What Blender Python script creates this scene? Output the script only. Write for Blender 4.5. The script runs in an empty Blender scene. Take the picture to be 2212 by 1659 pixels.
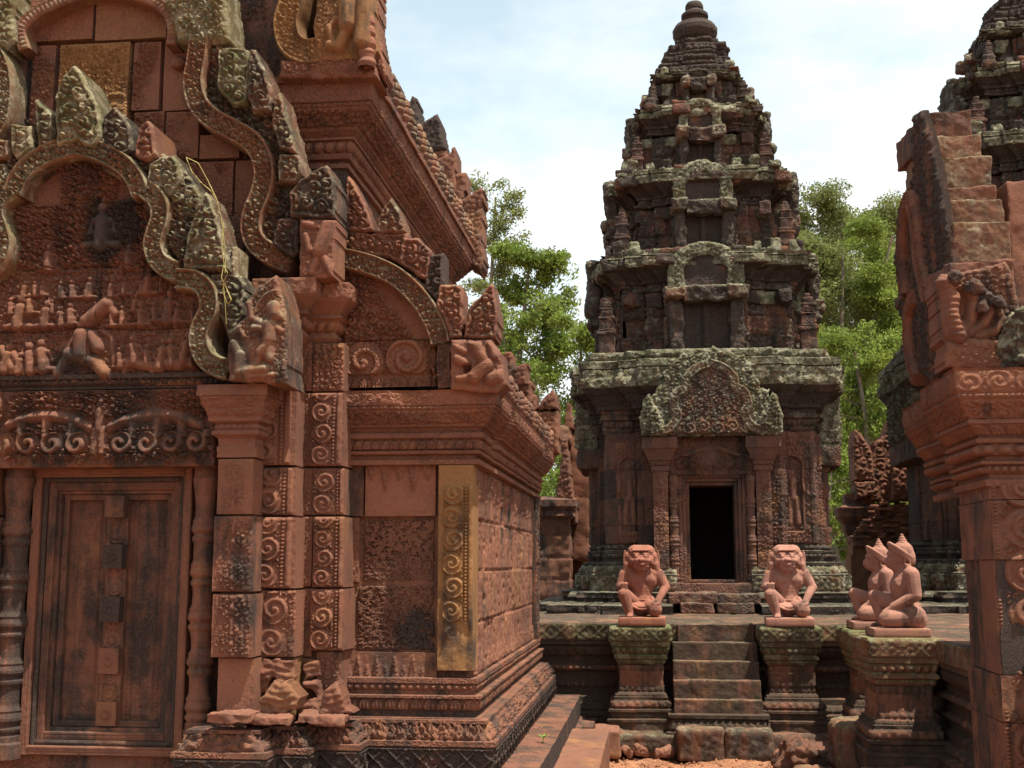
import bpy, bmesh, math
import numpy as np
from mathutils import Vector
np.seterr(all='ignore')
sc = bpy.context.scene
R = math.radians
# ------------------------------------------------------------------ camera
PW, PH, PF = 2212.0, 1659.0, 2600.0
YAW, PIT = R(6.6), R(8.5)
CAM = np.array([0.0, 0.0, 1.6])
cam_d = bpy.data.cameras.new('camera'); cam = bpy.data.objects.new('camera', cam_d)
sc.collection.objects.link(cam); sc.camera = cam
cam.location = CAM; cam.rotation_euler = (math.pi/2+PIT, 0, YAW)
cam_d.sensor_width = 36.0; cam_d.lens = PF/PW*36.0
cam_d.clip_start = 0.05; cam_d.clip_end = 2000
# ------------------------------------------------------------------ sky and sun
SUN_EL, SUN_AZ = R(70), R(122)          # azimuth clockwise from +Y
w = bpy.data.worlds.new('World'); sc.world = w; w.use_nodes = True
nt = w.node_tree; nt.nodes.clear()
N = nt.nodes.new; L = nt.links.new
wo = N('ShaderNodeOutputWorld'); bg = N('ShaderNodeBackground'); bg.inputs[1].default_value = 0.052
sky = N('ShaderNodeTexSky'); sky.sky_type = 'NISHITA'; sky.sun_disc = False
sky.sun_elevation = SUN_EL; sky.sun_rotation = SUN_AZ; sky.dust_density = 2.5; sky.air_density = 1.0
tc = N('ShaderNodeTexCoord'); mp = N('ShaderNodeMapping'); mp.inputs['Scale'].default_value = (1.0, 1.0, 2.2)
mp.inputs['Location'].default_value = (0.32, 0.1, 0.0)
n1 = N('ShaderNodeTexNoise'); n1.inputs['Scale'].default_value = 3.6; n1.inputs['Detail'].default_value = 7; n1.inputs['Roughness'].default_value = 0.55
cr = N('ShaderNodeValToRGB'); cr.color_ramp.elements[0].position = 0.30; cr.color_ramp.elements[1].position = 0.66; cr.color_ramp.elements[0].color = (0, 0, 0, 1)
mx = N('ShaderNodeMix'); mx.data_type = 'RGBA'
sx = N('ShaderNodeSeparateXYZ')
L(tc.outputs['Generated'], mp.inputs[0]); L(mp.outputs[0], n1.inputs['Vector']); L(tc.outputs['Generated'], sx.inputs[0])
# more cloud towards the right and low down
ma = N('ShaderNodeMath'); ma.operation = 'MULTIPLY_ADD'; ma.inputs[1].default_value = 0.36; L(sx.outputs[0], ma.inputs[0]); L(n1.outputs[0], ma.inputs[2])
mb_ = N('ShaderNodeMath'); mb_.operation = 'MULTIPLY_ADD'; mb_.inputs[1].default_value = -0.22; L(sx.outputs[2], mb_.inputs[0]); L(ma.outputs[0], mb_.inputs[2])
mc_ = N('ShaderNodeMath'); mc_.operation = 'ADD'; mc_.inputs[1].default_value = 0.07; L(mb_.outputs[0], mc_.inputs[0]); L(mc_.outputs[0], cr.inputs[0]); L(cr.outputs[0], mx.inputs[0]); 
veil = N('ShaderNodeMix'); veil.data_type = 'RGBA'; vf = N('ShaderNodeMapRange'); vf.inputs[1].default_value = .35; vf.inputs[2].default_value = .95; vf.inputs[3].default_value = .82; vf.inputs[4].default_value = .12
L(sx.outputs[2], vf.inputs[0]); L(vf.outputs[0], veil.inputs[0]); L(sky.outputs[0], veil.inputs[6]); veil.inputs[7].default_value = (9.6, 12.0, 13.2, 1); L(veil.outputs[2], mx.inputs[6])
mx.inputs[7].default_value = (15, 15, 15, 1)
L(mx.outputs[2], bg.inputs[0]); L(bg.outputs[0], wo.inputs[0])
sl = bpy.data.lights.new('sun', 'SUN'); so = bpy.data.objects.new('sun', sl); sc.collection.objects.link(so)
sl.energy = 5.0; sl.angle = R(0.55); sl.color = (1.0, 0.91, 0.77)
SD = Vector((math.sin(SUN_AZ)*math.cos(SUN_EL), math.cos(SUN_AZ)*math.cos(SUN_EL), math.sin(SUN_EL)))
so.rotation_euler = SD.to_track_quat('Z', 'Y').to_euler(); so.location = (20, -20, 40)
sc.view_settings.view_transform = 'Standard'; sc.view_settings.look = 'None'
sc.view_settings.exposure = 0.78; sc.view_settings.gamma = 1.0
sc.render.engine = 'CYCLES'
sc.cycles.max_bounces = 6; sc.cycles.diffuse_bounces = 4

# ------------------------------------------------------------------ photograph geometry -> world
_f = np.array([-math.sin(YAW)*math.cos(PIT), math.cos(YAW)*math.cos(PIT), math.sin(PIT)])
_r = np.array([math.cos(YAW), math.sin(YAW), 0])
_u = np.array([math.sin(YAW)*math.sin(PIT), -math.cos(YAW)*math.sin(PIT), math.cos(PIT)])
def ray(x, y): return _f + (x-PW/2)/PF*_r + (PH/2-y)/PF*_u
def A(x, y, Y):                         # the point of the vertical plane Y seen at x, y
    d = ray(x, y); return CAM + d*(Y/d[1])
def AX(x, y, X):
    d = ray(x, y); return CAM + d*(X/d[0])
def AZ(x, y, Z):
    d = ray(x, y); return CAM + d*((Z-1.6)/d[2])
def XZ(pts, Y): return [(A(x, y, Y)[0], A(x, y, Y)[2]) for x, y in pts]
def YZ(pts, X): return [(AX(x, y, X)[1], AX(x, y, X)[2]) for x, y in pts]
def zy(y, Y, x=1000): return A(x, y, Y)[2]
def xx(x, Y, y=1100): return A(x, y, Y)[0]

# ------------------------------------------------------------------ noise
_K = [np.uint32(k) for k in (0x9E3779B1, 0x85EBCA77, 0xC2B2AE3D, 0x27D4EB2F)]
def hsh(*a):
    h = np.zeros(np.broadcast(*a).shape, np.uint32) + np.uint32(0x1234567)
    for k, x in enumerate(a):
        h = h ^ (np.asarray(x).astype(np.int64).astype(np.uint32)*_K[k])
        h = h ^ (h >> np.uint32(15)); h = h*np.uint32(0x2C1B3C6D)
        h = h ^ (h >> np.uint32(12)); h = h*np.uint32(0x297A2D39); h = h ^ (h >> np.uint32(15))
    return h/4294967295.0
def vn3(P, f, seed=0):
    p = P*f; i = np.floor(p); t = p-i; t = t*t*(3-2*t); i = i.astype(np.int64)
    r = 0
    for a in (0, 1):
        for b in (0, 1):
            for c in (0, 1):
                wgt = (t[..., 0] if a else 1-t[..., 0])*(t[..., 1] if b else 1-t[..., 1])*(t[..., 2] if c else 1-t[..., 2])
                r = r + wgt*hsh(i[..., 0]+a, i[..., 1]+b, i[..., 2]+c, np.int64(seed))
    return r*2-1
def fbm(P, f, o=3, seed=0):
    r = 0; a = 1
    for k in range(o):
        r = r + a*vn3(P, f*2.03**k, seed+k*17); a *= 0.5
    return r
def sm(a, b, x):
    t = np.clip((x-a)/(b-a), 0, 1); return t*t*(3-2*t)

# ------------------------------------------------------------------ carved patterns: heights 0..1 over u (along), v (across), metres
def cells(u, v, c, seed):
    iu = np.floor(u/c).astype(np.int64); iv = np.floor(v/c).astype(np.int64)
    d1 = np.full(u.shape, 9.0); d2 = d1.copy(); th = np.zeros(u.shape); sg = th.copy()
    for a in (-1, 0, 1):
        for b in (-1, 0, 1):
            ju, jv = iu+a, iv+b
            x = u/c-(ju+0.5+0.95*(hsh(ju, jv, np.int64(seed))-0.5)); y = v/c-(jv+0.5+0.95*(hsh(ju, jv, np.int64(seed+5))-0.5))
            d = np.hypot(x, y); n = d < d1
            d2 = np.where(n, d1, np.minimum(d2, d)); th = np.where(n, np.arctan2(y, x), th)
            sg = np.where(n, np.where(hsh(ju, jv, np.int64(seed+9)) > .5, 1., -1.), sg); d1 = np.where(n, d, d1)
    return d1, d2, th, sg
def curl(c=0.05, seed=1):
    def f(u, v, *_):
        d1, d2, th, sg = cells(u, v, c, seed)
        e = sm(0.03, 0.22, d2-d1)
        sp = sm(-.35, .45, np.cos(2*np.pi*(d1*2.1)-sg*th))
        return e*(0.22+0.60*sp*(1-.35*d1)+0.45*np.clip(1-d1*4.2, 0, 1)**.5)
    return f
def scroll(wd=0.12, seed=1, fill=0.03):
    g = curl(fill, seed)
    def f(u, v, Lu=None, H=None):
        H_ = wd if H is None else H
        p = wd*1.02; i = np.floor(u/p); x = u-(i+.5)*p; y = v-H_/2; s = np.where(i % 2 > .5, 1., -1.)
        y = y-s*wd*0.03
        r = np.hypot(x, y)/(wd/2); th = np.arctan2(y, x)
        sp = np.cos(2*np.pi*r*1.75-s*th-1.2)
        core = np.clip(1-(r/0.22)**2, 0, 1)**.5
        ring = sm(1.02, .93, r)*(0.45+0.55*sm(-.25, .6, sp))
        return np.maximum(np.maximum(ring*0.95, core), g(u, v)*0.88*sm(.90, 1.08, r))
    return f
def beads(p=0.04):
    def f(u, v, Lu=None, H=0.03):
        x = (u/p-np.floor(u/p)-.5)*2; y = (v/H-.5)*2
        return np.sqrt(np.clip(1-(x/.86)**2-(y/1.0)**2, 0, 1))
    return f
def dent(p=0.03):
    def f(u, v, *_):
        x = np.abs(u/p-np.floor(u/p)-.5)*2
        return sm(.75, .6, x)
    return f
def petals(p=0.06, down=False):
    def f(u, v, Lu=None, H=0.06):
        x = np.abs(u/p-np.floor(u/p)-.5)*2; y = v/H
        if down: y = 1-y
        wdt = np.sqrt(np.clip(1-y**2.2, 0, 1))*0.95
        ins = sm(0, .18, wdt-x)
        return ins*(0.55+.45*np.cos(np.clip(x/(wdt+.01), 0, 1)*np.pi*1.5)**2)
    return f
def points(p=0.09, seed=3, down=False):    # leaf points / hanging garlands
    g = curl(p*0.26, seed)
    def f(u, v, Lu=None, H=0.12):
        i = np.floor(u/p); x = np.abs(u/p-i-.5)*2; y = v/H
        if down: y = 1-y
        big = (i % 2 > .5)
        wdt = np.where(big, np.clip(1.05-y*1.15, 0, 1)**.8, np.clip(.75-y*1.5, 0, 1)**.6)*0.92
        ins = sm(0, .12, wdt-x)
        return ins*(0.4+.6*g(u, v))
    return f
def diamond(p=0.14, seed=4):
    g = curl(p*0.2, seed)
    def f(u, v, Lu=None, H=0.11):
        x = np.abs(u/p-np.floor(u/p)-.5)*2; y = np.abs(v/H-.5)*2
        d = x+y
        rim = np.clip(1-np.abs(d-1)/.16, 0, 1)
        ros = np.clip(1-np.hypot(x, y)/.42, 0, 1)**.5*(0.7+.3*np.cos(8*np.arctan2(y, x)))
        hf = np.clip(1-np.hypot(1-x, 1-y)/.5, 0, 1)**.5
        fr = sm(.80, .92, y)
        return np.maximum.reduce([rim, ros*.8, hf*.6, fr, g(u, v)*.35])
    return f
def spades(p=0.16, seed=5):                # chain of pointed leaf medallions up a pilaster
    g = curl(0.03, seed)
    def f(u, v, Lu=None, H=0.2):
        y = u/p-np.floor(u/p); x = np.abs(v/H-.5)*2
        wdt = .60*np.clip(1-y, 0, 1)**.75*np.clip(y*7, 0, 1)**.6
        wdt = .66*np.sin(np.pi*np.clip(y, .001, .999)**.75)**.8
        ins = sm(-.04, .08, wdt-x); bud = np.clip(1-np.hypot((y-.36)*2.2, x*1.9)/.30, 0, 1)**.5
        rib = np.clip(1-x/.10, 0, 1)**.5*sm(.5, .62, y)
        side_ = sm(.0, .05, x-wdt)*sm(.95, .75, x)*g(u+.3, v)*.45
        return np.maximum.reduce([ins*(.15+.75*g(u, v))*np.where(bud > 0, .4, 1), bud, rib*.8, side_])
    return f
def strip(H, *bands):                      # several vertical bands side by side: (v0, v1, fn)
    def f(u, v, *_):
        h = np.zeros(u.shape)
        for a, b, g, k in bands:
            m = (v >= a) & (v <= b)
            if m.any(): h[m] = k*g(u[m], v[m]-a, None, b-a)
        return h
    return f
def flat(k=1.0):
    def f(u, v, *_): return np.full(u.shape, k)
    return f
def capd(u, v, a, b, r):                   # rounded relief of one limb
    ax, ay = a; bx, by = b; dx, dy = bx-ax, by-ay; q = dx*dx+dy*dy+1e-9
    t = np.clip(((u-ax)*dx+(v-ay)*dy)/q, 0, 1)
    d = np.hypot(u-ax-t*dx, v-ay-t*dy); return np.sqrt(np.clip(r*r-d*d, 0, None))
def seated(u, v, x, y, s, m=1, tilt=0.0):
    t = tilt
    L_ = [((t*1.3, .84), (t*1.35, .88), .12), ((t*1.35, .97), (t*1.4, 1.08), .055), ((t*.3, .3), (t, .62), .15), ((-.17+t, .62), (.17+t, .62), .085),
          ((-.2+t, .62), (-.26+t*.6, .38), .06), ((-.26+t*.6, .38), (0+t, .42), .055), ((.2+t, .62), (.27+t*.6, .38), .06), ((.27+t*.6, .38), (.04+t, .46), .055),
          ((-.34, .12), (.1, .16), .1), ((.34, .12), (-.1, .16), .1), ((0, .1), (0, .3), .16)]
    h = np.zeros(u.shape)
    for a, b, r in L_:
        h = np.maximum(h, capd(u, v, (x+m*a[0]*s, y+a[1]*s), (x+m*b[0]*s, y+b[1]*s), r*s))
    return h
def standing(u, v, x, y, s, m=1):
    L_ = [((0, .9), (0, .93), .055), ((0, .98), (0, 1.03), .025), ((0, .62), (0, .78), .085), ((-.11, .78), (.11, .78), .05), ((-.14, .78), (-.17, .58), .032), ((-.17, .58), (-.15, .42), .03),
          ((.14, .78), (.18, .6), .032), ((.18, .6), (.13, .72), .03), ((0, .5), (0, .6), .085), ((-.05, .5), (-.07, .1), .075), ((.05, .5), (.07, .1), .075), ((-.09, .02), (-.05, .03), .03), ((.09, .02), (.05, .03), .03)]
    h = np.zeros(u.shape)
    for a, b, r in L_:
        h = np.maximum(h, capd(u, v, (x+m*a[0]*s, y+a[1]*s), (x+m*b[0]*s, y+b[1]*s), r*s))
    return h

# ------------------------------------------------------------------ mesh builder
class MB:
    def __init__(s): s.v = []; s.q = []; s.t = []; s.c = []; s.n = 0
    def add(s, V, Q=None, T=None, tone=(0, 0, 0, .5)):
        V = np.asarray(V, float).reshape(-1, 3); k = len(V)
        c = np.asarray(tone, float)
        s.c.append(np.broadcast_to(c, (k, 4)) if c.ndim == 1 else c.reshape(-1, 4))
        if Q is not None and len(Q): s.q.append(np.asarray(Q, np.int64)+s.n)
        if T is not None and len(T): s.t.append(np.asarray(T, np.int64)+s.n)
        s.v.append(V); s.n += k; return s
    def grid(s, P, tone=(0, 0, 0, .5), flip=False, mask=None):
        nu, nv = P.shape[:2]; idx = np.arange(nu*nv).reshape(nu, nv)
        q = np.stack([idx[:-1, :-1], idx[1:, :-1], idx[1:, 1:], idx[:-1, 1:]], -1)
        q = q[mask] if mask is not None else q.reshape(-1, 4)
        if flip: q = q[:, ::-1]
        t = np.asarray(tone, float)
        return s.add(P.reshape(-1, 3), q, None, t if t.ndim == 1 else t.reshape(-1, 4))
    def mesh(s, name, org=(0, 0, 0), smooth=True):
        me = bpy.data.meshes.new(name)
        V = np.concatenate(s.v)-np.asarray(org, float)
        Q = np.concatenate(s.q) if s.q else np.zeros((0, 4), np.int64); T = np.concatenate(s.t) if s.t else np.zeros((0, 3), np.int64)
        me.vertices.add(len(V)); me.vertices.foreach_set('co', V.astype(np.float32).ravel())
        lv = np.concatenate([Q.ravel(), T.ravel()]).astype(np.int32)
        me.loops.add(len(lv)); me.loops.foreach_set('vertex_index', lv)
        st = np.concatenate([np.arange(len(Q))*4, len(Q)*4+np.arange(len(T))*3]).astype(np.int32)
        me.polygons.add(len(st)); me.polygons.foreach_set('loop_start', st)
        me.polygons.foreach_set('use_smooth', np.full(len(st), smooth))
        me.update(calc_edges=True)
        ca = me.attributes.new('tone', 'FLOAT_COLOR', 'POINT')
        ca.data.foreach_set('color', np.concatenate(s.c).astype(np.float32).ravel())
        return me
ORG = {}
def put(name, me, parent=None):
    o = bpy.data.objects.new(name, me); sc.collection.objects.link(o)
    if parent is not None: o.parent = parent
    return o
def part(name, mb, mat, parent, smooth=True, label=None):
    if mb.n == 0: return None
    og = ORG.get(parent.name, (0, 0, 0))
    o = put(name, mb.mesh(name, og, smooth), parent); o.data.materials.append(mat)
    ORG[o.name] = og
    if label: o['label'] = label
    return o
def tag(o, label, cat, group=None, kind=None):
    if label: o['label'] = label
    if cat: o['category'] = cat
    if group: o['group'] = group
    if kind: o['kind'] = kind
    return o
def thing(name, label, cat, loc=(0, 0, 0), group=None):
    o = bpy.data.objects.new(name, None); sc.collection.objects.link(o); o.location = loc; o.empty_display_size = .2
    ORG[o.name] = tuple(loc); return tag(o, label, cat, group)
def single(name, mb, mat, label, cat, loc=(0, 0, 0), group=None, kind=None, smooth=True):
    o = put(name, mb.mesh(name, loc, smooth)); o.location = loc; o.data.materials.append(mat); return tag(o, label, cat, group, kind)
def copy_tree(o, parent=None):
    c = o.copy(); sc.collection.objects.link(c)
    if parent is not None: c.parent = parent
    for ch in list(o.children): copy_tree(ch, c)
    return c

# ------------------------------------------------------------------ shapes
CARVE = 1.95
class Frame:
    def __init__(s, O, U, V, Nn): s.O, s.U, s.V, s.N = [np.asarray(a, float) for a in (O, U, V, Nn)]
    def p(s, u, v, n): return s.O+u[..., None]*s.U+v[..., None]*s.V+np.asarray(n)[..., None]*s.N
def front(Y): return Frame((0, Y, 0), (1, 0, 0), (0, 0, 1), (0, -1, 0))          # u = X, v = Z, facing the camera
def side(X): return Frame((X, 0, 0), (0, 1, 0), (0, 0, 1), (1, 0, 0))            # facing +X
def sidel(X): return Frame((X, 0, 0), (0, -1, 0), (0, 0, 1), (-1, 0, 0))         # facing -X, u = -Y
def blockfn(bw, bh, amp=.006, groove=.006, gw=.006, seed=0, z0=0):
    def f(u, v):
        c = np.floor((v-z0)/bh).astype(np.int64); sh = hsh(c, np.int64(seed))*bw
        b = np.floor((u+sh)/bw).astype(np.int64)
        off = (hsh(b, c, np.int64(seed+3))-.5)*2*amp
        du = np.minimum(np.mod(u+sh, bw), bw-np.mod(u+sh, bw)); dv = np.minimum(np.mod(v-z0, bh), bh-np.mod(v-z0, bh))
        g = np.minimum(du, dv)
        return off-groove*sm(gw, 0, g), hsh(b, c, np.int64(seed+7)), hsh(b, c, np.int64(seed+11))
    return f
def jit(tone, h1, h2, k=1.0):
    t = np.broadcast_to(np.asarray(tone, float), h1.shape+(4,)).copy()
    t[..., 3] += (h1-.5)*.55*k; t[..., 0] += np.clip(h2-.82, 0, 1)*2.2*k; t[..., 1] += (hsh((h2*9999).astype(np.int64), (h1*9999).astype(np.int64))-.5)*.3*k
    return np.clip(t, 0, 1.5)
def relief(mb, F, u0, v0, wd, h, fn, res=.007, back=.1, tone=(0, 0, 0, .5), ero=.002, blocks=None, sides=True, seed=0, wear=True):
    nu, nv = max(2, int(wd/res)+1), max(2, int(h/res)+1)
    u, v = np.meshgrid(np.linspace(0, wd, nu), np.linspace(0, h, nv), indexing='ij')
    hh = fn(u, v, wd, h)*CARVE if fn else np.zeros(u.shape)
    tt = tone
    if blocks:
        d, h1, h2 = blocks(u+u0, v+v0); hh = hh+d; tt = jit(tone, h1, h2)
    P = F.p(u+u0, v+v0, np.zeros(u.shape))
    if fn and wear: hh = hh*(.55+.45*sm(-.75, .15, fbm(P, 4.2, 3, seed+31)))
    hh = hh+ero*fbm(P, 7, 3, seed)+ero*.5*vn3(P, 60, seed+3)
    P = F.p(u+u0, v+v0, hh)
    mb.grid(P, tt)
    if sides:
        for e, fl in ((P[:, 0], False), (P[-1], False), (P[::-1, -1], False), (P[0, ::-1], False)):
            B = e - (np.einsum('ij,j->i', e-F.O, F.N)+back)[:, None]*F.N
            te = (0, 0.1, 0, .5) if np.ndim(tt) == 1 else (0, .1, 0, .5)
            mb.grid(np.stack([B, e], 1), tone if np.ndim(tone) == 1 else te)
    return mb
def inpoly(pts, u, v):
    x = np.array([p[0] for p in pts]); y = np.array([p[1] for p in pts]); n = len(x)
    ins = np.zeros(u.shape, bool); d = np.full(u.shape, 9.0)
    for i in range(n):
        x1, y1, x2, y2 = x[i-1], y[i-1], x[i], y[i]
        c = ((y1 > v) != (y2 > v)) & (u < (x2-x1)*(v-y1)/((y2-y1)+1e-12)+x1); ins ^= c
        dx, dy = x2-x1, y2-y1; t = np.clip(((u-x1)*dx+(v-y1)*dy)/(dx*dx+dy*dy+1e-12), 0, 1)
        d = np.minimum(d, np.hypot(u-x1-t*dx, v-y1-t*dy))
    return ins, d
def slab(mb, F, poly, thick=.15, fn=None, amp=.02, res=.008, rnd=.02, tone=(0, 0, 0, .5), ero=.004, seed=0, rag=.006, holes=(), rim=0):
    """a stone slab with the outline poly in the frame's plane; its carved face at n = 0.. and its back at -thick"""
    x = [p[0] for p in poly]; y = [p[1] for p in poly]
    us = np.arange(min(x)-res, max(x)+2*res, res); vs = np.arange(min(y)-res, max(y)+2*res, res)
    u, v = np.meshgrid(us, vs, indexing='ij')
    P0 = F.p(u, v, np.zeros(u.shape))
    ru = u+rag*vn3(P0, 28, seed+40); rv = v+rag*vn3(P0, 28, seed+50)
    ins, d = inpoly(poly, ru, rv)
    for hp in holes:
        i2, d2 = inpoly(hp, u, v); ins &= ~i2; d = np.minimum(d, d2)
    vm = ins
    fm = vm[:-1, :-1] & vm[1:, :-1] & vm[1:, 1:] & vm[:-1, 1:]
    if not fm.any(): return mb
    k = np.clip(d/rnd, 0, 1); edge = (np.sqrt(1-(1-k)**2)-1)*min(rnd, thick*.8)
    hh = edge+(fn(u, v)*amp*1.25*sm(0, rnd*1.5, d)*(1 if not rim else .35+.65*sm(.02, .04, d)) if fn else 0)+rim*np.exp(-((d-.018)/.009)**2)-rim*.7*np.exp(-((d-.038)/.007)**2)+ero*fbm(P0, 9, 3, seed)
    P = F.p(u, v, hh); base = mb.n; mb.grid(P, tone, mask=fm)
    idx = np.arange(u.size).reshape(u.shape)+base
    # skirt round the edge of the kept faces
    fp = np.pad(fm, 1)
    e = []
    a = fp[1:-1, 1:-1]
    for sh, (p, q) in (((-1, 0), ((0, 1), (0, 0))), ((1, 0), ((1, 0), (1, 1))), ((0, -1), ((0, 0), (1, 0))), ((0, 1), ((1, 1), (0, 1)))):
        nb = fp[1+sh[0]:fp.shape[0]-1+sh[0], 1+sh[1]:fp.shape[1]-1+sh[1]]
        I, J = np.where(a & ~nb); e.append(np.stack([idx[I+p[0], J+p[1]], idx[I+q[0], J+q[1]]], 1))
    e = np.concatenate(e); flatP = P.reshape(-1, 3)
    pa, pb = flatP[e[:, 0]-base], flatP[e[:, 1]-base]
    def bk(p): return p-(np.einsum('ij,j->i', p-F.O, F.N)+thick)[:, None]*F.N
    V = np.concatenate([pa, pb, bk(pb), bk(pa)]); n = len(pa); ii = np.arange(n)
    mb.add(V, np.stack([ii+n, ii, ii+3*n, ii+2*n], 1), None, tone)
    return mb
def smooth_path(pts, step):
    p = np.array(pts, float); q = np.vstack([2*p[0]-p[1], p, 2*p[-1]-p[-2]]); out = []
    for i in range(1, len(q)-2):
        t = np.linspace(0, 1, 24, endpoint=False)[:, None]; a, b, c, d = q[i-1], q[i], q[i+1], q[i+2]
        out.append(.5*((2*b)+(-a+c)*t+(2*a-5*b+4*c-d)*t**2+(-a+3*b-3*c+d)*t**3))
    out.append(p[-1:]); o = np.concatenate(out); s = np.r_[0, np.cumsum(np.hypot(*np.diff(o, axis=0).T))]
    n = max(3, int(s[-1]/step)); t = np.linspace(0, s[-1], n)
    return np.stack([np.interp(t, s, o[:, 0]), np.interp(t, s, o[:, 1])], 1), t
def band(mb, F, path, wd, thick=.12, fn=None, amp=.02, res=.007, tone=(0, 0, 0, .5), seed=0, rim=.22, inner=.0, ero=.002, rims=(1, 1)):
    """a carved ribbon along a path (u, v): raised fillet along its outer edge, carving between"""
    c, s = smooth_path(path, res); tg = np.gradient(c, axis=0); tg /= np.linalg.norm(tg, axis=1)[:, None]+1e-9
    nn = np.stack([-tg[:, 1], tg[:, 0]], 1)
    nt_ = max(6, int(wd/res)); t = np.linspace(0, wd, nt_)
    S, T = np.meshgrid(s, t, indexing='ij')
    uv = c[:, None, :]+nn[:, None, :]*(t-wd/2)[None, :, None]
    x = T/wd
    amp = amp*1.4; h = np.zeros(S.shape)
    fil = np.maximum(rims[1]*np.clip(1-np.abs(x-(1-rim/2))/(rim/2), 0, 1)**.6, rims[0]*.8*np.clip(1-np.abs(x-.07)/.07, 0, 1)**.6)
    mid = (x > .13) & (x < 1-rim)
    if fn is not None: h[mid] = fn(S[mid], T[mid]-.13*wd, None, wd*(1-rim-.13))*amp
    rd = np.clip(np.minimum(x, 1-x)*wd/.012, 0, 1); edge = (np.sqrt(1-(1-rd)**2)-1)*.012
    h = np.where(mid, h, fil*amp*1.15)+edge
    P = F.p(uv[..., 0], uv[..., 1], h); h = h+ero*fbm(P, 9, 3, seed); P = F.p(uv[..., 0], uv[..., 1], h)
    mb.grid(P, tone)
    for e in (P[:, 0], P[::-1, -1], P[-1], P[0, ::-1]):
        B = e-(np.einsum('ij,j->i', e-F.O, F.N)+thick)[:, None]*F.N
        mb.grid(np.stack([B, e], 1), tone)
    return mb
class Prof:
    """bottom to top moulding profile (offset out, z) in chunks; each chunk may carry a carved pattern"""
    def __init__(s, o, z): s.o, s.z, s.ch = o, z, []
    def to(s, o, z, pat=None, amp=.01, bulge=0, tone=None, n=None):
        t = np.linspace(0, 1, n or (14 if bulge else 2)); a = np.array([s.o, s.z]); b = np.array([o, z])
        p = a+(b-a)*t[:, None]
        if bulge:
            d = b-a; nn = np.array([d[1], -d[0]]); p = p+nn*(bulge*np.sin(np.pi*t))[:, None]
        s.ch.append((p, pat, amp, tone)); s.o, s.z = o, z; return s
    def by(s, do, dz, *a, **k): return s.to(s.o+do, s.z+dz, *a, **k)
def sweep(mb, plan, prof, closed=False, res=.01, tone=(0, 0, 0, .5), ero=.002, blocks=None, seed=0, cap=None, jag=0, smoothcorner=False):
    pl = np.array(plan, float); n = len(pl)
    segs = [(i, (i+1) % n) for i in range(n if closed else n-1)]
    nr = []
    for i, j in segs:
        d = pl[j]-pl[i]; d /= np.linalg.norm(d); nr.append(np.array([d[1], -d[0]]))
    def mit(i):
        if closed: a, b = nr[i-1], nr[i]
        else:
            a = nr[max(i-1, 0)]; b = nr[min(i, len(nr)-1)]
        return (a+b)/(1+a@b)
    u0 = 0
    for k, (i, j) in enumerate(segs):
        A_, B_ = pl[i], pl[j]; mA, mB = mit(i), mit(j); ln = np.linalg.norm(B_-A_)
        ns = max(2, int(ln/res)+1); s = np.linspace(0, 1, ns)
        for p, pat, amp, tn in prof.ch:
            q = np.r_[0, np.cumsum(np.hypot(*np.diff(p, axis=0).T))]; H = q[-1]
            if H < 1e-6: continue
            npf = max(2, int(H/res)+1); vv = np.linspace(0, H, npf)
            o = np.interp(vv, q, p[:, 0]); z = np.interp(vv, q, p[:, 1])
            do = np.gradient(o, vv) if npf > 2 else np.full(npf, (o[-1]-o[0])/H); dz = np.gradient(z, vv) if npf > 2 else np.full(npf, (z[-1]-z[0])/H)
            pn = np.stack([dz, -do], 1)
            S, VV = np.meshgrid(s, vv, indexing='ij')
            a = A_[None, :]+o[:, None]*mA; b = B_[None, :]+o[:, None]*mB
            xy = a[None]*(1-s)[:, None, None]+b[None]*s[:, None, None]
            P = np.concatenate([xy, np.broadcast_to(z[None, :, None], xy.shape[:2]+(1,))], -1)
            U = S*ln; wu = sm(0, .012, np.minimum(U, ln-U)); wv = sm(0, min(.01, H*.25), np.minimum(VV, H-VV))
            h = np.zeros(S.shape); g = np.zeros(S.shape)
            if pat is not None: h = h+CARVE*amp*pat(U+.013*k, VV, ln, H)*wu*wv
            tt = tn if tn is not None else tone
            if blocks:
                d, h1, h2 = blocks(U+u0, P[..., 2]); g = g+d*(wu if not smoothcorner else 1); tt = jit(tt, h1, h2)
            g = g+ero*(fbm(P, 6, 3, seed)+.4*vn3(P, 55, seed+5))
            if jag: g = g-jag*np.clip(fbm(P, 3.1, 2, seed+9)-.35, 0, 1)
            nv = np.concatenate([pn[None, :, :1]*nr[k][None, None, :], np.broadcast_to(pn[None, :, 1:], (1, npf, 1))], -1)
            # wear moves the stone sideways in one direction that is shared where chunks and walls meet
            ca, cb = (1-sm(0, .03, U))[..., None], (1-sm(0, .03, ln-U))[..., None]
            D = nr[k]*(1-ca)*(1-cb)+mA*ca*(1-cb)+mB*cb
            P = P+h[..., None]*nv; P[..., :2] += g[..., None]*D
            mb.grid(P, tt)
        u0 += ln
    if cap is not None:                    # flat top: polygon fan at the profile's end
        o, z = prof.o, prof.z
        V = np.array([[*(pl[i]+o*mit(i)), z] for i in range(n)]); c = V.mean(0)
        mb.add(np.vstack([V, c]), None, [(i, (i+1) % n, n) for i in range(n)], cap)
    return mb
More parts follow.
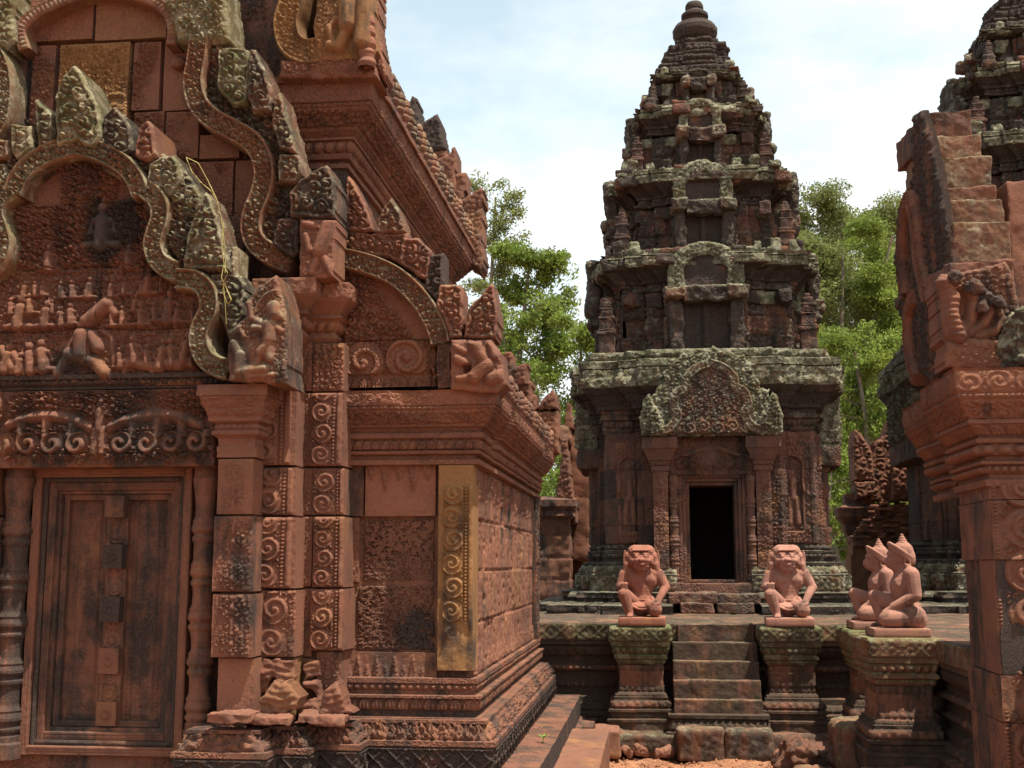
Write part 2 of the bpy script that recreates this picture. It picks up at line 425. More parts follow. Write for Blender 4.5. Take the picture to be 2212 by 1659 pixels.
def lathe(mb, c, prof, n=28, tone=(0, 0, 0, .5), ero=.002, seed=0, res=.01, sq=0, a0=0):
    p = np.array(prof, float); q = np.r_[0, np.cumsum(np.hypot(*np.diff(p, axis=0).T))]
    t = np.linspace(0, q[-1], max(3, int(q[-1]/res))); t = np.unique(np.r_[t, q])
    r = np.interp(t, q, p[:, 0]); z = np.interp(t, q, p[:, 1]); a = np.linspace(0, 2*np.pi, n+1)+a0
    k = 1/np.maximum(np.abs(np.cos(a)), np.abs(np.sin(a))) if sq else np.ones(n+1)
    P = np.stack([c[0]+r[None]*(k*np.cos(a))[:, None], c[1]+r[None]*(k*np.sin(a))[:, None], np.broadcast_to(c[2]+z[None], (n+1, len(t)))], -1)
    nv = np.stack([np.cos(a), np.sin(a), 0*a], -1)
    e = ero*fbm(P, 8, 3, seed); P = P+e[..., None]*nv[:, None, :]
    return mb.grid(P, tone)
def stone(mb, c, size, rot=(0, 0, 0), r=.02, ero=.008, f=6, res=.03, tone=(0, 0, 0, .5), seed=0, crisp=0, taper=0):
    from mathutils import Euler
    hs = np.array(size, float)/2; r = min(r, hs.min()*.95); M = np.array(Euler(rot).to_matrix())
    for ax in range(3):
        for sg in (-1, 1):
            b_, c_ = [(1, 2), (2, 0), (0, 1)][ax]
            nu, nv = [max(3, min(60, int(2*hs[k]/res)+2)) for k in (b_, c_)]
            def ls(n, h):
                m = np.linspace(-1, 1, n); e = 1-r/h*.5
                return np.unique(np.r_[m, [-e, e]])
            a, b = np.meshgrid(ls(nu, hs[b_]), ls(nv, hs[c_]), indexing='ij')
            p = np.zeros(a.shape+(3,)); p[..., ax] = sg; p[..., b_] = a; p[..., c_] = b
            p = p*hs; inn = np.clip(p, -(hs-r), hs-r); d = p-inn; ln = np.linalg.norm(d, axis=-1, keepdims=True)+1e-9
            q = inn+d/ln*r; nn = d/ln
            if taper: q[..., :2] *= (1-taper*(q[..., 2:]/hs[2]+1)/2)
            W = q@M.T+np.array(c)
            W = W+((fbm(W, f, 3, seed)*ero+(vn3(W, f*7, seed)*ero*.3))[..., None])*(nn@M.T)
            mb.grid(W, tone, flip=(sg < 0))
    return mb
def tube(mb, pts, rad, n=8, tone=(0, 0, 0, .5)):
    p = np.array(pts, float); rad = np.broadcast_to(np.asarray(rad, float), (len(p),)); tg = np.gradient(p, axis=0); tg /= np.linalg.norm(tg, axis=1)[:, None]+1e-9
    ref = np.where(np.abs(tg[:, 2:3]) > .9, np.array([[1., 0, 0]]), np.array([[0, 0, 1.]]))
    b = np.cross(tg, ref); b /= np.linalg.norm(b, axis=1)[:, None]+1e-9; c = np.cross(tg, b)
    a = np.linspace(0, 2*np.pi, n+1)
    P = p[:, None]+rad[:, None, None]*(np.cos(a)[None, :, None]*b[:, None]+np.sin(a)[None, :, None]*c[:, None])
    return mb.grid(P, tone, flip=True)

# ------------------------------------------------------------------ materials
def mat_stone(name, c1, c2, ochre=(.42, .21, .06), dark=(.03, .026, .023), lich=(.22, .20, .135), bump=.7, pit=0.0, bs=1.0, rough=.92, green=(.095, .10, .04), orn=26):
    m = bpy.data.materials.new(name); m.use_nodes = True; t = m.node_tree; n = t.nodes; b = n['Principled BSDF']
    def nd(k, **kw):
        x = n.new(k)
        for a, v in kw.items(): setattr(x, a, v)
        return x
    lk = t.links.new
    geo = nd('ShaderNodeNewGeometry'); at = nd('ShaderNodeAttribute', attribute_name='tone'); sp = nd('ShaderNodeSeparateColor'); lk(at.outputs['Color'], sp.inputs[0])
    obj = nd('ShaderNodeTexCoord')
    P = obj.outputs['Object']
    def noise(s, d=5, r=.6, src=None, dist=0):
        x = nd('ShaderNodeTexNoise'); x.inputs['Scale'].default_value = s; x.inputs['Detail'].default_value = d; x.inputs['Roughness'].default_value = r; x.inputs['Distortion'].default_value = dist
        lk(src or P, x.inputs['Vector']); return x.outputs[0]
    def ramp(v, a, bb):
        x = nd('ShaderNodeMapRange'); x.inputs[1].default_value = a; x.inputs[2].default_value = bb; x.interpolation_type = 'SMOOTHSTEP'; lk(v, x.inputs[0]); return x.outputs[0]
    def math_(op, a, bb):
        x = nd('ShaderNodeMath', operation=op)
        for i, v in enumerate((a, bb)):
            if isinstance(v, (int, float)): x.inputs[i].default_value = v
            else: lk(v, x.inputs[i])
        return x.outputs[0]
    def mix(f, a, bb, bt='MIX'):
        x = nd('ShaderNodeMix', data_type='RGBA', blend_type=bt)
        if isinstance(f, (int, float)): x.inputs[0].default_value = f
        else: lk(f, x.inputs[0])
        for i, v in ((6, a), (7, bb)):
            if isinstance(v, tuple): x.inputs[i].default_value = (*v, 1)
            else: lk(v, x.inputs[i])
        return x.outputs[2]
    big = noise(1.7, 5, .6, dist=.6); med = noise(6.5, 6, .62); fin = noise(70, 4, .6); spk = noise(260, 2, .5)
    col = mix(ramp(big, .3, .7), c1, c2)
    col = mix(math_('MULTIPLY', ramp(noise(3.1, 6, .65, dist=.8), .50, .68), .55), col, tuple(a_*.35+b_*.65 for a_, b_ in zip(c1, ochre)))
    col = mix(math_('MULTIPLY', ramp(noise(4.7, 5, .6, dist=.5), .55, .72), .5), col, tuple(x*y for x, y in zip(c2, (.55, .6, .7))))
    col = mix(ramp(math_('ADD', math_('MULTIPLY', sp.outputs[0], 1.25), math_('MULTIPLY', med, .5)), .62, 1.05), col, ochre)
    # block to block lightness
    al = math_('ADD', math_('MULTIPLY', at.outputs['Alpha'], .85), .55)
    cb = nd('ShaderNodeCombineColor')
    for i in range(3): lk(al, cb.inputs[i])
    col = mix(1.0, col, cb.outputs[0], 'MULTIPLY')
    # black crust: stretched in the vertical, with patches
    mp_ = nd('ShaderNodeMapping'); mp_.inputs['Scale'].default_value = (3.2, 3.2, .75); lk(P, mp_.inputs[0])
    st = noise(1.6, 7, .66, mp_.outputs[0], .5)
    dk = ramp(math_('ADD', math_('MULTIPLY', sp.outputs[1], .6), math_('ADD', math_('MULTIPLY', st, .62), math_('MULTIPLY', med, .32))), .58, .76)
    dk = math_('MULTIPLY', dk, .9)
    col = mix(dk, col, mix(ramp(fin, .35, .7), dark, tuple(x*1.6 for x in dark)))
    # pale and green lichen, stronger on the tops of stones
    nz = nd('ShaderNodeSeparateXYZ'); lk(geo.outputs['Normal'], nz.inputs[0])
    up = ramp(nz.outputs[2], -.35, .95)
    l1 = noise(9, 8, .72, dist=.4); l2 = noise(38, 6, .7)
    lf = ramp(math_('ADD', math_('ADD', math_('MULTIPLY', sp.outputs[2], .5), math_('MULTIPLY', math_('MULTIPLY', up, sp.outputs[2]), .34)), math_('ADD', math_('MULTIPLY', l1, .55), math_('MULTIPLY', l2, .3))), .60, .90)
    lc = mix(ramp(l1, .42, .62), green, mix(ramp(l2, .4, .62), lich, tuple(min(1, x*1.55) for x in lich)))
    col = mix(math_('MULTIPLY', lf, .82), col, lc)
    # grain
    gr = nd('ShaderNodeMapRange'); lk(math_('ADD', math_('MULTIPLY', fin, .6), math_('MULTIPLY', spk, .4)), gr.inputs[0]); gr.inputs[1].default_value = .25; gr.inputs[2].default_value = .75; gr.inputs[3].default_value = .72; gr.inputs[4].default_value = 1.26
    cg = nd('ShaderNodeCombineColor')
    for i in range(3): lk(gr.outputs[0], cg.inputs[i])
    col = mix(1.0, col, cg.outputs[0], 'MULTIPLY')
    hgt = math_('ADD', math_('MULTIPLY', noise(24*bs, 6, .65), .6), math_('MULTIPLY', noise(110*bs, 4, .6), .4))
    if pit:
        vo = nd('ShaderNodeTexVoronoi'); vo.inputs['Scale'].default_value = 48; vo.inputs['Randomness'].default_value = 1
        mpv = nd('ShaderNodeMapping'); mpv.inputs['Scale'].default_value = (1, 1, 1.9); lk(P, mpv.inputs[0]); lk(mpv.outputs[0], vo.inputs['Vector'])
        ds = nd('ShaderNodeVectorMath', operation='ADD')
        pt = math_('MULTIPLY', ramp(vo.outputs['Distance'], .42, .12), ramp(noise(17, 3, .5), .45, .6))
        hgt = math_('SUBTRACT', hgt, math_('MULTIPLY', pt, pit))
    if orn:        # dense shallow ornament over the dressed stone, worn away in places
        vo = nd('ShaderNodeTexVoronoi'); vo.inputs['Scale'].default_value = orn; lk(P, vo.inputs['Vector'])
        ve = nd('ShaderNodeTexVoronoi', feature='DISTANCE_TO_EDGE'); ve.inputs['Scale'].default_value = orn; lk(P, ve.inputs['Vector'])
        rg_ = math_('MULTIPLY', math_('SINE', math_('MULTIPLY', vo.outputs['Distance'], 17.0), 0.0), .5)
        od = math_('MULTIPLY', math_('ADD', math_('MULTIPLY', rg_, .6), math_('MULTIPLY', ramp(ve.outputs['Distance'], .0, .16), .75)), ramp(noise(2.6, 4, .6), .38, .60))
        hgt = math_('ADD', hgt, od)
    bp = nd('ShaderNodeBump'); bp.inputs['Strength'].default_value = bump; bp.inputs['Distance'].default_value = .012; lk(hgt, bp.inputs['Height'])
    lk(bp.outputs[0], b.inputs['Normal']); lk(col, b.inputs['Base Color']); b.inputs['Roughness'].default_value = rough
    b.inputs['Specular IOR Level'].default_value = .25
    return m
M_SAND = mat_stone('red_sandstone', (.222, .095, .057), (.150, .070, .048), orn=0, ochre=(.225, .118, .048))
M_ORN = mat_stone('ornate_sandstone', (.222, .095, .057), (.150, .070, .048), orn=26, ochre=(.225, .118, .048))
M_TOWER = mat_stone('weathered_sandstone', (.160, .070, .046), (.110, .060, .046), ochre=(.25, .125, .045), bs=.8, orn=15, dark=(.032, .027, .023), lich=(.215, .21, .15), green=(.095, .10, .05))
M_TOWERP = mat_stone('weathered_plain_sandstone', (.185, .082, .053), (.135, .070, .050), ochre=(.25, .125, .045), lich=(.215, .21, .15), orn=0)
M_LAT = mat_stone('laterite', (.175, .078, .048), (.125, .062, .042), ochre=(.17, .085, .048), bump=.9, pit=1.1, orn=0)
M_STATUE = mat_stone('new_pink_sandstone', (.37, .185, .138), (.315, .158, .118), orn=0, bump=.4, bs=2.0)
M_STATUE_RED = mat_stone('new_red_sandstone', (.31, .130, .088), (.26, .108, .075), orn=0, bump=.45, bs=2.0)
M_TERR = mat_stone('terrace_sandstone', (.215, .095, .06), (.165, .082, .056), lich=(.20, .19, .11), green=(.085, .105, .03), orn=0, dark=(.040, .031, .023))
# ================================================================== the carved library on the left
LIB = thing('carved_library', 'large red sandstone temple building with false door, carved gables and long right side wall', 'temple building', (-2.0, 8.5, 0))
S0 = (0, .08, .0, .5)
def T(oc=0, dk=.08, li=0, a=.5): return (oc, dk+.06, li+.16, a)
Y1, Y2, Y3, Y4 = 6.58, 6.76, 6.94, 7.13
Xa = xx(462, Y1, 1300); X1 = xx(546, Y1, 1300); X2 = xx(637, Y2, 1300); X3 = xx(742, Y3, 1300); X4 = xx(1023, Y4, 1200); YB = 11.09
def Zp(y, Y, x=800): return A(x, y, Y)[2]
# ---- plinth
pl_low = [(Xa, 6.95), (Xa, Y1), (X1, Y1), (X1, Y2), (X2, Y2), (X2, Y3), (X3, Y3), (X3, Y4), (X4, Y4), (X4, YB), (X4-1, YB)]
mb = MB()
dkp = (0, .52, .12, .42)
P = Prof(.42, -.05).to(.42, .2, tone=dkp).to(.37, .21).to(.37, .40, tone=dkp).to(.15, .415, tone=(0, .3, .2, .5)).to(.14, .436)
P.to(.14, .564, diamond(.135), .016, tone=(0, .5, .1, .42)).to(.155, .572).to(.155, .60).to(.125, .604)
P.to(.06, .689, curl(.055, 8), .02, bulge=.045, tone=(0, .3, .1, .5)).to(.095, .692).to(.095, .711).to(.0, .716)
sweep(mb, pl_low, P, res=.0075, tone=(0, .3, .06, .5), ero=.003, seed=3, jag=.012)
part('plinth', mb, M_ORN, LIB)
mb = MB(); pl_up = [(X3-.02, Y4+.0), (X4, Y4), (X4, YB), (X4-1, YB)]
P = Prof(.055, .716).to(.02, .722).to(.02, .757, tone=(0, .45, 0, .4)).to(.02, .825, petals(.075), .014, bulge=.055).to(.055, .828).to(.055, .842).to(.008, .846).to(.008, .866)
P.to(.008, .908, beads(.045), .012, bulge=.03).to(.032, .911).to(.032, .938).to(0, .943)
sweep(mb, pl_up, P, res=.0075, tone=(0, .26, .03, .5), ero=.003, seed=5, jag=.02)
part('base_moulding', mb, M_ORN, LIB)
mb = MB(); sweep(mb, [(Xa+.02, 7.0), (Xa+.02, Y1+.045), (X1-.03, Y1+.045), (X1-.03, Y2+.075), (X2-.03, Y2+.075), (X2-.03, Y3+.04), (X3-.03, Y3+.04), (X3-.03, Y4+.06), (X4-.05, Y4+.06)], Prof(0, .5).to(0, 2.62), res=.02, tone=(0, .3, 0, .42), ero=.006)
part('wall', mb, M_ORN, LIB)
# ---- pilasters: carved blocks one above the other
def pil(name, x0, x1, Y, rows, back, res=.0062, seed=0):
    mb = MB()
    for k, (ya, yb, off, fn, amp, tn, gx0, gx1) in enumerate(rows):
        xm = (x0+x1)/2; za, zb = A(xm, yb, Y)[2], A(xm, ya, Y)[2]
        ua, ub = xx(x0+gx0, Y, (ya+yb)/2), xx(x1+gx1, Y, (ya+yb)/2)
        F = front(Y-off)
        f = None
        if fn: f = (lambda fn, amp: lambda u, v, wd, h: amp*fn(v, u, h, wd)*sm(0, .012, np.minimum(np.minimum(u, wd-u), np.minimum(v, h-v))))(fn, amp)
        relief(mb, F, ua, za+.004, ub-ua, zb-za-.008, f, res=res, back=back+off, tone=tn, ero=.0035, seed=seed+k)
    return part(name, mb, M_SAND, LIB)
W1, W2 = X1-Xa, X2-X1
st1 = strip(.2, (.012, .175, spades(.17), 1.0))
def vary(k, w_):
    s_ = [.66, .60, .68, .64, .58][k % 5]; return strip(w_, (.012, .012+w_*s_, scroll(w_*s_, 3+k, .022), 1.0), (w_*.70, w_*.80, beads(.022), .8), (w_*.84, w_*.97, flat(.6), 1))
bd2 = (lambda w_: strip(w_, (.015, w_*.66, scroll(w_*.60, 3, .024), 1.0), (w_*.70, w_*.80, beads(.022), .8), (w_*.84, w_*.97, flat(.6), 1)))
pil('pilaster', 462, 546, Y1, [(990, 1112, .0, st1, .014, T(0, .12), 8, 0), (1114, 1279, .012, spades(.2, 8), .018, T(0, .24), 0, 2), (1282, 1421, .016, spades(.2, 9), .018, T(0, .2), -2, 2), (1422, 1545, -.03, None, 0, T(0, .05, 0, .6), 4, -2)], .3, seed=2)
pil('pilaster', 550, 637, Y2, [(838, 1006, .0, vary(1, .23), .016, T(), -4, 2), (1008, 1114, -.01, vary(2, .23), .016, T(0, .2), 0, 0), (1116, 1272, .012, vary(3, .23), .018, T(), -2, 2), (1274, 1420, .016, scroll(.17, 5, .03), .016, T(0, .2), -4, 2), (1421, 1548, -.06, None, 0, T(.75, .1, 0, .5), 0, -6)], .3, seed=12)
pil('pilaster', 641, 674, Y3, [(740, 846, 0, curl(.03), .006, T(), 0, 0), (848, 1008, .0, curl(.03), .007, T(), 0, 0), (1010, 1113, -.004, curl(.03), .007, T(), 0, 0), (1115, 1268, .002, curl(.03), .007, T(), 0, 0), (1270, 1420, -.002, curl(.03), .007, T(0, .2), 0, 0), (1421, 1540, -.02, None, 0, T(.4, .1), 0, 0)], .3, seed=22)
bd3 = strip(.2, (.01, .135, scroll(.125, 3, .02), 1.0), (.145, .165, beads(.02), .8), (.168, .19, flat(.7), 1))
pil('pilaster', 674, 742, Y3-.012, [(740, 846, -.01, curl(.04, 9), .012, T(0, .2), 0, 0), (848, 1008, .012, vary(0, .19), .02, T(), -2, 2), (1010, 1113, -.005, bd3, .016, T(0, .2), 0, 0), (1115, 1270, .01, vary(4, .19), .022, T(), 3, 2), (1271, 1406, .018, bd3, .024, T(), -2, 2), (1407, 1545, -.015, curl(.04, 9), .01, T(.25, .15), 6, -8)], .3, seed=32)
mb = MB()          # broken ochre stub where the pilaster foot has weathered away
lay = lambda u, v: .5*np.sin(v*160+2*np.sin(u*30))+.5*curl(.05, 9)(u, v)
for pg, Y, th, tn, sd in (([(556, 1545), (558, 1512), (572, 1502), (580, 1485), (592, 1468), (606, 1478), (622, 1470), (640, 1492), (651, 1506), (640, 1530), (612, 1545)], 6.60, .16, (.42, .12, 0, .56), 3), ([(556, 1500), (560, 1440), (566, 1424), (632, 1424), (634, 1470), (604, 1480), (590, 1462), (575, 1495)], 6.72, .1, (.3, .2, 0, .5), 4),
        ([(640, 1545), (644, 1512), (680, 1508), (672, 1490), (650, 1486), (654, 1472), (690, 1470), (694, 1545)], 6.84, .1, (.32, .12, 0, .54), 5), ([(655, 1470), (650, 1430), (690, 1424), (692, 1462)], 6.88, .1, (.3, .2, 0, .5), 6), ([(690, 1545), (700, 1490), (722, 1470), (736, 1490), (745, 1530), (765, 1545)], 6.80, .16, (.05, .1, 0, .56), 7)):
    slab(mb, front(Y), XZ(pg, Y), th, lay, .006, .006, .02, tn, .022, sd, .012)
for k, (px, py, Y, sz) in enumerate([(505, 1552, 6.50, (.24, .2, .05)), (590, 1556, 6.60, (.22, .2, .04)), (700, 1552, 6.76, (.26, .22, .045))]):
    stone(mb, (xx(px, Y, py), Y, Zp(py, Y)), sz, (0, .03*k, .05*k), .006, .012, 14, .010, T(0, .08, 0, .56), 4+k)
part('broken_base', mb, M_SAND, LIB, label='crumbled yellow stub at the pilaster foot')
# capital of the front pilaster
mb = MB(); z0, z1 = Zp(988, Y1, 500), Zp(834, Y1, 500); H = z1-z0
P = Prof(.0, z0).by(.012, .0).by(0, H*.14).by(-.008, .01).by(0, H*.1).by(.03, .02).by(0, .02).by(-.015, .01).by(0, H*.08, beads(.03), .008, bulge=.015).by(.03, .012).by(0, .025).by(.045, H*.28, curl(.05, 4), .01, bulge=-.025).by(.01, .0).to(.10, z1-.005, tone=T(0, .05))
sweep(mb, [(Xa, 6.9), (Xa, Y1), (X1-.02, Y1), (X1-.02, 6.9)], P, res=.007, tone=T(0, .06), ero=.006, seed=8, jag=.05)
part('capital', mb, M_SAND, LIB)
# ---- false door, frame, colonnettes
Yd = 6.96
def X_(x, y=1300, Y=Yd): return xx(x, Y, y)
door = MB()
zt, zb = Zp(1012, 6.84, 240), Zp(1640, 6.84, 240)
def ring(mb, x0, x1, za, zb_, wdt, Yf, tone, carve=None, seed=0):
    """a rectangular frame moulding: outer x0..x1, za..zb, bars wdt wide, face at Yf"""
    F = front(Yf)
    def sh(u, v, wd, h): return .006*np.sin(np.clip((np.minimum(u, wd-u) if wd < h else np.minimum(v, h-v))/min(wd, h), 0, 1)*np.pi*3)**2
    relief(mb, F, x0, za, wdt, zb_-za, sh, .007, .12, tone, .003, seed=seed); relief(mb, F, x1-wdt, za, wdt, zb_-za, sh, .007, .12, tone, .003, seed=seed+1)
    relief(mb, F, x0+wdt, zb_-wdt, x1-x0-2*wdt, wdt, sh, .007, .12, tone, .003, seed=seed+2); relief(mb, F, x0+wdt, za, x1-x0-2*wdt, wdt, sh, .007, .12, tone, .003, seed=seed+3)
xl, xr = X_(62, 1300, 6.82), X_(408, 1300, 6.82)
zb = A(240, 1632, 6.82)[2]; zt = A(240, 1012, 6.82)[2]
fr = MB(); o = 0
for k, (wdt, Yf, tn) in enumerate([(.05, 6.80, T(0, .1)), (.03, 6.825, T(0, .42)), (.045, 6.845, T(0, .25)), (.022, 6.87, T(0, .3)), (.035, 6.90, T(0, .3))]):
    ring(fr, xl+o, xr-o, zb+o, zt-o, wdt, Yf, tn, seed=k*7); o += wdt
part('door_frame', fr, M_SAND, LIB)
fd = thing_false = None
leafroot = MB()
xi0, xi1, zi0, zi1 = xl+o, xr-o, zb+o, zt-o
wi = xi1-xi0; xc = xi0+wi*.50
def leaf(u, v, wd, h):
    hh = np.zeros(u.shape)
    a = np.abs(u-wd/2)/(wd/2)
    hh += .009*sm(.55, .5, a)*sm(.5, .46, np.abs(v/h-.5))
    hh -= .008*sm(.49, .44, a)*sm(.475, .455, np.abs(v/h-.5))
    m = (a < .40) & (np.abs(v/h-.5) < .44)
    hh[m] += .010*spades(.115, 6)(v[m], (u-wd*.30)[m], None, wd*.4)
    m = (a > .62) & (a < .72)
    hh[m] += .005*beads(.025)(v[m], np.full(m.sum(), .5), None, 1.0)
    return hh
lw = wi*.5-.055
for x0, tn, sd in ((xi0, T(0, .26, 0, .46), 3), (xi1-lw, T(0, .30, 0, .44), 4)):
    mb = MB(); relief(mb, front(Yd-.02), x0, zi0, lw, zi1-zi0, leaf, .0062, .05, tn, .003, seed=sd)
    pt = part('door_leaf', mb, M_SAND, LIB)
mb = MB(); pw = .125; px0 = xc-pw/2
relief(mb, front(Yd-.055), px0, zi0, pw, zi1-zi0, lambda u, v, wd, h: .012*scroll(.1, 4, .02)(v, u, h, wd)*sm(0, .02, np.minimum(u, wd-u)), .006, .08, T(0, .25), .003, seed=7)
post = part('centre_post', mb, M_SAND, LIB)
for k, (ya, yb) in enumerate([(305, 410), (548, 665), (805, 930), (1062, 1190), (1330, 1450)]):
    za, zb2 = A(245, 940+.4335*yb, Yd-.1)[2], A(245, 940+.4335*ya, Yd-.1)[2]
    mb = MB()
    def ros(u, v, wd, h):
        x = (u/wd-.5)*2; y = (v/h-.5)*2; r = np.hypot(x, y); th = np.arctan2(y, x)
        return .008*np.maximum(np.clip(1-np.abs(r-.35)/.13, 0, 1), (sm(.95, .6, r)*(.5+.5*np.cos(8*th))*.6 if k == 2 else 0))
    relief(mb, front(Yd-.10-(.02 if k < 3 else 0)), xc-pw*.48, za, pw*.96, zb2-za, ros, .006, .07, T(0, [.3, .68, .75, .2, .1][k], 0, .42), .003, seed=9+k)
    part('boss', mb, M_SAND, post)
def colonnette(cx, cy, z0, z1, r, parent, name='colonnette', tone=T(0, .2), seed=0, mat=None, res=.006, nn=26):
    prof = []; H = z1-z0; z = z0; k = 0
    seq = [(1.25, .05), (1.18, .03), (.95, .06)]
    t = 0
    prof.append((r*1.28, 0)); prof.append((r*1.28, .05*H)); prof.append((r*1.12, .055*H)); prof.append((r*1.12, .075*H))
    z = .08
    for g in range(5):
        for (rr, dz) in ((.97, .012), (1.14, .008), (1.16, .012), (.98, .008), (1.10, .007), (1.22, .01), (1.22, .016), (1.08, .007), (1.14, .012), (.98, .008), (.92, .03), (.92, .03)):
            prof.append((r*rr, z*H)); z += dz
        if z > .88: break
    while prof[-1][1] > .93*H: prof.pop()
    prof += [(r*1.18, .94*H), (r*1.22, .96*H), (r*1.1, .97*H), (r*1.1, H)]
    m_ = MB(); lathe(m_, (cx, cy, z0), prof, nn, tone, .004, seed, res)
    return part(name, m_, mat or M_SAND, parent)
colonnette(X_(437, 1300, 6.78), 6.78, Zp(1610, 6.75, 430), Zp(1010, 6.75, 430), .063, LIB, tone=T(.15, .22), seed=3)
colonnette(X_(28, 1300, 6.78), 6.78, Zp(1640, 6.75, 30), Zp(1010, 6.75, 30), .075, LIB, tone=T(.1, .36), seed=5)
mb = MB(); stone(mb, (X_(437, 1640, 6.74), 6.76, Zp(1640, 6.75, 430)), (.17, .16, .2), (0, 0, 0), .02, .012, 9, .012, T(0, .5)); part('colonnette_base', mb, M_SAND, LIB)
mb = MB()      # sill and the wall behind the door
relief(mb, front(6.85), xl-.5, .2, xr-xl+.62, zb-.2+.02, None, .012, .2, T(0, .2), .006)
relief(mb, front(6.99), xl-.6, .3, xr-xl+.9, 2.6, None, .02, .1, T(0, .3), .006)
part('wall', mb, M_ORN, LIB)
# ---- lintel
xq0, xq1 = xx(-60, 6.6, 920), xx(462, 6.6, 920); zl0, zl1 = Zp(1007, 6.6, 300), Zp(840, 6.6, 300)
def lint(u, v, wd, h):
    cx = xx(218, 6.6, 920)-xq0; f = np.zeros(u.shape); x = u-cx; y = v/h
    g = curl(.040, 14)(u, v); f = 1.0*g
    ax = np.abs(x)
    arch = .50+.16*np.clip(1-((ax-.33)/.27)**2, 0, 1); bw = .085
    top = np.clip(1-np.abs(y-arch)/bw, 0, 1)**.5*(ax > .05)*(ax < .62)
    f = np.maximum(f*np.where(np.abs(y-arch) < bw*1.3, .4, 1), top*(1.0+.12*np.cos(ax*90)))
    for j, c in enumerate((.13, .28, .43, .58)):
        for s in (-1, 1):
            dx = (x-s*c); dy = (y-.30)*h; r = np.hypot(dx, dy)/.068; th = np.arctan2(dy, dx*s)
            sp = sm(1.05, .9, r)*(.35+.65*sm(-.3, .4, np.cos(2*np.pi*r*1.25-th-.5)))
            f = np.maximum(f*np.where(r < 1.1, .25, 1), sp*(r < 1.1))
            dd = np.clip(1-np.abs(dx-.055*s)/.03, 0, 1)**.5*(y > .36)*(y < arch-bw*.5)
            f = np.maximum(f, dd*.9)
    f = np.maximum(f, np.clip(standing(u, v, cx, .05*h, h*.85)/.03, 0, 1.25))
    f = np.where(y < .16, np.maximum(f*.3, points(.09, 4, True)(u, v, None, .16*h)), f)
    return 0.036*f*sm(0, .01, np.minimum(v, h-v))*np.where(u < cx-.56, .25, 1)
mb = MB(); relief(mb, front(6.62), xq0, zl0, xq1-xq0, zl1-zl0, lint, .0055, .35, T(.05, .26, 0, .46), .004, seed=4)
part('lintel', mb, M_SAND, LIB)
mb = MB(); sweep(mb, [(xq0, 6.66), (xx(500, 6.6, 830), 6.66)], Prof(.0, zl1).to(.05, zl1+.004).to(.05, zl1+.02).to(.07, zl1+.03).to(.07, zl1+.055, dent(.035), .008).to(.10, zl1+.06).to(.10, zl1+.085).to(.0, zl1+.09), res=.007, tone=T(0, .45), seed=5)
part('string_course', mb, M_ORN, LIB)
# ---- first (front) pediment

def pgroup(name, parent):
    o = bpy.data.objects.new(name, None); sc.collection.objects.link(o); o.parent = parent; o.empty_display_size = .1
    ORG[o.name] = ORG[parent.name]; return o
def sl(name, parent, poly, Y, thick, c=.045, amp=.022, tone=T(), res=.007, rnd=.03, seed=1, mat=None, fn=0, rag=.008, ero=.006, xtra=None):
    rim = .020 if name == 'leaf_finial' else 0
    """a traced stone in the plane Y"""
    mb = MB(); f = curl(c, seed) if fn == 0 else fn
    slab(mb, front(Y), XZ(poly, Y), thick, f, amp, res, rnd, tone, ero, seed, rag, rim=rim)
    if xtra: xtra(mb)
    return part(name, mb, mat or M_SAND, parent)
LI = (0, .36, .55, .5)       # lichen-coated stone
LG = (0, .30, .85, .6)
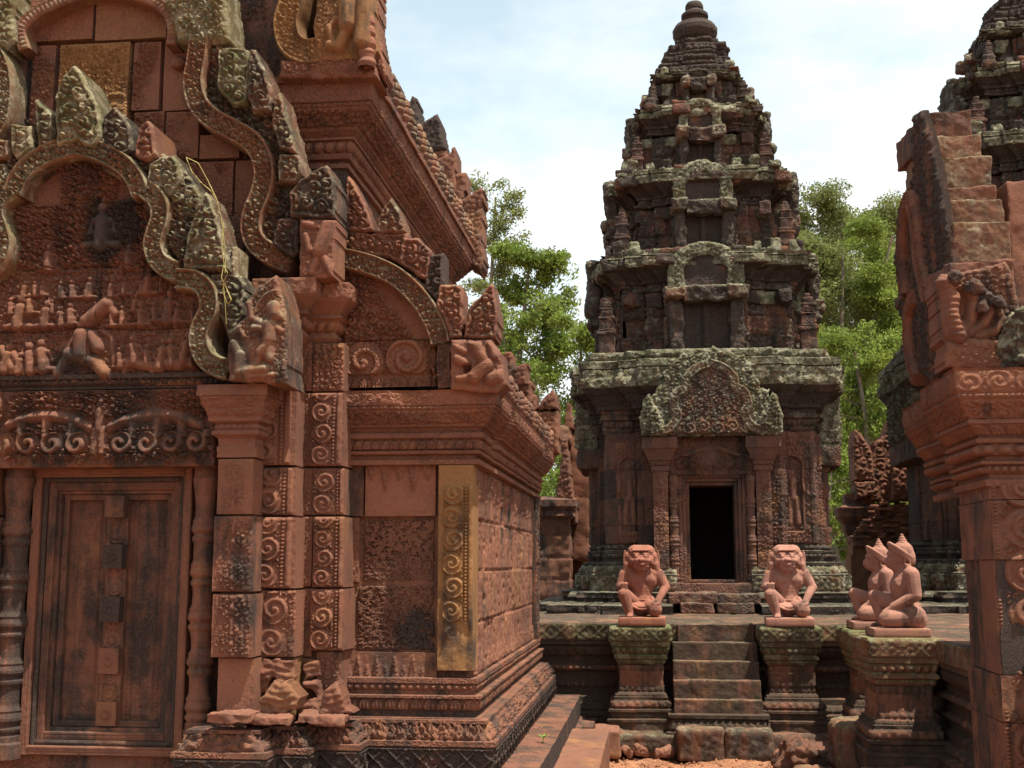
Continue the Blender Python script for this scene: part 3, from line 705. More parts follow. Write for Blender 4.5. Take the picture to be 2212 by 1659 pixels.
# ---- first (front) pediment
PED1 = pgroup('pediment', LIB); YP = 6.60
def mir(pts, c=167, k=.96): return [(c-(x-c)*k, y) for x, y in pts]
def tymp(u, v):
    x0, z0 = XZ([(0, 830)], YP)[0]; k = (A(100, 830, YP)[0]-A(0, 830, YP)[0])/100.0
    px = (u-x0)/k; py = 830-(v-z0)/k
    g = curl(.045, 21)(u, v)
    h = .6*g*(py < 590)+.55*g
    tree = curl(.026, 33)(u, v)
    h += .35*tree*((np.abs(px-110) < 48)*(py > 470)*(py < 560)+(np.abs(px-205) < 60)*(py > 370)*(py < 470))*1.0
    plain = ((py < 455)*(np.abs(px-172) > 62)); h *= np.where(plain, .15, 1)
    ln = lambda y, t: np.clip(1-np.abs(py-y)/t, 0, 1)
    for y in (600, 612, 661, 668, 722, 733, 672, 617): h += .25*ln(y, 3.2)*(px > 105)*(px < 330)
    fg = np.zeros(u.shape)
    def S(px_, py_, hp, m=1, tilt=0):
        nonlocal fg
        fg = np.maximum(fg, seated(u, v, x0+px_*k, z0+(830-py_)*k, hp*k, m, tilt)/(.13*hp*k)*min(1.2, hp/45))
    S(97, 601, 62); S(206, 558, 105); S(270, 600, 55)
    for a, b, c in ((37, 722, 78), (62, 690, 48), (95, 720, 62), (128, 660, 42), (152, 660, 44), (185, 661, 50), (233, 660, 44), (262, 655, 42), (312, 656, 58), (262, 720, 48), (302, 720, 52), (355, 716, 74), (340, 650, 34), (130, 718, 48), (153, 716, 52), (86, 652, 36)): S(a, b, c, 1 if a % 2 else -1, .05 if a % 3 else -.06)
    for a, b, c in ((20, 690, 40), (45, 655, 40), (70, 652, 36), (110, 690, 34), (285, 690, 40), (330, 712, 46), (240, 720, 40), (375, 716, 46), (410, 715, 40), (300, 655, 34), (45, 815, 50), (262, 806, 48), (318, 800, 46), (415, 806, 56)): S(a, b, c, 1 if a % 2 else -1, .05)
    for a, b, c in ((15, 812, 66), (72, 815, 70), (98, 812, 74), (292, 800, 66), (345, 812, 72), (372, 806, 66), (395, 800, 70)): S(a, b, c, 1 if a % 2 else -1, .08)
    def cp(a, b, r, kk=1.0):
        nonlocal fg
        q = lambda p: (x0+p[0]*k, z0+(830-p[1])*k)
        fg = np.maximum(fg, capd(u, v, q(a), q(b), r*k)/(13*k)*1.15*kk)
    # the many-armed giant shaking the hill
    cp((178, 735), (178, 775), 20); cp((196, 735), (212, 762), 15); cp((150, 772), (205, 790), 15); cp((150, 772), (128, 812), 12); cp((205, 790), (228, 812), 14); cp((178, 715), (178, 722), 14)
    cp((210, 720), (238, 738), 7); cp((238, 738), (246, 792), 7); cp((160, 735), (142, 765), 7); cp((186, 706), (226, 672), 17); cp((226, 672), (245, 690), 12)
    for t in range(9): cp((222+2*t, 742), (242+1.5*t, 792-3*t), 2.2, .6); cp((146-2*t, 742), (120+1*t, 772-2*t), 2.2, .6)
    cp((275, 790), (320, 800), 12); cp((320, 800), (330, 812), 8); cp((275, 790), (268, 812), 7); cp((355, 795), (385, 800), 13); cp((30, 770), (60, 810), 10); cp((5, 760), (30, 800), 12)
    h = np.where(fg > .05, np.maximum(h*.4, fg), h)
    seam = 0
    for y in (458, 592, 722): seam = np.maximum(seam, np.clip(1-np.abs(py-y-2*np.sin(px/40))/2.0, 0, 1))
    for xs, ya, yb in ((208, 592, 722), (128, 592, 722), (350, 592, 660), (258, 592, 722), (192, 722, 830), (62, 722, 830), (355, 722, 830), (195, 330, 458), (285, 458, 592)): seam = np.maximum(seam, np.clip(1-np.abs(px-xs)/1.8, 0, 1)*(py > ya)*(py < yb))
    return h-.7*seam
tp = [(-90, 832), (-90, 560), (-8, 590), (-8, 430), (30, 402), (60, 378), (100, 352), (167, 318), (235, 352), (280, 390), (300, 425), (325, 445), (330, 500), (330, 590), (400, 612), (438, 640), (430, 700), (420, 740), (430, 790), (440, 832)]
x0_, z0_ = XZ([(0, 830)], YP)[0]; kk_ = (A(100, 830, YP)[0]-A(0, 830, YP)[0])/100.0
def ttone(mbx):
    pass
mb = MB(); F = front(YP)
poly = XZ(tp, YP)
slab(mb, F, poly, .2, tymp, .044, .0052, .01, (.0, .2, 0, .45), .004, 5, .003)
# stains of the tympanum: black crust over the seated figure and the right of it
for k in range(len(mb.c)):
    px = (mb.v[k][:, 0]-x0_)/kk_; py = 830-(mb.v[k][:, 2]-z0_)/kk_
    c = np.array(mb.c[k]); bl = np.exp(-((px-212)/32)**2-((py-525)/48)**2)+.8*np.exp(-((px-255)/28)**2-((py-500)/50)**2)+.6*np.exp(-((px-150)/45)**2-((py-790)/30)**2)+.35*np.exp(-((px-150)/40)**2-((py-640)/22)**2)
    c[:, 1] += bl*.75; c[:, 0] += .30*(py > 590)*(px > 60)*(px < 330); mb.c[k] = c
part('tympanum', mb, M_SAND, PED1)
wb = .125
for pts in ([(167, 316), (215, 328), (263, 353), (292, 383), (308, 420)], [(315, 408), (342, 432), (350, 467), (339, 505), (334, 532), (346, 565), (372, 584), (386, 586)], [(384, 603), (425, 607), (450, 632), (454, 670), (438, 705), (433, 738), (446, 775), (474, 793), (496, 797)]):
    for m in (0, 1):
        q = mir(pts) if m else pts
        p3 = XZ(q, 6.48); p3 = p3 if not m else p3
        if m: p3 = p3[::-1]
        mb = MB(); band(mb, front(6.48), p3[::-1] if not m else p3[::-1], wb*(1.0 if pts[0][1] < 500 else .95), .2, curl(.03, 7), .016, .006, (.0, .26, .42, .52), 3, rims=(1, 1)) if False else band(mb, front(6.48), p3, wb, .2, curl(.042, 7), .033, .006, (.0, .20, .62, .58), 3)
        part('arch_band', mb, M_SAND, PED1)
# crest mass behind the band and its flame leaves
sl('crest', PED1, [(-60, 560), (-60, 330), (20, 330), (75, 300), (120, 250), (215, 250), (290, 300), (335, 330), (380, 335), (415, 385), (440, 420), (475, 450), (500, 540), (505, 600), (470, 605), (400, 590), (335, 500), (300, 420), (167, 330), (40, 420), (0, 500)], 6.53, .16, .055, .055, (0, .42, .45, .45), seed=11)
leaves = [([(120, 318), (117, 205), (133, 168), (158, 137), (172, 150), (192, 188), (214, 226), (222, 300), (200, 322), (168, 306)], 6.44, .30, (0, .3, .85, .55)),
          ([(216, 322), (222, 252), (246, 224), (262, 240), (284, 275), (288, 325), (262, 345)], 6.46, .32, (0, .5, .4, .45)),
          ([(288, 338), (297, 278), (318, 255), (332, 272), (340, 335), (318, 352)], 6.45, .34, (0, .2, .3, .5)),
          ([(314, 395), (322, 352), (350, 334), (372, 332), (388, 352), (396, 392), (372, 430), (335, 420)], 6.47, .32, (0, .36, .65, .5)),
          ([(352, 440), (372, 400), (420, 396), (440, 425), (430, 470), (390, 470)], 6.5, .25, (0, .3, .75, .6)),
          ([(392, 585), (400, 520), (425, 445), (440, 412), (455, 420), (472, 470), (488, 530), (498, 585)], 6.46, .26, (0, .36, .6, .5)),
          ([(492, 600), (498, 532), (512, 530), (514, 600)], 6.52, .2, (0, .2, .7, .62)),
          ([(452, 640), (452, 590), (520, 590), (532, 612), (530, 680), (495, 740), (478, 700)], 6.5, .2, (0, .4, .5, .45)),
          ([(118, 320), (117, 248), (96, 228), (78, 208), (73, 225), (78, 305), (88, 335)], 6.46, .28, (0, .4, .6, .5)),
          ([(73, 322), (68, 270), (40, 268), (22, 264), (24, 330), (40, 350)], 6.45, .3, (0, .3, .75, .6)),
          ([(24, 345), (20, 300), (-5, 300), (-30, 290), (-30, 350)], 6.46, .25, (0, .3, .5, .5)),
          ([(35, 405), (10, 350), (-20, 360), (-60, 420), (-40, 480)], 6.47, .25, (0, .4, .6, .5))]
for k, (pg, Y, th, tn) in enumerate(leaves): sl('leaf_finial', PED1, pg, Y, th, .07, .045, tn, seed=20+k, rnd=.035)
# makara with a standing lion at the right end
def lionfig(u, v):
    x0, z0 = XZ([(560, 830)], 6.42)[0]; k = (A(600, 760, 6.42)[0]-A(500, 760, 6.42)[0])/100
    g = curl(.034, 5)(u, v); px = 560+(u-x0)/k; py = 830-(v-z0)/k
    h = .55*g*np.where((px > 497)*(px < 560)*(py > 735), .35, 1); fg = np.zeros(u.shape)
    def cp(a, b, r, kk=1.0):
        nonlocal fg
        q = lambda p: (x0+(p[0]-560)*k, z0+(830-p[1])*k)
        fg = np.maximum(fg, capd(u, v, q(a), q(b), r*k)/(14*k)*1.5*kk)
    cp((590, 672), (592, 684), 17); cp((596, 690), (605, 690), 8); cp((582, 706), (584, 738), 15); cp((584, 745), (566, 766), 13); cp((566, 766), (556, 790), 9); cp((584, 750), (586, 778), 11)
    cp((572, 706), (542, 690), 8); cp((542, 690), (536, 660), 8); cp((566, 715), (550, 712), 9); cp((590, 706), (606, 720), 7)
    cp((505, 745), (520, 770), 10); cp((520, 770), (520, 805), 12); cp((520, 805), (575, 800), 11); cp((495, 735), (515, 712), 8); cp((515, 712), (528, 730), 6); cp((530, 815), (600, 812), 6)
    arc = np.clip(1-np.abs(np.hypot(px-600, (py-690)*.9)-50)/6, 0, 1)*(py < 680)
    return np.maximum(np.where(fg > .08, np.maximum(.2*h, fg), h), arc*.8)
mb = MB(); slab(mb, front(6.40), XZ([(490, 745), (500, 712), (530, 684), (527, 654), (547, 628), (600, 590), (610, 631), (620, 684), (622, 832), (600, 829), (493, 823)], 6.40), .30, lionfig, .030, .0055, .02, (0, .3, .38, .52), .005, 6, .008)
part('makara', mb, M_SAND, PED1, label='makara head with a standing lion')
# ---- the left jamb, mostly outside the picture
pil('pilaster', -118, -30, Y1, [(990, 1112, .0, st1, .014, T(0, .12), 0, 0), (1114, 1279, .012, spades(.2, 8), .018, T(0, .3), 0, 0), (1282, 1421, .016, spades(.2, 9), .018, T(0, .25), 0, 0), (1422, 1640, -.01, None, 0, T(0, .1, 0, .55), 0, 0)], .3, seed=42)
xm0, xm1 = xx(-118, Y1, 1300), xx(-30, Y1, 1300)
mb = MB(); P = Prof(.0, z0).by(.012, .0).by(0, H*.14).by(-.008, .01).by(0, H*.1).by(.03, .02).by(0, .02).by(-.015, .01).by(0, H*.08, beads(.03), .008, bulge=.015).by(.03, .012).by(0, .025).by(.03, H*.28, curl(.05, 4), .01, bulge=-.02).to(.05, z1-.005)
sweep(mb, [(xm0, 6.95), (xm0, Y1), (xm1-.05, Y1), (xm1-.05, 6.95)], P, res=.01, tone=T(0, .1), ero=.006, seed=8, jag=.03); part('capital', mb, M_SAND, LIB)
mb = MB(); sweep(mb, [(xm0-.4, 7.3), (xm0-.4, 6.8), (xm0-.02, 6.8), (xm0-.02, Y1), (xm1-.3, Y1), (xm1-.3, 6.95)], Prof(.3, -.05).to(.3, .4).to(.14, .42).to(.14, .56, diamond(.135), .016).to(.15, .6).to(.06, .69, curl(.055, 8), .02, bulge=.045).to(-.1, .72), res=.012, tone=(0, .3, .06, .5), ero=.004, seed=3); part('plinth', mb, M_SAND, LIB)
mb = MB(); sweep(mb, [(xm0-.3, 10.9), (xm0-.3, 7.2), (xm0-.02, 7.2), (xm0-.02, 6.9)], Prof(0, .3).to(0, 3.3), res=.03, tone=T(0, .3), ero=.01, blocks=blockfn(.6, .32, .008, .012, .012, 3)); part('wall', mb, M_ORN, LIB)
# ---- second pediment, behind
PED2 = pgroup('pediment', LIB)
mb = MB(); Yt = 6.96; F = front(Yt)
def pan(px0, py0, px1, py1, fn, amp, tn, off=0, sd=0, res=.0075):
    a, b = XZ([(px0, py1), (px1, py0)], Yt)
    relief(mb, front(Yt-off), a[0]+.0012, a[1]+.0012, b[0]-a[0]-.0024, b[1]-a[1]-.0024, (lambda u, v, wd, h: amp*fn(u, v)*sm(0, .015, np.minimum(np.minimum(u, wd-u), np.minimum(v, h-v)))) if fn else None, res, .12+off, tn, .004, seed=sd)
cg = curl(.04, 41)
def part_carve(f, side=1): return lambda u, v: f(u, v)*sm(-.1, .2, fbm(np.stack([u, v, 0*u], -1), 5, 2, 3)+side)
pan(-60, -30, 42, 96, None, 0, T(.1, .05, 0, .5), 0, 1); pan(42, -40, 206, 92, None, 0, T(.12, .04, 0, .52), .0, 2); pan(206, -40, 366, 90, None, 0, T(.42, .08, .1, .5), .012, 3)
pan(-60, 97, 60, 250, cg, .012, T(0, .2, 0, .42), 0, 4); pan(60, 97, 122, 300, part_carve(cg, -.2), .02, T(0, .05, 0, .46), .0, 5); pan(122, 92, 284, 300, lambda u, v: np.maximum(.5*cg(u, v), scroll(.25, 3, .04)(u-.03, v-.0, None, .30)), .022, T(.85, .08, 0, .62), .018, 6)
pan(284, 90, 350, 240, part_carve(cg, -.25), .022, T(0, .05, 0, .48), .006, 7); pan(350, 90, 416, 240, None, 0, T(0, .06, 0, .5), 0, 8)
pan(284, 240, 356, 360, cg, .02, T(0, .04, 0, .5), 0, 9); pan(356, 240, 432, 345, part_carve(cg, .0), .02, T(0, .04, 0, .52), .008, 10); pan(432, 290, 520, 345, None, 0, T(.1, .03, 0, .5), .012, 11)
pan(380, 347, 505, 470, part_carve(cg, -.2), .02, T(.2, .05, 0, .52), .0, 12); pan(505, 345, 560, 470, None, 0, T(0, .15, 0, .42), 0, 13); pan(380, 470, 470, 600, None, 0, T(0, .1, 0, .45), 0, 14); pan(470, 466, 530, 605, None, 0, T(0, .25, 0, .42), .01, 15)
pan(-60, 250, 122, 345, cg, .02, T(0, .3, 0, .42), 0, 16)
bx = XZ([(390, 140)], Yt)[0]
mb2 = MB(); stone(mb2, (bx[0], Yt-.03, bx[1]), (.085, .09, .085), (0, 0, 0), .04, .006, 20, .01, T(0, .1), 3)
part('tympanum', mb, M_ORN, PED2); part('boss', mb2, M_SAND, PED2)
pS = [(434, 84), (428, 133), (421, 182), (432, 227), (462, 258), (505, 282), (545, 307), (567, 340), (574, 380), (566, 420), (551, 458), (545, 495), (557, 527), (590, 552), (632, 570)]
YS = 6.80
mb = MB(); band(mb, front(YS), XZ(pS, YS), .142, .16, curl(.045, 17), .035, .006, (.10, .16, .50, .56), 3); part('arch_band', mb, M_SAND, PED2)
pS2 = [(-14, 115), (2, 150), (8, 200), (0, 260), (-20, 300)]
mb = MB(); band(mb, front(YS), XZ(pS2, YS)[::-1], .142, .16, curl(.045, 17), .035, .006, (.0, .2, .6, .56), 3); part('arch_band', mb, M_SAND, PED2)
pT = [(46, 102), (38, 60), (62, 28), (110, 2), (200, -30), (300, -14), (352, 14), (368, 52), (364, 92)]
mb = MB(); band(mb, front(YS+.03), XZ(pT, YS), .075, .14, beads(.03), .008, .007, (.2, .1, .45, .55), 3); part('arch_band', mb, M_SAND, PED2)
sl('crest', PED2, [(365, -40), (485, -40), (492, 20), (500, 88), (440, 100), (380, 92), (372, 50), (352, 6)], YS-.02, .3, .06, .03, LG, seed=31, rnd=.04)
sl('crest', PED2, [(-60, -40), (40, -40), (30, 40), (34, 85), (16, 110), (-60, 120)], YS-.02, .3, .06, .03, LG, seed=32, rnd=.04)
sl('crest', PED2, [(452, 108), (470, 96), (530, 104), (560, 130), (592, 200), (610, 230), (634, 280), (642, 330), (640, 400), (640, 560), (590, 560), (545, 500), (560, 420), (572, 380), (560, 330), (520, 285), (465, 260), (440, 230), (452, 160)], YS+.04, .2, .06, .06, (0, .42, .42, .46), seed=33)
for k, (pg, Y, th, tn) in enumerate([
    ([(468, 190), (470, 108), (500, 100), (538, 106), (545, 150), (535, 225), (500, 232)], 6.74, .22, (0, .38, .85, .46)),
    ([(532, 205), (534, 120), (540, 104), (552, 104), (566, 133), (590, 200), (588, 240), (545, 245)], 6.72, .26, (0, .36, .45, .5)),
    ([(586, 262), (590, 215), (606, 196), (613, 215), (622, 258), (634, 285), (642, 332), (600, 322)], 6.72, .26, (0, .32, .5, .5)),
    ([(598, 350), (602, 332), (646, 332), (655, 350), (655, 378), (640, 400), (600, 395)], 6.74, .2, (0, .3, .5, .5)),
    ([(625, 470), (622, 418), (650, 385), (705, 352), (712, 362), (726, 392), (727, 440), (726, 470), (690, 474)], 6.70, .26, (0, .4, .4, .46)),
    ([(585, 530), (598, 470), (648, 470), (648, 545), (630, 560)], 6.74, .2, (0, .45, .25, .42))]): sl('leaf_finial', PED2, pg, Y, th, .07, .045, tn, seed=50+k, rnd=.03)
def elef(u, v):
    x0, z0 = XZ([(685, 600)], 6.7)[0]; k = (A(700, 550, 6.7)[0]-A(600, 550, 6.7)[0])/100; fg = np.zeros(u.shape)
    def cp(a, b, r):
        nonlocal fg
        q = lambda p: (x0+(p[0]-685)*k, z0+(600-p[1])*k)
        fg = np.maximum(fg, capd(u, v, q(a), q(b), r*k)/(14*k)*1.4)
    cp((712, 480), (690, 545), 16); cp((690, 545), (672, 590), 8); cp((655, 482), (680, 490), 9); cp((660, 510), (668, 540), 9); cp((700, 560), (716, 590), 9)
    return np.maximum(.5*curl(.032, 6)(u, v)*(fg < .1), fg)
mb = MB(); slab(mb, front(6.70), XZ([(646, 600), (646, 470), (700, 474), (727, 474), (722, 540), (720, 598), (690, 602)], 6.7), .26, elef, .03, .006, .02, (.12, .2, .1, .58), .005, 8); part('makara', mb, M_SAND, PED2)
# ---- wall of the nave and its cornice
Yn = 7.30; Xn = xx(745, Yn, 350); Ye = 7.05
mb = MB()
a = A(470, 610, Yn); b = A(745, 180, Yn)
relief(mb, front(Yn), a[0], a[2]-.9, Xn-a[0], b[2]-a[2]+.9, None, .012, .3, T(0, .25, 0, .42), .006, blockfn(.5, .28, .008, .01, .008, 3))
a = A(470, 180, Yn); relief(mb, front(Yn-.02), a[0], a[2], .62, 1.2, part_carve(lambda u, v, *_: curl(.05, 3)(u, v), -.1) and (lambda u, v, wd, h: .02*curl(.05, 3)(u, v)*sm(.1, .4, fbm(np.stack([u, v, 0*u], -1), 4, 2, 3))), .009, .3, T(0, .3, .1, .45), .006, None)
relief(mb, side(Xn), Yn, 2.7, 4.0, 1.9, None, .02, .3, T(0, .35, 0, .4), .006, blockfn(.7, .32, .008, .012, .012, 5))
part('nave_wall', mb, M_ORN, LIB)
def ZE(y): return A(780, y, 7.12)[2]
mb = MB()
P = Prof(0, ZE(345)).to(.03, ZE(344)).to(.03, ZE(334)).to(.008, ZE(333)).to(.008, ZE(327)).to(.04, ZE(325)).to(.05, ZE(314)).to(.035, ZE(312)).to(.05, ZE(288), beads(.07), .016, bulge=.028).to(.075, ZE(286)).to(.075, ZE(281)).to(.055, ZE(279)).to(.10, ZE(268)).to(.105, ZE(262))
P.to(.19, ZE(231), curl(.045, 6), .01, bulge=-.02).to(.20, ZE(229)).to(.20, ZE(222), dent(.03), .008).to(.215, ZE(220)).to(.225, ZE(182), diamond(.1, 8), .005).to(.25, ZE(180)).to(.25, ZE(168)).to(-.2, ZE(160))
sweep(mb, [(Xn-1.5, Yn), (Xn, Yn), (Xn, 11.3), (Xn-1, 11.3)], P, res=.0085, tone=(0, .2, 0, .46), ero=.004, seed=9)
part('cornice', mb, M_ORN, LIB)
XE = Xn+.25; ZT = ZE(165)
# ---- roof of the nave with its row of eave finials
mb = MB(); yy = np.arange(7.1, 11.4, .012); tt = np.linspace(0, 1, 60)
U, TT = np.meshgrid(yy, tt, indexing='ij')
rx = XE-.06-1.15*TT; rz = ZT+.02+1.25*np.sin(TT*np.pi/2)**.9
P3 = np.stack([rx, U, rz+.035*np.abs(np.sin(U*np.pi/.2))], -1); mb.grid(P3, (0, .4, .3, .45), flip=False)
rf = part('roof', mb, M_SAND, LIB)
def eave(name, x, z, ya, yb, p, s, parent, seed=0, tone=(.1, .3, .4, .55)):
    mb = MB(); k = 0; y = ya
    while y < yb:
        q = [(.052, 0), (.062, .02), (.054, .045), (.062, .055), (.066, .075), (.054, .095), (.060, .105), (.056, .125), (.042, .14), (.048, .15), (.038, .172), (.02, .19), (.004, .2)]
        sc_ = s*(.9+.2*float(hsh(np.int64(k), np.int64(seed))))
        m = MB(); lathe(m, (0, 0, 0), [(a*sc_, b*sc_) for a, b in q], 14, tone, .006, k, .009)
        for v in m.v:
            w_ = v.copy(); w_[:, 0] = v[:, 0]*.8+.25*v[:, 2]; w_[:, 1] *= .95; w_ += (x, y, z); mb.add(w_, m.q[0], None, tone)
        y += p; k += 1
    return part(name, mb, M_SAND, parent)
eave('eave_finials', XE-.07, ZT-.0, 7.12, 11.3, .16, 1.05, rf, 3)
# ---- top gable at the nave front
PED3 = pgroup('pediment', LIB)
def topend(u, v):
    x0, z0 = XZ([(750, 120)], 6.98)[0]; k = (A(800, 100, 6.98)[0]-A(700, 100, 6.98)[0])/100; px = 750+(u-x0)/k; py = 120-(v-z0)/k; fg = np.zeros(u.shape)
    def cp(a, b, r):
        nonlocal fg
        q = lambda p: (x0+(p[0]-750)*k, z0+(120-p[1])*k)
        fg = np.maximum(fg, capd(u, v, q(a), q(b), r*k)/(14*k)*1.6)
    cp((752, 5), (756, 60), 22); cp((756, 60), (735, 105), 14); cp((735, 105), (715, 100), 12); cp((792, 0), (786, 100), 22); cp((712, 60), (722, 95), 9); cp((728, 40), (716, 55), 7)
    ring_ = np.clip(1-np.abs(np.hypot((px-690), (py-50)*.9)-34)/5, 0, 1)*(px < 690)
    return np.maximum.reduce([.5*curl(.034, 6)(u, v)*(fg < .1), fg, ring_])
mb = MB(); slab(mb, front(6.97), XZ([(686, 130), (676, 60), (690, -40), (806, -40), (812, 60), (818, 110), (800, 128)], 6.97), .3, topend, .034, .006, .02, (.55, .25, .2, .55), .005, 8); part('makara', mb, M_SAND, PED3)
mb = MB(); band(mb, front(6.99), XZ([(640, -40), (628, 10), (618, 50), (628, 92), (660, 112), (706, 104)], 6.99), .17, .25, curl(.034, 27), .02, .006, (.85, .18, .1, .5), 3, rim=.14); part('arch_band', mb, M_SAND, PED3)
def basefig(u, v):
    return np.maximum(.6*curl(.05, 12)(u, v), 0)
sl('base', PED3, [(604, 168), (604, 128), (655, 130), (700, 118), (770, 112), (790, 60), (800, 50), (808, 110), (816, 168)], 6.99, .32, .05, .024, (.1, .12, .1, .56), seed=61, rnd=.02)
mb = MB()      # turned ringed finial at the corner
c = A(793, 150, 6.97); lathe(mb, (c[0], 6.95, c[2]), [(.05, 0), (.06, .03), (.045, .06), (.05, .08), (.058, .1), (.045, .12), (.055, .15), (.05, .18), (.04, .2), (.052, .22), (.05, .25), (.04, .27), (.05, .29), (.045, .32), (.02, .36)], 18, (.3, .15, .2, .6), .006, 3, .008); part('leaf_finial', mb, M_SAND, PED3)
# side and back of the gable, seen from its end
sl('crest', PED3, [(806, 150), (806, 60), (812, -40), (820, -30), (818, 60), (828, 120), (838, 160), (830, 172)], 7.06, .22, .04, .03, (.3, .2, .3, .6), seed=63)
# ---- back gable of the nave (stepped stones, leaf points)
PED4 = pgroup('rear_gable', LIB); Yr = 11.42
for k, (pg, Y, tn) in enumerate([
    ([(838, 230), (842, 185), (855, 166), (865, 185), (878, 228), (882, 260), (850, 262)], Yr, (0, .5, .2, .42)),
    ([(870, 275), (880, 222), (890, 205), (900, 212), (905, 240), (905, 290)], Yr+.02, (0, .62, .1, .4)),
    ([(885, 330), (902, 270), (930, 250), (945, 242), (952, 262), (966, 322), (920, 330)], Yr, (0, .45, .2, .46)),
    ([(905, 400), (908, 325), (966, 322), (970, 352), (955, 400)], Yr+.015, (0, .12, .1, .5)),
    ([(935, 470), (940, 345), (968, 330), (984, 310), (986, 330), (985, 372), (985, 410), (980, 470)], Yr-.01, (0, .2, .05, .46)),
    ([(945, 420), (985, 372), (1006, 372), (1008, 395), (1002, 420), (1000, 470), (950, 470)], Yr+.02, (0, .1, .1, .5)),
    ([(985, 470), (995, 430), (1035, 405), (1042, 402), (1046, 430), (1040, 450), (1000, 460)], Yr-.06, (0, .3, .1, .42)),
    ([(992, 480), (1000, 445), (1040, 440), (1045, 470), (1040, 520), (1048, 560), (1040, 590), (1010, 570)], Yr-.05, (0, .3, .4, .5))]):
    sl('gable_block', PED4, pg, Y, .35, .06, .012, tn, .012, .03, 70+k, rag=.012)
# ---- the side aisle: front wall, corner pilaster, side wall
mb = MB(); Fa = front(Y4+.035)
relief(mb, front(Y4+.17), X3-.03, .9, X4-X3+.0, 1.4, None, .015, .3, T(0, .5))
for (px0, py0, px1, py1, off, fn, amp, tn, sd) in [
    (745, 1118, 778, 1258, .012, curl(.04, 5), .004, T(0, .08, 0, .48), 1), (745, 1260, 766, 1408, .01, curl(.04, 5), .004, T(0, .05, 0, .5), 2), (745, 1006, 788, 1116, .006, points(.1, 3, True), .006, T(0, .25, 0, .45), 3),
    (789, 1004, 943, 1116, .016, None, 0, T(0, .02, 0, .62), 4), (744, 1409, 945, 1462, .012, None, 0, T(0, .18, 0, .48), 5)]:
    a, b = XZ([(px0, py1), (px1, py0)], Y4+.035)
    f = None
    if sd == 5: f = lambda u, v, wd, h: .012*points(.055, 5)(u, v, None, h)
    elif sd == 4: f = lambda u, v, wd, h: .014*points(.085, 7, True)(u, np.clip(v-h*.38, 0, None), None, h*.62)*(v > h*.38)
    elif fn: f = (lambda fn, amp: lambda u, v, wd, h: amp*fn(u, v, wd, h))(fn, amp)
    relief(mb, front(Y4+.035-off), a[0]+.002, a[1]+.002, b[0]-a[0]-.004, b[1]-a[1]-.004, f, .0062, .1, tn, .003, seed=sd)
part('aisle_wall', mb, M_SAND, LIB)
def latblock(u, v, wd, h):
    P = np.stack([u, v*1.6, 0*u], -1); e = np.minimum(np.minimum(u, wd-u), np.minimum(v, h-v))
    pit = sm(.36, .50, vn3(P, 48, 3)*.75+vn3(P, 95, 5)*.55)
    return -.018*pit-.02*(1-sm(0, .014, e+.004*vn3(P, 20, 2)))**2-.003*(vn3(P, 140, 8) > .3)
for pg, tn, sd in (((779, 1119, 942, 1258), (0, .12, 0, .5), 1), ((766, 1262, 942, 1407), (0, .18, 0, .46), 2)):
    mb = MB(); a, b = XZ([(pg[0], pg[3]), (pg[2], pg[1])], Y4+.04)
    hx, hz = XZ([(893, 1156)], Y4+.04)[0]
    f = latblock if sd == 2 else (lambda u, v, wd, h: latblock(u, v, wd, h)-.05*((np.abs(u-(hx-a[0])) < .021)*(np.abs(v-(hz-a[1])) < .017)))
    relief(mb, front(Y4+.045), a[0]+.006, a[1]+.003, b[0]-a[0]-.011, b[1]-a[1]-.006, f, .0048, .04, tn, .006, seed=sd, wear=False)
    if sd == 2:
        for k in range(len(mb.c)):
            c = np.array(mb.c[k]); V = mb.v[k]; q = XZ([(900, 1360)], Y4+.04)[0]
            c[:, 1] += .9*np.exp(-((V[:, 0]-q[0])/.11)**2-((V[:, 2]-q[1])/.10)**2); mb.c[k] = c
    part('laterite_block', mb, M_LAT, LIB)
mb = MB()
a, b = XZ([(944, 1448), (1023, 1004)], Y4-.03)
cw = b[0]-a[0]
relief(mb, front(Y4-.03), a[0], a[1], cw, b[1]-a[1], lambda u, v, wd, h: .017*strip(wd, (.03, wd*.70, scroll(wd*.64, 3, .022), 1.0), (wd*.74, wd*.84, beads(.02), .7), (wd*.87, wd*.98, flat(.6), 1))(v, u)*sm(.03, .06, v)*sm(0, .05, h-v-.1)*sm(.1, .35, v+.25*vn3(np.stack([u, v, 0*u], -1), 8, 2)), .0058, .2, (.74, .16, 0, .5), .003, seed=6)
for k in range(len(mb.c)):
    c = np.array(mb.c[k]); nz_ = fbm(mb.v[k], 3.0, 3, 77); c[:, 0] = np.clip(.78+.25*nz_, .45, .95); c[:, 1] += .25*np.clip(fbm(mb.v[k]*np.array([3, 3, .7]), 2.5, 3, 99), 0, 1); c[:, 3] += .12+.12*vn3(mb.v[k], 6, 5); mb.c[k] = c
part('pilaster', mb, M_SAND, LIB, label='ochre yellow corner pilaster with scroll carving')
mb = MB()
bl = blockfn(.55, .31, .008, .016, .012, 7, .94)
def sidew(u, v, wd, h):
    P = np.stack([u, v*.5, 0*u], -1)
    return -.010*sm(.2, .6, vn3(P, 40, 3)*.7+vn3(P, 90, 4)*.4)*(v > .17)*(v < .98)+.012*(points(.10, 5)(u, v, None, .15))*(v < .15)+.014*(v > 1.0)*points(.09, 7, True)(u, np.clip(v-1.0, 0, .25), None, .25)
relief(mb, side(X4-.012), Y4+.06, .94, YB-Y4-.12, 1.26, sidew, .011, .2, (.05, .06, .1, .56), .004, bl, seed=4)
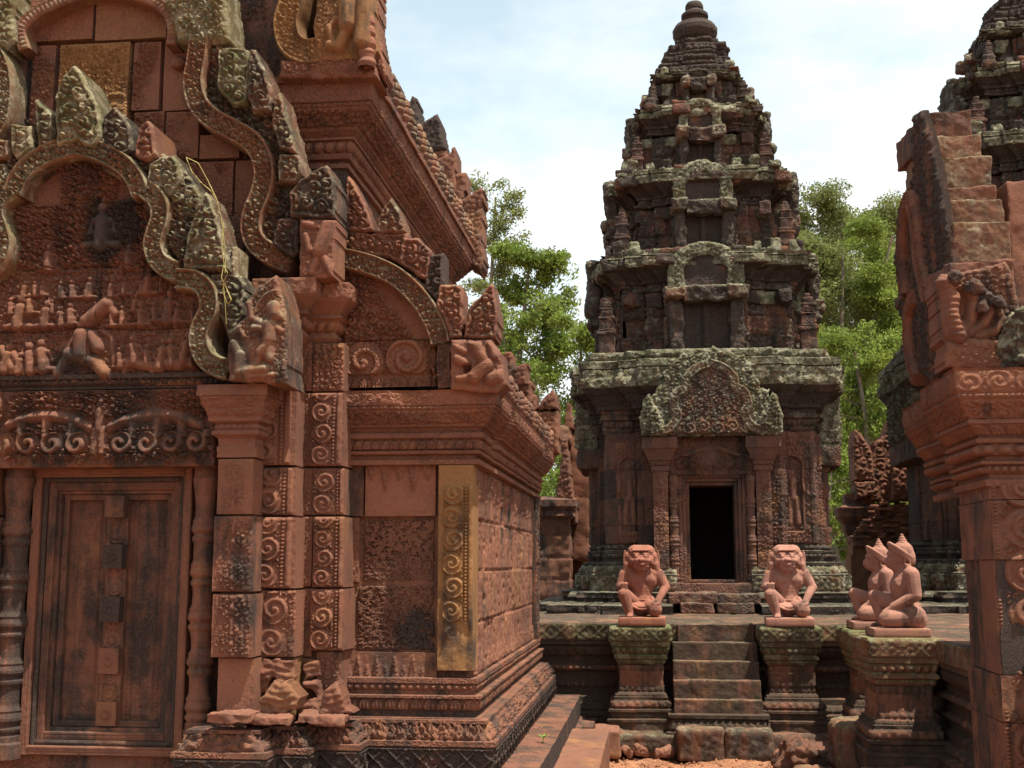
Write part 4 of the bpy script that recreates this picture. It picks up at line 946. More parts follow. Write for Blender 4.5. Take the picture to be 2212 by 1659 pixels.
for k in range(len(mb.c)):
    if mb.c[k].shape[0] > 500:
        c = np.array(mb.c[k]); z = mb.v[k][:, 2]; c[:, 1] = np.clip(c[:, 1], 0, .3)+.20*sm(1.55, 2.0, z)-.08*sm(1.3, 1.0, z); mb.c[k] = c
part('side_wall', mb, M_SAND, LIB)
mb = MB(); relief(mb, side(X4+.015), YB-.30, .94, .30, 1.26, lambda u, v, wd, h: .012*scroll(.16, 3, .025)(v, u, h, wd), .011, .2, (0, .35, .05, .5)); part('pilaster', mb, M_SAND, LIB)
def ZA(y): return A(900, y, 7.08)[2]
mb = MB(); P = Prof(0, ZA(1004)).to(.038, ZA(1003)).to(.038, ZA(993)).to(.005, ZA(991)).to(.005, ZA(983)).to(.04, ZA(980)).to(.045, ZA(974)).to(.02, ZA(971)).to(.03, ZA(950), petals(.055), .014, bulge=.022).to(.06, ZA(946)).to(.06, ZA(936)).to(.04, ZA(933)).to(.052, ZA(925)).to(.078, ZA(923)).to(.08, ZA(917))
P.to(.135, ZA(889), curl(.034, 6), .010, bulge=-.018).to(.145, ZA(887)).to(.145, ZA(881), dent(.028), .008).to(.155, ZA(879)).to(.16, ZA(853), curl(.06, 8), .004).to(.165, ZA(848)).to(-.25, ZA(843))
sweep(mb, [(X3-.06, Y4), (X4, Y4), (X4, YB), (X4-1, YB)], P, res=.0075, tone=(0, .13, .02, .5), ero=.004, seed=19, jag=.05)
part('cornice', mb, M_ORN, LIB)
XA_, ZAT = X4+.16, ZA(846)
mb = MB(); U, TT = np.meshgrid(np.arange(7.1, 11.1, .014), np.linspace(0, 1, 50), indexing='ij')
P3 = np.stack([XA_-.05-(XA_-Xn-.05)*TT, U, ZAT+1.0*np.sin(TT*np.pi/2)**1.2+.03*np.abs(np.sin(U*np.pi/.17))], -1); mb.grid(P3, (0, .3, .3, .48))
rf2 = part('roof', mb, M_SAND, LIB)
eave('eave_finials', XA_-.06, ZAT-.02, 7.3, 11.1, .135, .95, rf2, 5, (.0, .3, .3, .55))
# ---- half gable of the aisle
PED5 = pgroup('half_pediment', LIB); Yh = 7.08
def half(u, v):
    x0, z0 = XZ([(740, 840)], Yh)[0]; k = (A(840, 750, Yh)[0]-A(740, 750, Yh)[0])/100; px = 740+(u-x0)/k; py = 840-(v-z0)/k
    g = curl(.055, 8)(u, v); low = scroll(.26, 4, .04)(u-x0, v-z0-.055, None, .225)
    h = np.where(py > 740, np.maximum(low, g*.5)*(py < 812), g*sm(50, 25, px-(740+ (py-580)*.75)))
    h = np.where(py > 812, .6*petals(.05)(u, v-z0, None, .06), h)
    return h-.9*np.clip(1-np.abs(py-739)/1.8, 0, 1)-.9*np.clip(1-np.abs(px-931)/1.8, 0, 1)*(py > 740)
mb = MB(); slab(mb, front(Yh), XZ([(741, 842), (741, 600), (722, 575), (740, 550), (800, 552), (860, 585), (910, 640), (945, 690), (945, 842)], Yh), .2, half, .042, .006, .008, (0, .14, 0, .5), .004, 3, .002); part('tympanum', mb, M_ORN, PED5)
mb = MB(); band(mb, front(6.99), XZ([(715, 556), (760, 562), (815, 578), (862, 603), (902, 640), (930, 680), (948, 720), (952, 742)], 6.99)[::1], .13, .18, curl(.042, 19), .032, .006, (.05, .22, .50, .56), 3); part('arch_band', mb, M_SAND, PED5)
mb = MB(); band(mb, front(7.0), XZ([(962, 742), (958, 780), (962, 838)], 7.0), .09, .16, curl(.04, 19), .016, .006, (.0, .3, .1, .5), 3); part('arch_band', mb, M_SAND, PED5)
for k, (pg, Y, th, tn) in enumerate([
    ([(745, 502), (745, 388), (752, 376), (772, 405), (800, 460), (812, 502)], 7.0, .16, (.1, .1, .05, .52)),
    ([(810, 505), (815, 468), (832, 440), (848, 424), (862, 450), (882, 505)], 7.0, .16, (0, .25, .45, .56)),
    ([(738, 560), (738, 500), (885, 503), (890, 585), (840, 560), (790, 552)], 7.02, .16, (.15, .15, .1, .5)),
    ([(860, 570), (868, 512), (905, 514), (932, 540), (930, 610), (905, 600)], 6.99, .18, (0, .3, .2, .5)),
    ([(915, 625), (928, 550), (958, 544), (960, 620), (945, 655)], 6.98, .2, (0, .5, .1, .42)),
    ([(938, 660), (950, 615), (985, 612), (1000, 615), (1004, 690), (1000, 733), (970, 733), (958, 690)], 6.96, .2, (0, .12, .3, .58)),
    ([(998, 733), (1012, 664), (1034, 641), (1066, 604), (1074, 649), (1078, 689), (1074, 733)], 6.94, .24, (0, .25, .35, .58))]): sl('leaf_finial', PED5, pg, Y, th, .065, .04, tn, seed=90+k, rnd=.025)
def maka(u, v):
    x0, z0 = XZ([(1020, 840)], 6.92)[0]; k = (A(1100, 780, 6.92)[0]-A(1000, 780, 6.92)[0])/100; px = 1020+(u-x0)/k; py = 840-(v-z0)/k; fg = np.zeros(u.shape)
    def cp(a, b, r, q_=1.0):
        nonlocal fg
        q = lambda p: (x0+(p[0]-1020)*k, z0+(840-p[1])*k)
        fg = np.maximum(fg, capd(u, v, q(a), q(b), r*k)/(14*k)*1.5*q_)
    cp((1022, 738), (1052, 790), 13); cp((1052, 790), (1025, 815), 16); cp((1025, 815), (990, 818), 9); cp((1060, 738), (1068, 770), 10); cp((985, 775), (1005, 785), 11); cp((1060, 820), (1080, 812), 14); cp((975, 745), (1005, 760), 7); cp((1040, 745), (1066, 800), 5, .8)
    h = np.maximum(.35*curl(.035, 9)(u, v)*(fg < .1), fg*(1+.12*np.cos(py*1.3)))
    return h-1.6*((np.abs(px-1009) < 9)*(np.abs(py-797) < 9))
mb = MB(); slab(mb, front(6.92), XZ([(972, 842), (972, 733), (1064, 732), (1072, 745), (1086, 765), (1094, 829), (1074, 849), (1040, 848)], 6.92), .26, maka, .03, .006, .025, (0, .12, .08, .54), .004, 8); part('makara', mb, M_SAND, PED5)
# rear gable of the aisle
PED6 = pgroup('rear_gable', LIB)
for k, (pg, Y, tn) in enumerate([
    ([(1085, 790), (1088, 762), (1105, 755), (1112, 790), (1140, 780), (1140, 830), (1100, 840)], 10.9, (0, .3, .1, .46)), ([(1110, 845), (1112, 800), (1118, 785), (1136, 785), (1140, 850)], 10.95, (0, .3, .1, .46)),
    ([(1115, 870), (1120, 822), (1150, 822), (1152, 870), (1150, 900), (1125, 890)], 11.0, (0, .2, .1, .5)), ([(1140, 880), (1142, 848), (1160, 852), (1162, 905), (1145, 905)], 11.05, (0, .2, .2, .5)),
    ([(1150, 885), (1172, 860), (1195, 838), (1202, 850), (1206, 885)], 11.0, (0, .25, .1, .46)), ([(1150, 980), (1150, 888), (1206, 885), (1208, 930), (1206, 978), (1180, 985)], 11.02, (0, .15, .3, .52))]): sl('gable_block', PED6, pg, Y, .3, .05, .014, tn, .012, .03, 110+k, rag=.012)
# ---- brackets between the gables: second storey capital over the pilasters
mb = MB()
Pc = Prof(-.02, Zp(742, 6.85, 680)).to(.0, Zp(738, 6.85, 680)).to(.03, Zp(725, 6.85, 680)).to(.01, Zp(712, 6.85, 680)).to(.04, Zp(690, 6.85, 680), beads(.06), .01, bulge=.03).to(.07, Zp(684, 6.85, 680)).to(.05, Zp(676, 6.85, 680)).to(.11, Zp(650, 6.85, 680), bulge=-.02).to(.12, Zp(645, 6.85, 680)).to(.12, Zp(612, 6.85, 680), curl(.05, 3), .004).to(-.2, Zp(606, 6.85, 680))
sweep(mb, [(X1-.1, Y2+.05), (X2-.03, Y2+.05), (X2-.03, Y3+.02), (X3-.10, Y3+.02), (X3-.10, 7.25)], Pc, res=.0075, tone=T(.05, .16), ero=.005, seed=23, jag=.03)
part('capital', mb, M_SAND, LIB)
mb = MB()
for px0, py0, px1, py1, Y in ((612, 742, 641, 840, 6.9), (600, 600, 745, 842, 7.1), (545, 690, 640, 845, 6.88)):
    a, b = XZ([(px0, py1), (px1, py0)], Y); relief(mb, front(Y), a[0], a[1], b[0]-a[0], b[1]-a[1], lambda u, v, wd, h: .01*curl(.04, 3)(u, v), .008, .25, T(0, .15), .004)
# a rough broken stone bracket where a lion once stood
part('wall', mb, M_ORN, LIB)
# ================================================================== ground, terrace, stairs
def M_simple_ground():
    return mat_stone('laterite_soil', (.33, .155, .085), (.26, .115, .062), ochre=(.40, .24, .13), bump=.8, bs=1.4, dark=(.07, .04, .028))
M_GROUND = M_simple_ground()
TZ = 1.05
mb = MB()
def gz(x, y): return .035*fbm(np.stack([x, y, 0*x], -1), .8, 4, 5)+.02*vn3(np.stack([x, y, 0*x], -1), 5, 2)-.05
gx, gy = np.meshgrid(np.linspace(-1.2, 2.6, 190), np.linspace(8.6, 12.4, 190), indexing='ij')
mb.grid(np.stack([gx, gy, gz(gx, gy)+.012*np.clip(vn3(np.stack([gx, gy, 0*gx], -1), 16, 4), 0, 1)+.006*vn3(np.stack([gx, gy, 0*gx], -1), 45, 6)], -1), (.35, .02, 0, .55), flip=False)
o_ = 4.0
xs = np.r_[np.linspace(-400, -12, 24), np.linspace(-11, 12, 24), np.linspace(13, 400, 24)]; ys = np.r_[np.linspace(-300, -10, 14), np.linspace(-9, 30, 40), np.linspace(32, 700, 30)]
gx, gy = np.meshgrid(xs, ys, indexing='ij'); mb.grid(np.stack([gx, gy, np.full(gx.shape, -.16)], -1), (.3, .05, 0, .5))
GR = single('ground', mb, M_GROUND, 'bare reddish earth ground around the temple', None, (0, 0, 0), kind='structure')
M_PAVE = M_TERR
TER = thing('temple_terrace', 'low moulded sandstone terrace carrying the towers, with steep steps at its front', 'terrace', (0.5, 11.6, 0))
YT = 11.62; XS = 2.16                     # front edge of the terrace; left side of its forward arm
dkt = (0, .48, .12, .42)
def terr_prof(z1=TZ, k=1.0):
    P = Prof(.16, -.1).to(.16, .10, tone=dkt).to(.13, .105).to(.13, .2, diamond(.16, 4), .012, tone=dkt).to(.14, .205).to(.14, .235).to(.08, .25).to(.05, .31, petals(.08), .012, bulge=.03, tone=dkt).to(.03, .32).to(.03, .37, tone=dkt)
    P.to(-.02, .39).to(-.02, .45, tone=dkt).to(-.02, .51, beads(.07), .016, bulge=.03, tone=(0, .35, .1, .45)).to(-.02, .60, tone=dkt).to(.02, .61).to(.02, .66, beads(.06), .015, bulge=.025, tone=(0, .3, .1, .45)).to(.0, .67).to(.0, .74, tone=dkt).to(.04, .75).to(.06, .84, petals(.09, True), .012, bulge=.02, tone=dkt).to(.09, .855).to(.09, .89)
    P.to(.10, .895).to(.10, z1-.005, diamond(.18, 7), .006, tone=(0, .3, .5, .5)).to(.06, z1+.002)
    return P
mb = MB()
sweep(mb, [(-8, YT), (XS, YT), (XS, 6.0), (10, 6.0)], terr_prof(), res=.013, tone=(0, .38, .15, .46), ero=.006, seed=3, jag=.02, blocks=blockfn(.9, 3.0, .006, .008, .012, 4))
part('wall', mb, M_TERR, TER)
mb = MB()
for (x0, x1, y0, y1, sd) in ((-8.0, 10.0, YT-.06, 24.0, 1), (XS-.06, 10.0, 6.0, YT-.06, 2)):
    nx, ny = int((x1-x0)/.05), int((y1-y0)/.05); gx, gy = np.meshgrid(np.linspace(x0, x1, nx), np.linspace(y0, y1, ny), indexing='ij')
    d, h1, h2 = blockfn(.62, .41, .006, .012, .02, sd)(gx, gy); z = TZ+d+.004*vn3(np.stack([gx, gy, 0*gx], -1), 3, 4)
    mb.grid(np.stack([gx, gy, z], -1), jit((0, .42, .25, .40), h1, h2, .9))
part('paving', mb, M_TERR, TER)
# ---- front steps, worn
sx0, sx1 = .165, .93
ST = pgroup('stairs', TER)
ys_ = [1344, 1378, 1418, 1457, 1495]
zs = [1.045, .89, .73, .575, .42]; ye = [11.44, 11.31, 11.18, 11.06, 10.95]
for k in range(5):
    hgt = zs[k]-.0-(zs[k+1] if k < 4 else .22)
    for j, (a, b) in enumerate([(sx0+(.0 if k else .05), sx1-(0 if k else .02))]):
        mb = MB(); stone(mb, ((a+b)/2, ye[k]+.30, zs[k]-hgt/2-.02), (b-a, .60, hgt+.05), (0, .006*(k % 3-1), 0), .010, .007, 9, .014, (0, .46-.02*k, .28, .54), 30+k)
        part('step', mb, M_TERR, ST)
mb = MB(); sweep(mb, [(sx0-.02, 11.4), (sx0-.02, 10.92), (sx1+.02, 10.92), (sx1+.02, 11.4)], Prof(.03, .02).to(.03, .12, tone=dkt).to(.05, .125).to(.05, .15).to(.02, .16).to(.0, .26, petals(.06), .014, bulge=.03).to(.03, .27).to(.03, .30).to(-.2, .33), res=.012, tone=dkt, ero=.008, seed=4, jag=.03); part('base_moulding', mb, M_TERR, ST)
# ---- pedestals for the guardian statues
def pedestal(xc, yf, wd, dp, zt, label, seed, squat=1.0, z0=0.0, tn=(0, .3, .35, .48)):
    r = thing('statue_pedestal', label, 'pedestal', (xc, yf+dp/2, z0), 'moulded stone pedestals carrying kneeling statues')
    h = wd/2-.05; d = dp/2; cy = yf+dp/2
    plan = [(xc-h, cy+d), (xc-h, cy-d+.05), (xc+h, cy-d+.05), (xc+h, cy+d)]
    k = (zt-z0)/1.05
    z = lambda q: z0+q*k
    mb = MB()
    P = Prof(.075, z(.10)).to(.075, z(.21), tone=dkt).to(.085, z(.215)).to(.085, z(.235)).to(.05, z(.245)).to(.05, z(.29), diamond(.1, 5), .008, tone=dkt).to(.07, z(.30)).to(.07, z(.32)).to(.04, z(.33)).to(.035, z(.39), petals(.06), .012, bulge=.025, tone=(0, .3, .2, .5)).to(.02, z(.40)).to(.02, z(.425)).to(.005, z(.43)).to(-.01, z(.455), beads(.03), .008, bulge=.012)
    part('base', sweep(mb, plan, P, True, res=.011, tone=dkt, ero=.008, seed=seed, jag=.035), M_TERR, r)
    mb = MB(); P = Prof(-.01, z(.455)).to(-.025, z(.47)).to(-.03, z(.57), points(.06, 3), .006, tone=(.02, .34, .15, .46)).to(-.028, z(.70), points(.06, 5, True), .006, tone=(.0, .34, .2, .46))
    part('shaft', sweep(mb, plan, P, True, res=.011, tone=(.02, .34, .15, .46), ero=.007, seed=seed+1, blocks=blockfn(.9, .13, .008, .008, .008, seed)), M_TERR, r)
    mb = MB(); P = Prof(-.028, z(.70)).to(-.01, z(.715)).to(-.01, z(.745), beads(.03), .008).to(.015, z(.76)).to(.015, z(.785)).to(.0, z(.80)).to(.02, z(.86), beads(.06), .012, bulge=.022).to(.04, z(.87)).to(.04, z(.905)).to(.05, z(.912)).to(.055, z(1.03), diamond(.11, 9), .008).to(.045, z(1.045)).to(-.06, z(1.05))
    part('cap', sweep(mb, plan, P, True, res=.011, tone=tn, ero=.009, seed=seed+2, jag=.03, cap=(0, .1, .4, .5)), M_TERR, r)
    return r
PL = pedestal(-.125, 11.05, .54, .58, TZ, 'pedestal left of the steps with bright green lichen on its cap', 3, tn=(0, .44, .6, .40))
PR = pedestal(1.21, 11.08, .54, .56, TZ, 'pedestal right of the steps with thin green lichen and brown shaft', 5, tn=(0, .40, .5, .46))
PM1 = pedestal(1.83, 9.30, .55, .62, TZ+.01, 'nearest pedestal, diamond band on its cap, holding the front seated statue at right', 7, tn=(0, .2, .5, .52))
PM2 = pedestal(1.90, 10.62, .54, .56, TZ-.0, 'pedestal half hidden behind the nearer one, holding the rear seated statue at right', 9, tn=(0, .25, .6, .5))
# rubble course and laterite footing in front of the steps
def block(name, label, c, size, rot, tone, seed, mat=None, r=.03, ero=.015, f=6, cat='stone block', group=None, res=.015):
    mb = MB(); stone(mb, c, size, rot, r, ero, f, res, tone, seed); return single(name, mb, mat or M_LAT, label, cat, tuple(np.array(c)-np.array([0, 0, size[2]/2])), group)
block('laterite_block', 'left one of two pitted laterite blocks laid below the bottom step', (.385, 10.82, .07), (.40, .34, .28), (0, 0, .0), (0, .28, .35, .5), 3)
block('laterite_block', 'right one of two pitted laterite blocks laid below the bottom step', (.785, 10.82, .065), (.40, .34, .28), (0, 0, .02), (0, .36, .35, .45), 4)
block('footing_stone', 'weathered footing slab under the pedestal left of the steps', (-.07, 11.06, .06), (.62, .5, .16), (0, .01, 0), (0, .42, .3, .42), 5, M_TERR)
block('footing_stone', 'weathered footing slab under the pedestal right of the steps', (1.26, 11.06, .05), (.62, .5, .2), (0, 0, .02), (0, .35, .2, .46), 6, M_TERR)
block('rough_rock', 'big rough red laterite boulder lying before the right stair pedestal', (1.22, 10.22, .03), (.46, .40, .28), (.05, .16, .3), (0, .25, .1, .48), 7, r=.06, ero=.06, f=7, cat='rock')
block('rough_rock', 'low flat brown slab of rock near the bottom right corner of the yard', (1.30, 9.72, -.02), (.55, .32, .10), (0, .06, -.2), (.3, .2, .3, .5), 8, M_TERR, r=.04, ero=.03, f=5, cat='rock')
block('kerb_stone', 'worn moulded stone with rounded front beside the nearest pedestal', (1.56, 10.12, .16), (.32, .5, .42), (0, 0, .05), (0, .28, .35, .46), 9, M_TERR, r=.08, ero=.02)
block('kerb_stone', 'step stone in front of the nearest pedestal, flat top in the sun', (1.86, 9.1, .02), (.78, .44, .26), (0, 0, .02), (0, .22, .15, .5), 10, M_TERR, r=.02, ero=.012)
block('kerb_stone', 'dark long kerb stone beside the pedestal running along the terrace wall', (2.2, 8.9, .03), (.26, 1.5, .2), (0, 0, .0), (0, .42, .1, .45), 11, M_TERR, r=.02, ero=.012)
block('kerb_stone', 'low slab in shade below the nearest pedestal', (1.55, 9.35, .0), (.4, .5, .16), (0, .05, .1), (0, .4, .3, .45), 12, M_TERR, r=.03, ero=.02)
block('paving_slab', 'long flat grey-red slab beside the library plinth', (-.545, 9.0, .10), (.33, 2.6, .30), (0, 0, 0), (0, .12, .08, .5), 13, M_TERR, r=.012, ero=.006)
block('paving_slab', 'small pink block between the slab and the left stair pedestal', (-.42, 10.85, .08), (.22, .5, .22), (0, 0, .03), (0, .03, .0, .6), 14, M_TERR, r=.015, ero=.008)
block('paving_slab', 'dark low block at the foot of the terrace beside the library', (-.72, 11.1, .1), (.36, .5, .2), (0, 0, 0), (0, .35, .1, .45), 15, M_TERR, r=.015, ero=.008)
for k, (x, y, s) in enumerate([(.05, 10.75, .1), (-.12, 10.85, .12), (-.25, 10.8, .09), (.12, 10.82, .08), (-.02, 10.9, .13), (1.02, 10.65, .09), (1.14, 10.6, .07)]):
    lbl = ['pale rubble stone wedged under the left pedestal footing'] * 5 + ['pale rubble stone lying right of the laterite blocks'] * 2
    mb = MB(); stone(mb, (x, y, .0), (s*1.4, s, s*.8), (.2*k, .3*k, .5*k), s*.3, .02, 9, .012, (.25, .1, .3, .62), 60+k); single('rubble_stone', mb, M_TERR, lbl[k], 'rubble', (x, y, -.03), 'rubble under the left pedestal' if k < 5 else 'rubble beside the laterite blocks')
# loose gravel
mb = MB(); rg = np.random.default_rng(3); n = 1500
px_, py_ = rg.uniform(-.4, 1.7, n), rg.uniform(8.9, 10.8, n); ss = rg.uniform(.004, .011, n)*rg.choice([1, 1, 1, 2.0], n)
ov = np.array([(1, 0, 0), (-1, 0, 0), (0, 1, 0), (0, -1, 0), (0, 0, 1), (0, 0, -1)], float); of = np.array([(0, 2, 4), (2, 1, 4), (1, 3, 4), (3, 0, 4), (2, 0, 5), (1, 2, 5), (3, 1, 5), (0, 3, 5)])
zz_ = gz(px_, py_)
for k in range(n): mb.add(ov*ss[k]*rg.uniform(.6, 1.3, 3)+rg.normal(0, ss[k]*.15, (6, 3))+(px_[k], py_[k], zz_[k]+ss[k]*.3), None, of, (.3*rg.random(), .25*rg.random(), .2, .4+.4*rg.random()))
single('gravel', mb, M_GROUND, 'loose red gravel scattered on the ground', None, (0, 0, 0), kind='stuff', smooth=False)

mb = MB(); n = 160
px_, py_ = rg.uniform(-.4, 1.8, n), rg.uniform(8.9, 10.85, n); zz_ = gz(px_, py_)
for k in range(n):
    s_ = rg.uniform(.012, .028); an = rg.uniform(0, 6.28); d = np.array([math.cos(an), math.sin(an), rg.normal(0, .25)])*s_; e = np.array([-math.sin(an), math.cos(an), rg.normal(0, .3)])*s_*.4; c_ = np.array([px_[k], py_[k], zz_[k]+.012])
    mb.add([c_-d, c_+e, c_+d, c_-e], [(0, 1, 2, 3)], None, (rg.random()*.9, .3*rg.random(), .1, .4+.4*rg.random()))
single('leaf_litter', mb, M_GROUND, 'dry fallen leaves scattered on the ground', None, (0, 0, 0), kind='stuff', smooth=False)
# ================================================================== the tower sanctuaries
def mini_tower(mb, c, s, tone, seed):
    x, y, z = c; q = s
    for k, (w_, h, zz) in enumerate([(.20, .05, 0), (.165, .20, .05), (.20, .035, .25), (.18, .03, .285), (.15, .10, .315), (.17, .03, .415), (.125, .07, .445), (.14, .025, .515), (.09, .06, .54), (.06, .05, .60)]):
        stone(mb, (x, y, z+(zz+h/2)*q), (w_*q, w_*q, h*q*1.08), (0, 0, 0), .012*q, .012*q, 12, .02, tone, seed+k)
def rotz(mb, k):
    c, s = [(1, 0), (0, 1), (-1, 0), (0, -1)][k]
    for v in mb.v:
        a = v.copy(); v[:, 0] = c*a[:, 0]-s*a[:, 1]; v[:, 1] = s*a[:, 0]+c*a[:, 1]
    return mb
def redent(b, p1, w1, p2, w2):
    """square of half side b with two stepped projections on each face"""
    f = [(-b, -b), (-w1, -b), (-w1, -b-p1), (-w2, -b-p1), (-w2, -b-p1-p2), (w2, -b-p1-p2), (w2, -b-p1), (w1, -b-p1), (w1, -b)]
    out = []
    for k in range(4):
        c, s = [(1, 0), (0, 1), (-1, 0), (0, -1)][k]
        out += [(c*x-s*y, s*x+c*y) for x, y in f]
    return out
def build_tower(label, loc):
    TW = thing('temple_tower', label, 'tower', (0, 0, 0))
    t0 = (0, .50, .36, .46); td = (0, .64, .2, .4); tl = (0, .42, .74, .48)
    bk = lambda s: blockfn(.42, .21, .022, .018, .016, s)
    # stepped base
    B = 1.22
    plan = redent(B, .10, .86, .12, .62)
    def openfront(pl, gap):     # cut the front doorway out of the plan: start right of it, end left of it
        yf = min(p[1] for p in pl); i = [k for k, p in enumerate(pl) if p[1] == yf]; a, b = i[0], i[1]
        return [(gap, yf)]+pl[b:]+pl[:a+1]+[(-gap, yf)]
    P = Prof(.66, -.03).to(.66, .09, tone=td).to(.60, .10).to(.44, .105).to(.44, .11).to(.36, .112).to(.36, .115, tone=td).to(.32, .12).to(.32, .16, dent(.05), .008, tone=td).to(.35, .165).to(.35, .225, tone=t0).to(.22, .235).to(.20, .24)
    sweep_base = MB(); sweep(sweep_base, openfront(plan, .48), P, res=.018, tone=t0, ero=.014, seed=2, blocks=bk(3), jag=.06, smoothcorner=True)
    P = Prof(.20, .24).to(.20, .42, curl(.06, 3), .014, tone=(0, .3, .62, .5)).to(.21, .425).to(.17, .44).to(.10, .53, curl(.05, 4), .014, bulge=.05, tone=(0, .34, .5, .5)).to(.12, .535).to(.12, .565).to(.04, .575).to(.04, .61, tone=td).to(.04, .67, beads(.05), .014, bulge=.03).to(.05, .675).to(.05, .70).to(.015, .71).to(.015, .76, beads(.04), .01, bulge=.02).to(0, .775)
    sweep(sweep_base, openfront(plan, .42), P, res=.016, tone=t0, ero=.01, seed=4, jag=.05, smoothcorner=True)
    part('base', sweep_base, M_TOWER, TW)
    # walls with carved strips
    def wall(u, v, Lu, H):
        e = np.minimum(u, Lu-u)
        if Lu < .3: return curl(.05, 7)(u, v)*sm(.0, .03, e)
        m = (e > .02) & (e < .14); h = np.zeros(u.shape)
        h[m] = scroll(.12, 3, .03)(v[m], np.where(u < Lu-u, u, Lu-u)[m]-.02, None, .12)
        h = np.maximum(h, .5*curl(.05, 5)(u, v)*(v > H*.86)); return np.where(e < .012, .8, h)
    mb = MB(); sweep(mb, openfront(plan, .37), Prof(0, .775).to(0, 2.10, wall, .016), res=.014, tone=(.05, .32, .22, .52), ero=.006, seed=6, blocks=blockfn(.6, .33, .005, .012, .012, 5))
    part('wall', mb, M_TOWER, TW)
    # main cornice
    pl_c = redent(B, .10, .80, .07, .56)
    P = Prof(0, 2.08).to(.03, 2.10).to(.03, 2.14).to(.01, 2.15).to(.02, 2.24, beads(.06), .014, bulge=.03).to(.06, 2.25).to(.06, 2.29).to(.04, 2.30).to(.05, 2.36).to(.09, 2.37).to(.09, 2.41, tone=td).to(.26, 2.60, bulge=-.03, tone=td).to(.27, 2.61)
    P.to(.27, 2.83, curl(.08, 3), .014, tone=(0, .3, .75, .5)).to(.29, 2.84).to(.29, 2.92, tone=tl).to(.16, 2.95, tone=tl).to(.16, 3.05, curl(.06, 5), .02, tone=tl).to(-.05, 3.08, tone=tl)
    mb = MB(); sweep(mb, pl_c, P, True, res=.018, tone=t0, ero=.016, seed=8, blocks=bk(7), jag=.07, smoothcorner=True)
    part('cornice', mb, M_TOWER, TW)
    # tiers
    tiers = [  # z0 body, z cornice start, top, half body, half cornice
        (3.0, 3.84, 4.36, 1.00, .22, .20), (4.28, 4.98, 5.46, .80, .22, .17), (5.40, 6.0, 6.38, .60, .16, .13), (6.32, 6.78, 6.90, .42, .10, .09)]
    for k, (za, zb, zc, hb, oc, pj) in enumerate(tiers):
        TG = pgroup('tier', TW)
        pl = redent(hb, pj*.35, hb*.72, pj*.45, hb*.50)
        mb = MB(); sweep(mb, pl, Prof(.07, za-.05).to(.07, za+.06).to(.03, za+.08).to(.0, za+.12).to(0, zb, lambda u, v, Lu, H: (curl(.06, 5)(u, v) if Lu < .35 else scroll(.14, 3, .03)(v, np.minimum(u, Lu-u), None, .14)*(np.minimum(u, Lu-u) < .14)), .016), True, res=.018, tone=(.08, .40, .36, .48), ero=.012, seed=20+k, blocks=blockfn(.34, .22, .026, .02, .016, 11+k), jag=.05, smoothcorner=True)
        part('wall', mb, M_TOWER, TG)
        hgt = zc-zb; q = lambda f: zb+hgt*f
        P = Prof(0, zb).to(.03, q(.02)).to(.03, q(.08)).to(.01, q(.10)).to(.02, q(.2), beads(.06), .012, bulge=.025).to(.05, q(.22)).to(.06, q(.28)).to(oc*.85, q(.50), bulge=-.03, tone=td).to(oc, q(.52)).to(oc, q(.74), curl(.07, 4), .014, tone=tl).to(oc+.02, q(.75)).to(oc+.02, q(.84), tone=tl).to(oc*.5, q(.87), tone=tl).to(oc*.5, q(.98), curl(.06, 3), .016, tone=tl).to(-.12, q(1.0), tone=tl)
        mb = MB(); sweep(mb, pl, P, True, res=.018, tone=t0, ero=.018, seed=30+k, blocks=blockfn(.30, .17, .034, .02, .018, 21+k), jag=.13, smoothcorner=True, cap=(0, .4, .6, .45))
        rg = np.random.default_rng(140+k)      # loose and shifted stones of the cornice courses
        for fc in range(4):
            m2 = MB()
            for t in np.arange(-hb-oc*.7, hb+oc*.7, .17):
                for (zz, oo, hh_) in ((q(.63), oc, hgt*.26), (q(.90), oc*.55, hgt*.16), (zb-.10, .0, .14)):
                    if rg.random() < .42: continue
                    ex = (pj*.8 if abs(t) < hb*.5 else pj*.35 if abs(t) < hb*.72 else 0)
                    stone(m2, (t+rg.uniform(-.05, .05), -(hb+ex+oo)+.03+rg.uniform(-.03, .035), zz+rg.uniform(-.02, .02)), (rg.uniform(.12, .26), .14, hh_*rg.uniform(.8, 1.2)), (rg.normal(0, .05), rg.normal(0, .04), rg.normal(0, .06)), .018, .022, 9, .03, [tl, t0, td, (.1, .3, .2, .48)][int(rg.integers(4))], int(rg.integers(99)))
            rotz(m2, fc); [mb.add(v, qd-0, None, c_) for v, qd, c_ in []]
            base_n = mb.n
            for v, c_ in zip(m2.v, m2.c): mb.v.append(v); mb.c.append(c_)
            for qd in m2.q: mb.q.append(qd+base_n)
            mb.n += m2.n
        part('cornice', mb, M_TOWER, TG)
        for sd in range(4):
            if sd == 2: continue
            # central false niche with its little gable, leaning into the cornice
            yb = -(hb+pj*.8+oc*.72)
            wv = hb*.46
            mb = MB(); F = Frame((0, yb-.06, 0), (1, 0, 0), (0, 0, 1), (0, -1, 0))
            pol = [(-wv, zb-.05), (-wv*1.02, q(.35)), (-wv*.9, q(.75)), (-wv*.45, q(1.02)), (0, q(1.10)), (wv*.45, q(1.0)), (wv*.95, q(.72)), (wv*1.02, q(.35)), (wv, zb-.05)]
            hole = [(-wv*.52, zb+.02), (-wv*.55, q(.4)), (-wv*.3, q(.66)), (0, q(.74)), (wv*.3, q(.66)), (wv*.55, q(.4)), (wv*.52, zb+.02)]
            slab(mb, F, pol, .22, curl(.06, 4+k), .022, .014, .03, tl if k < 3 else td, .012, 40+k*5+sd, .012, holes=(hole,))
            part('pediment', rotz(mb, sd), M_TOWER, TG)
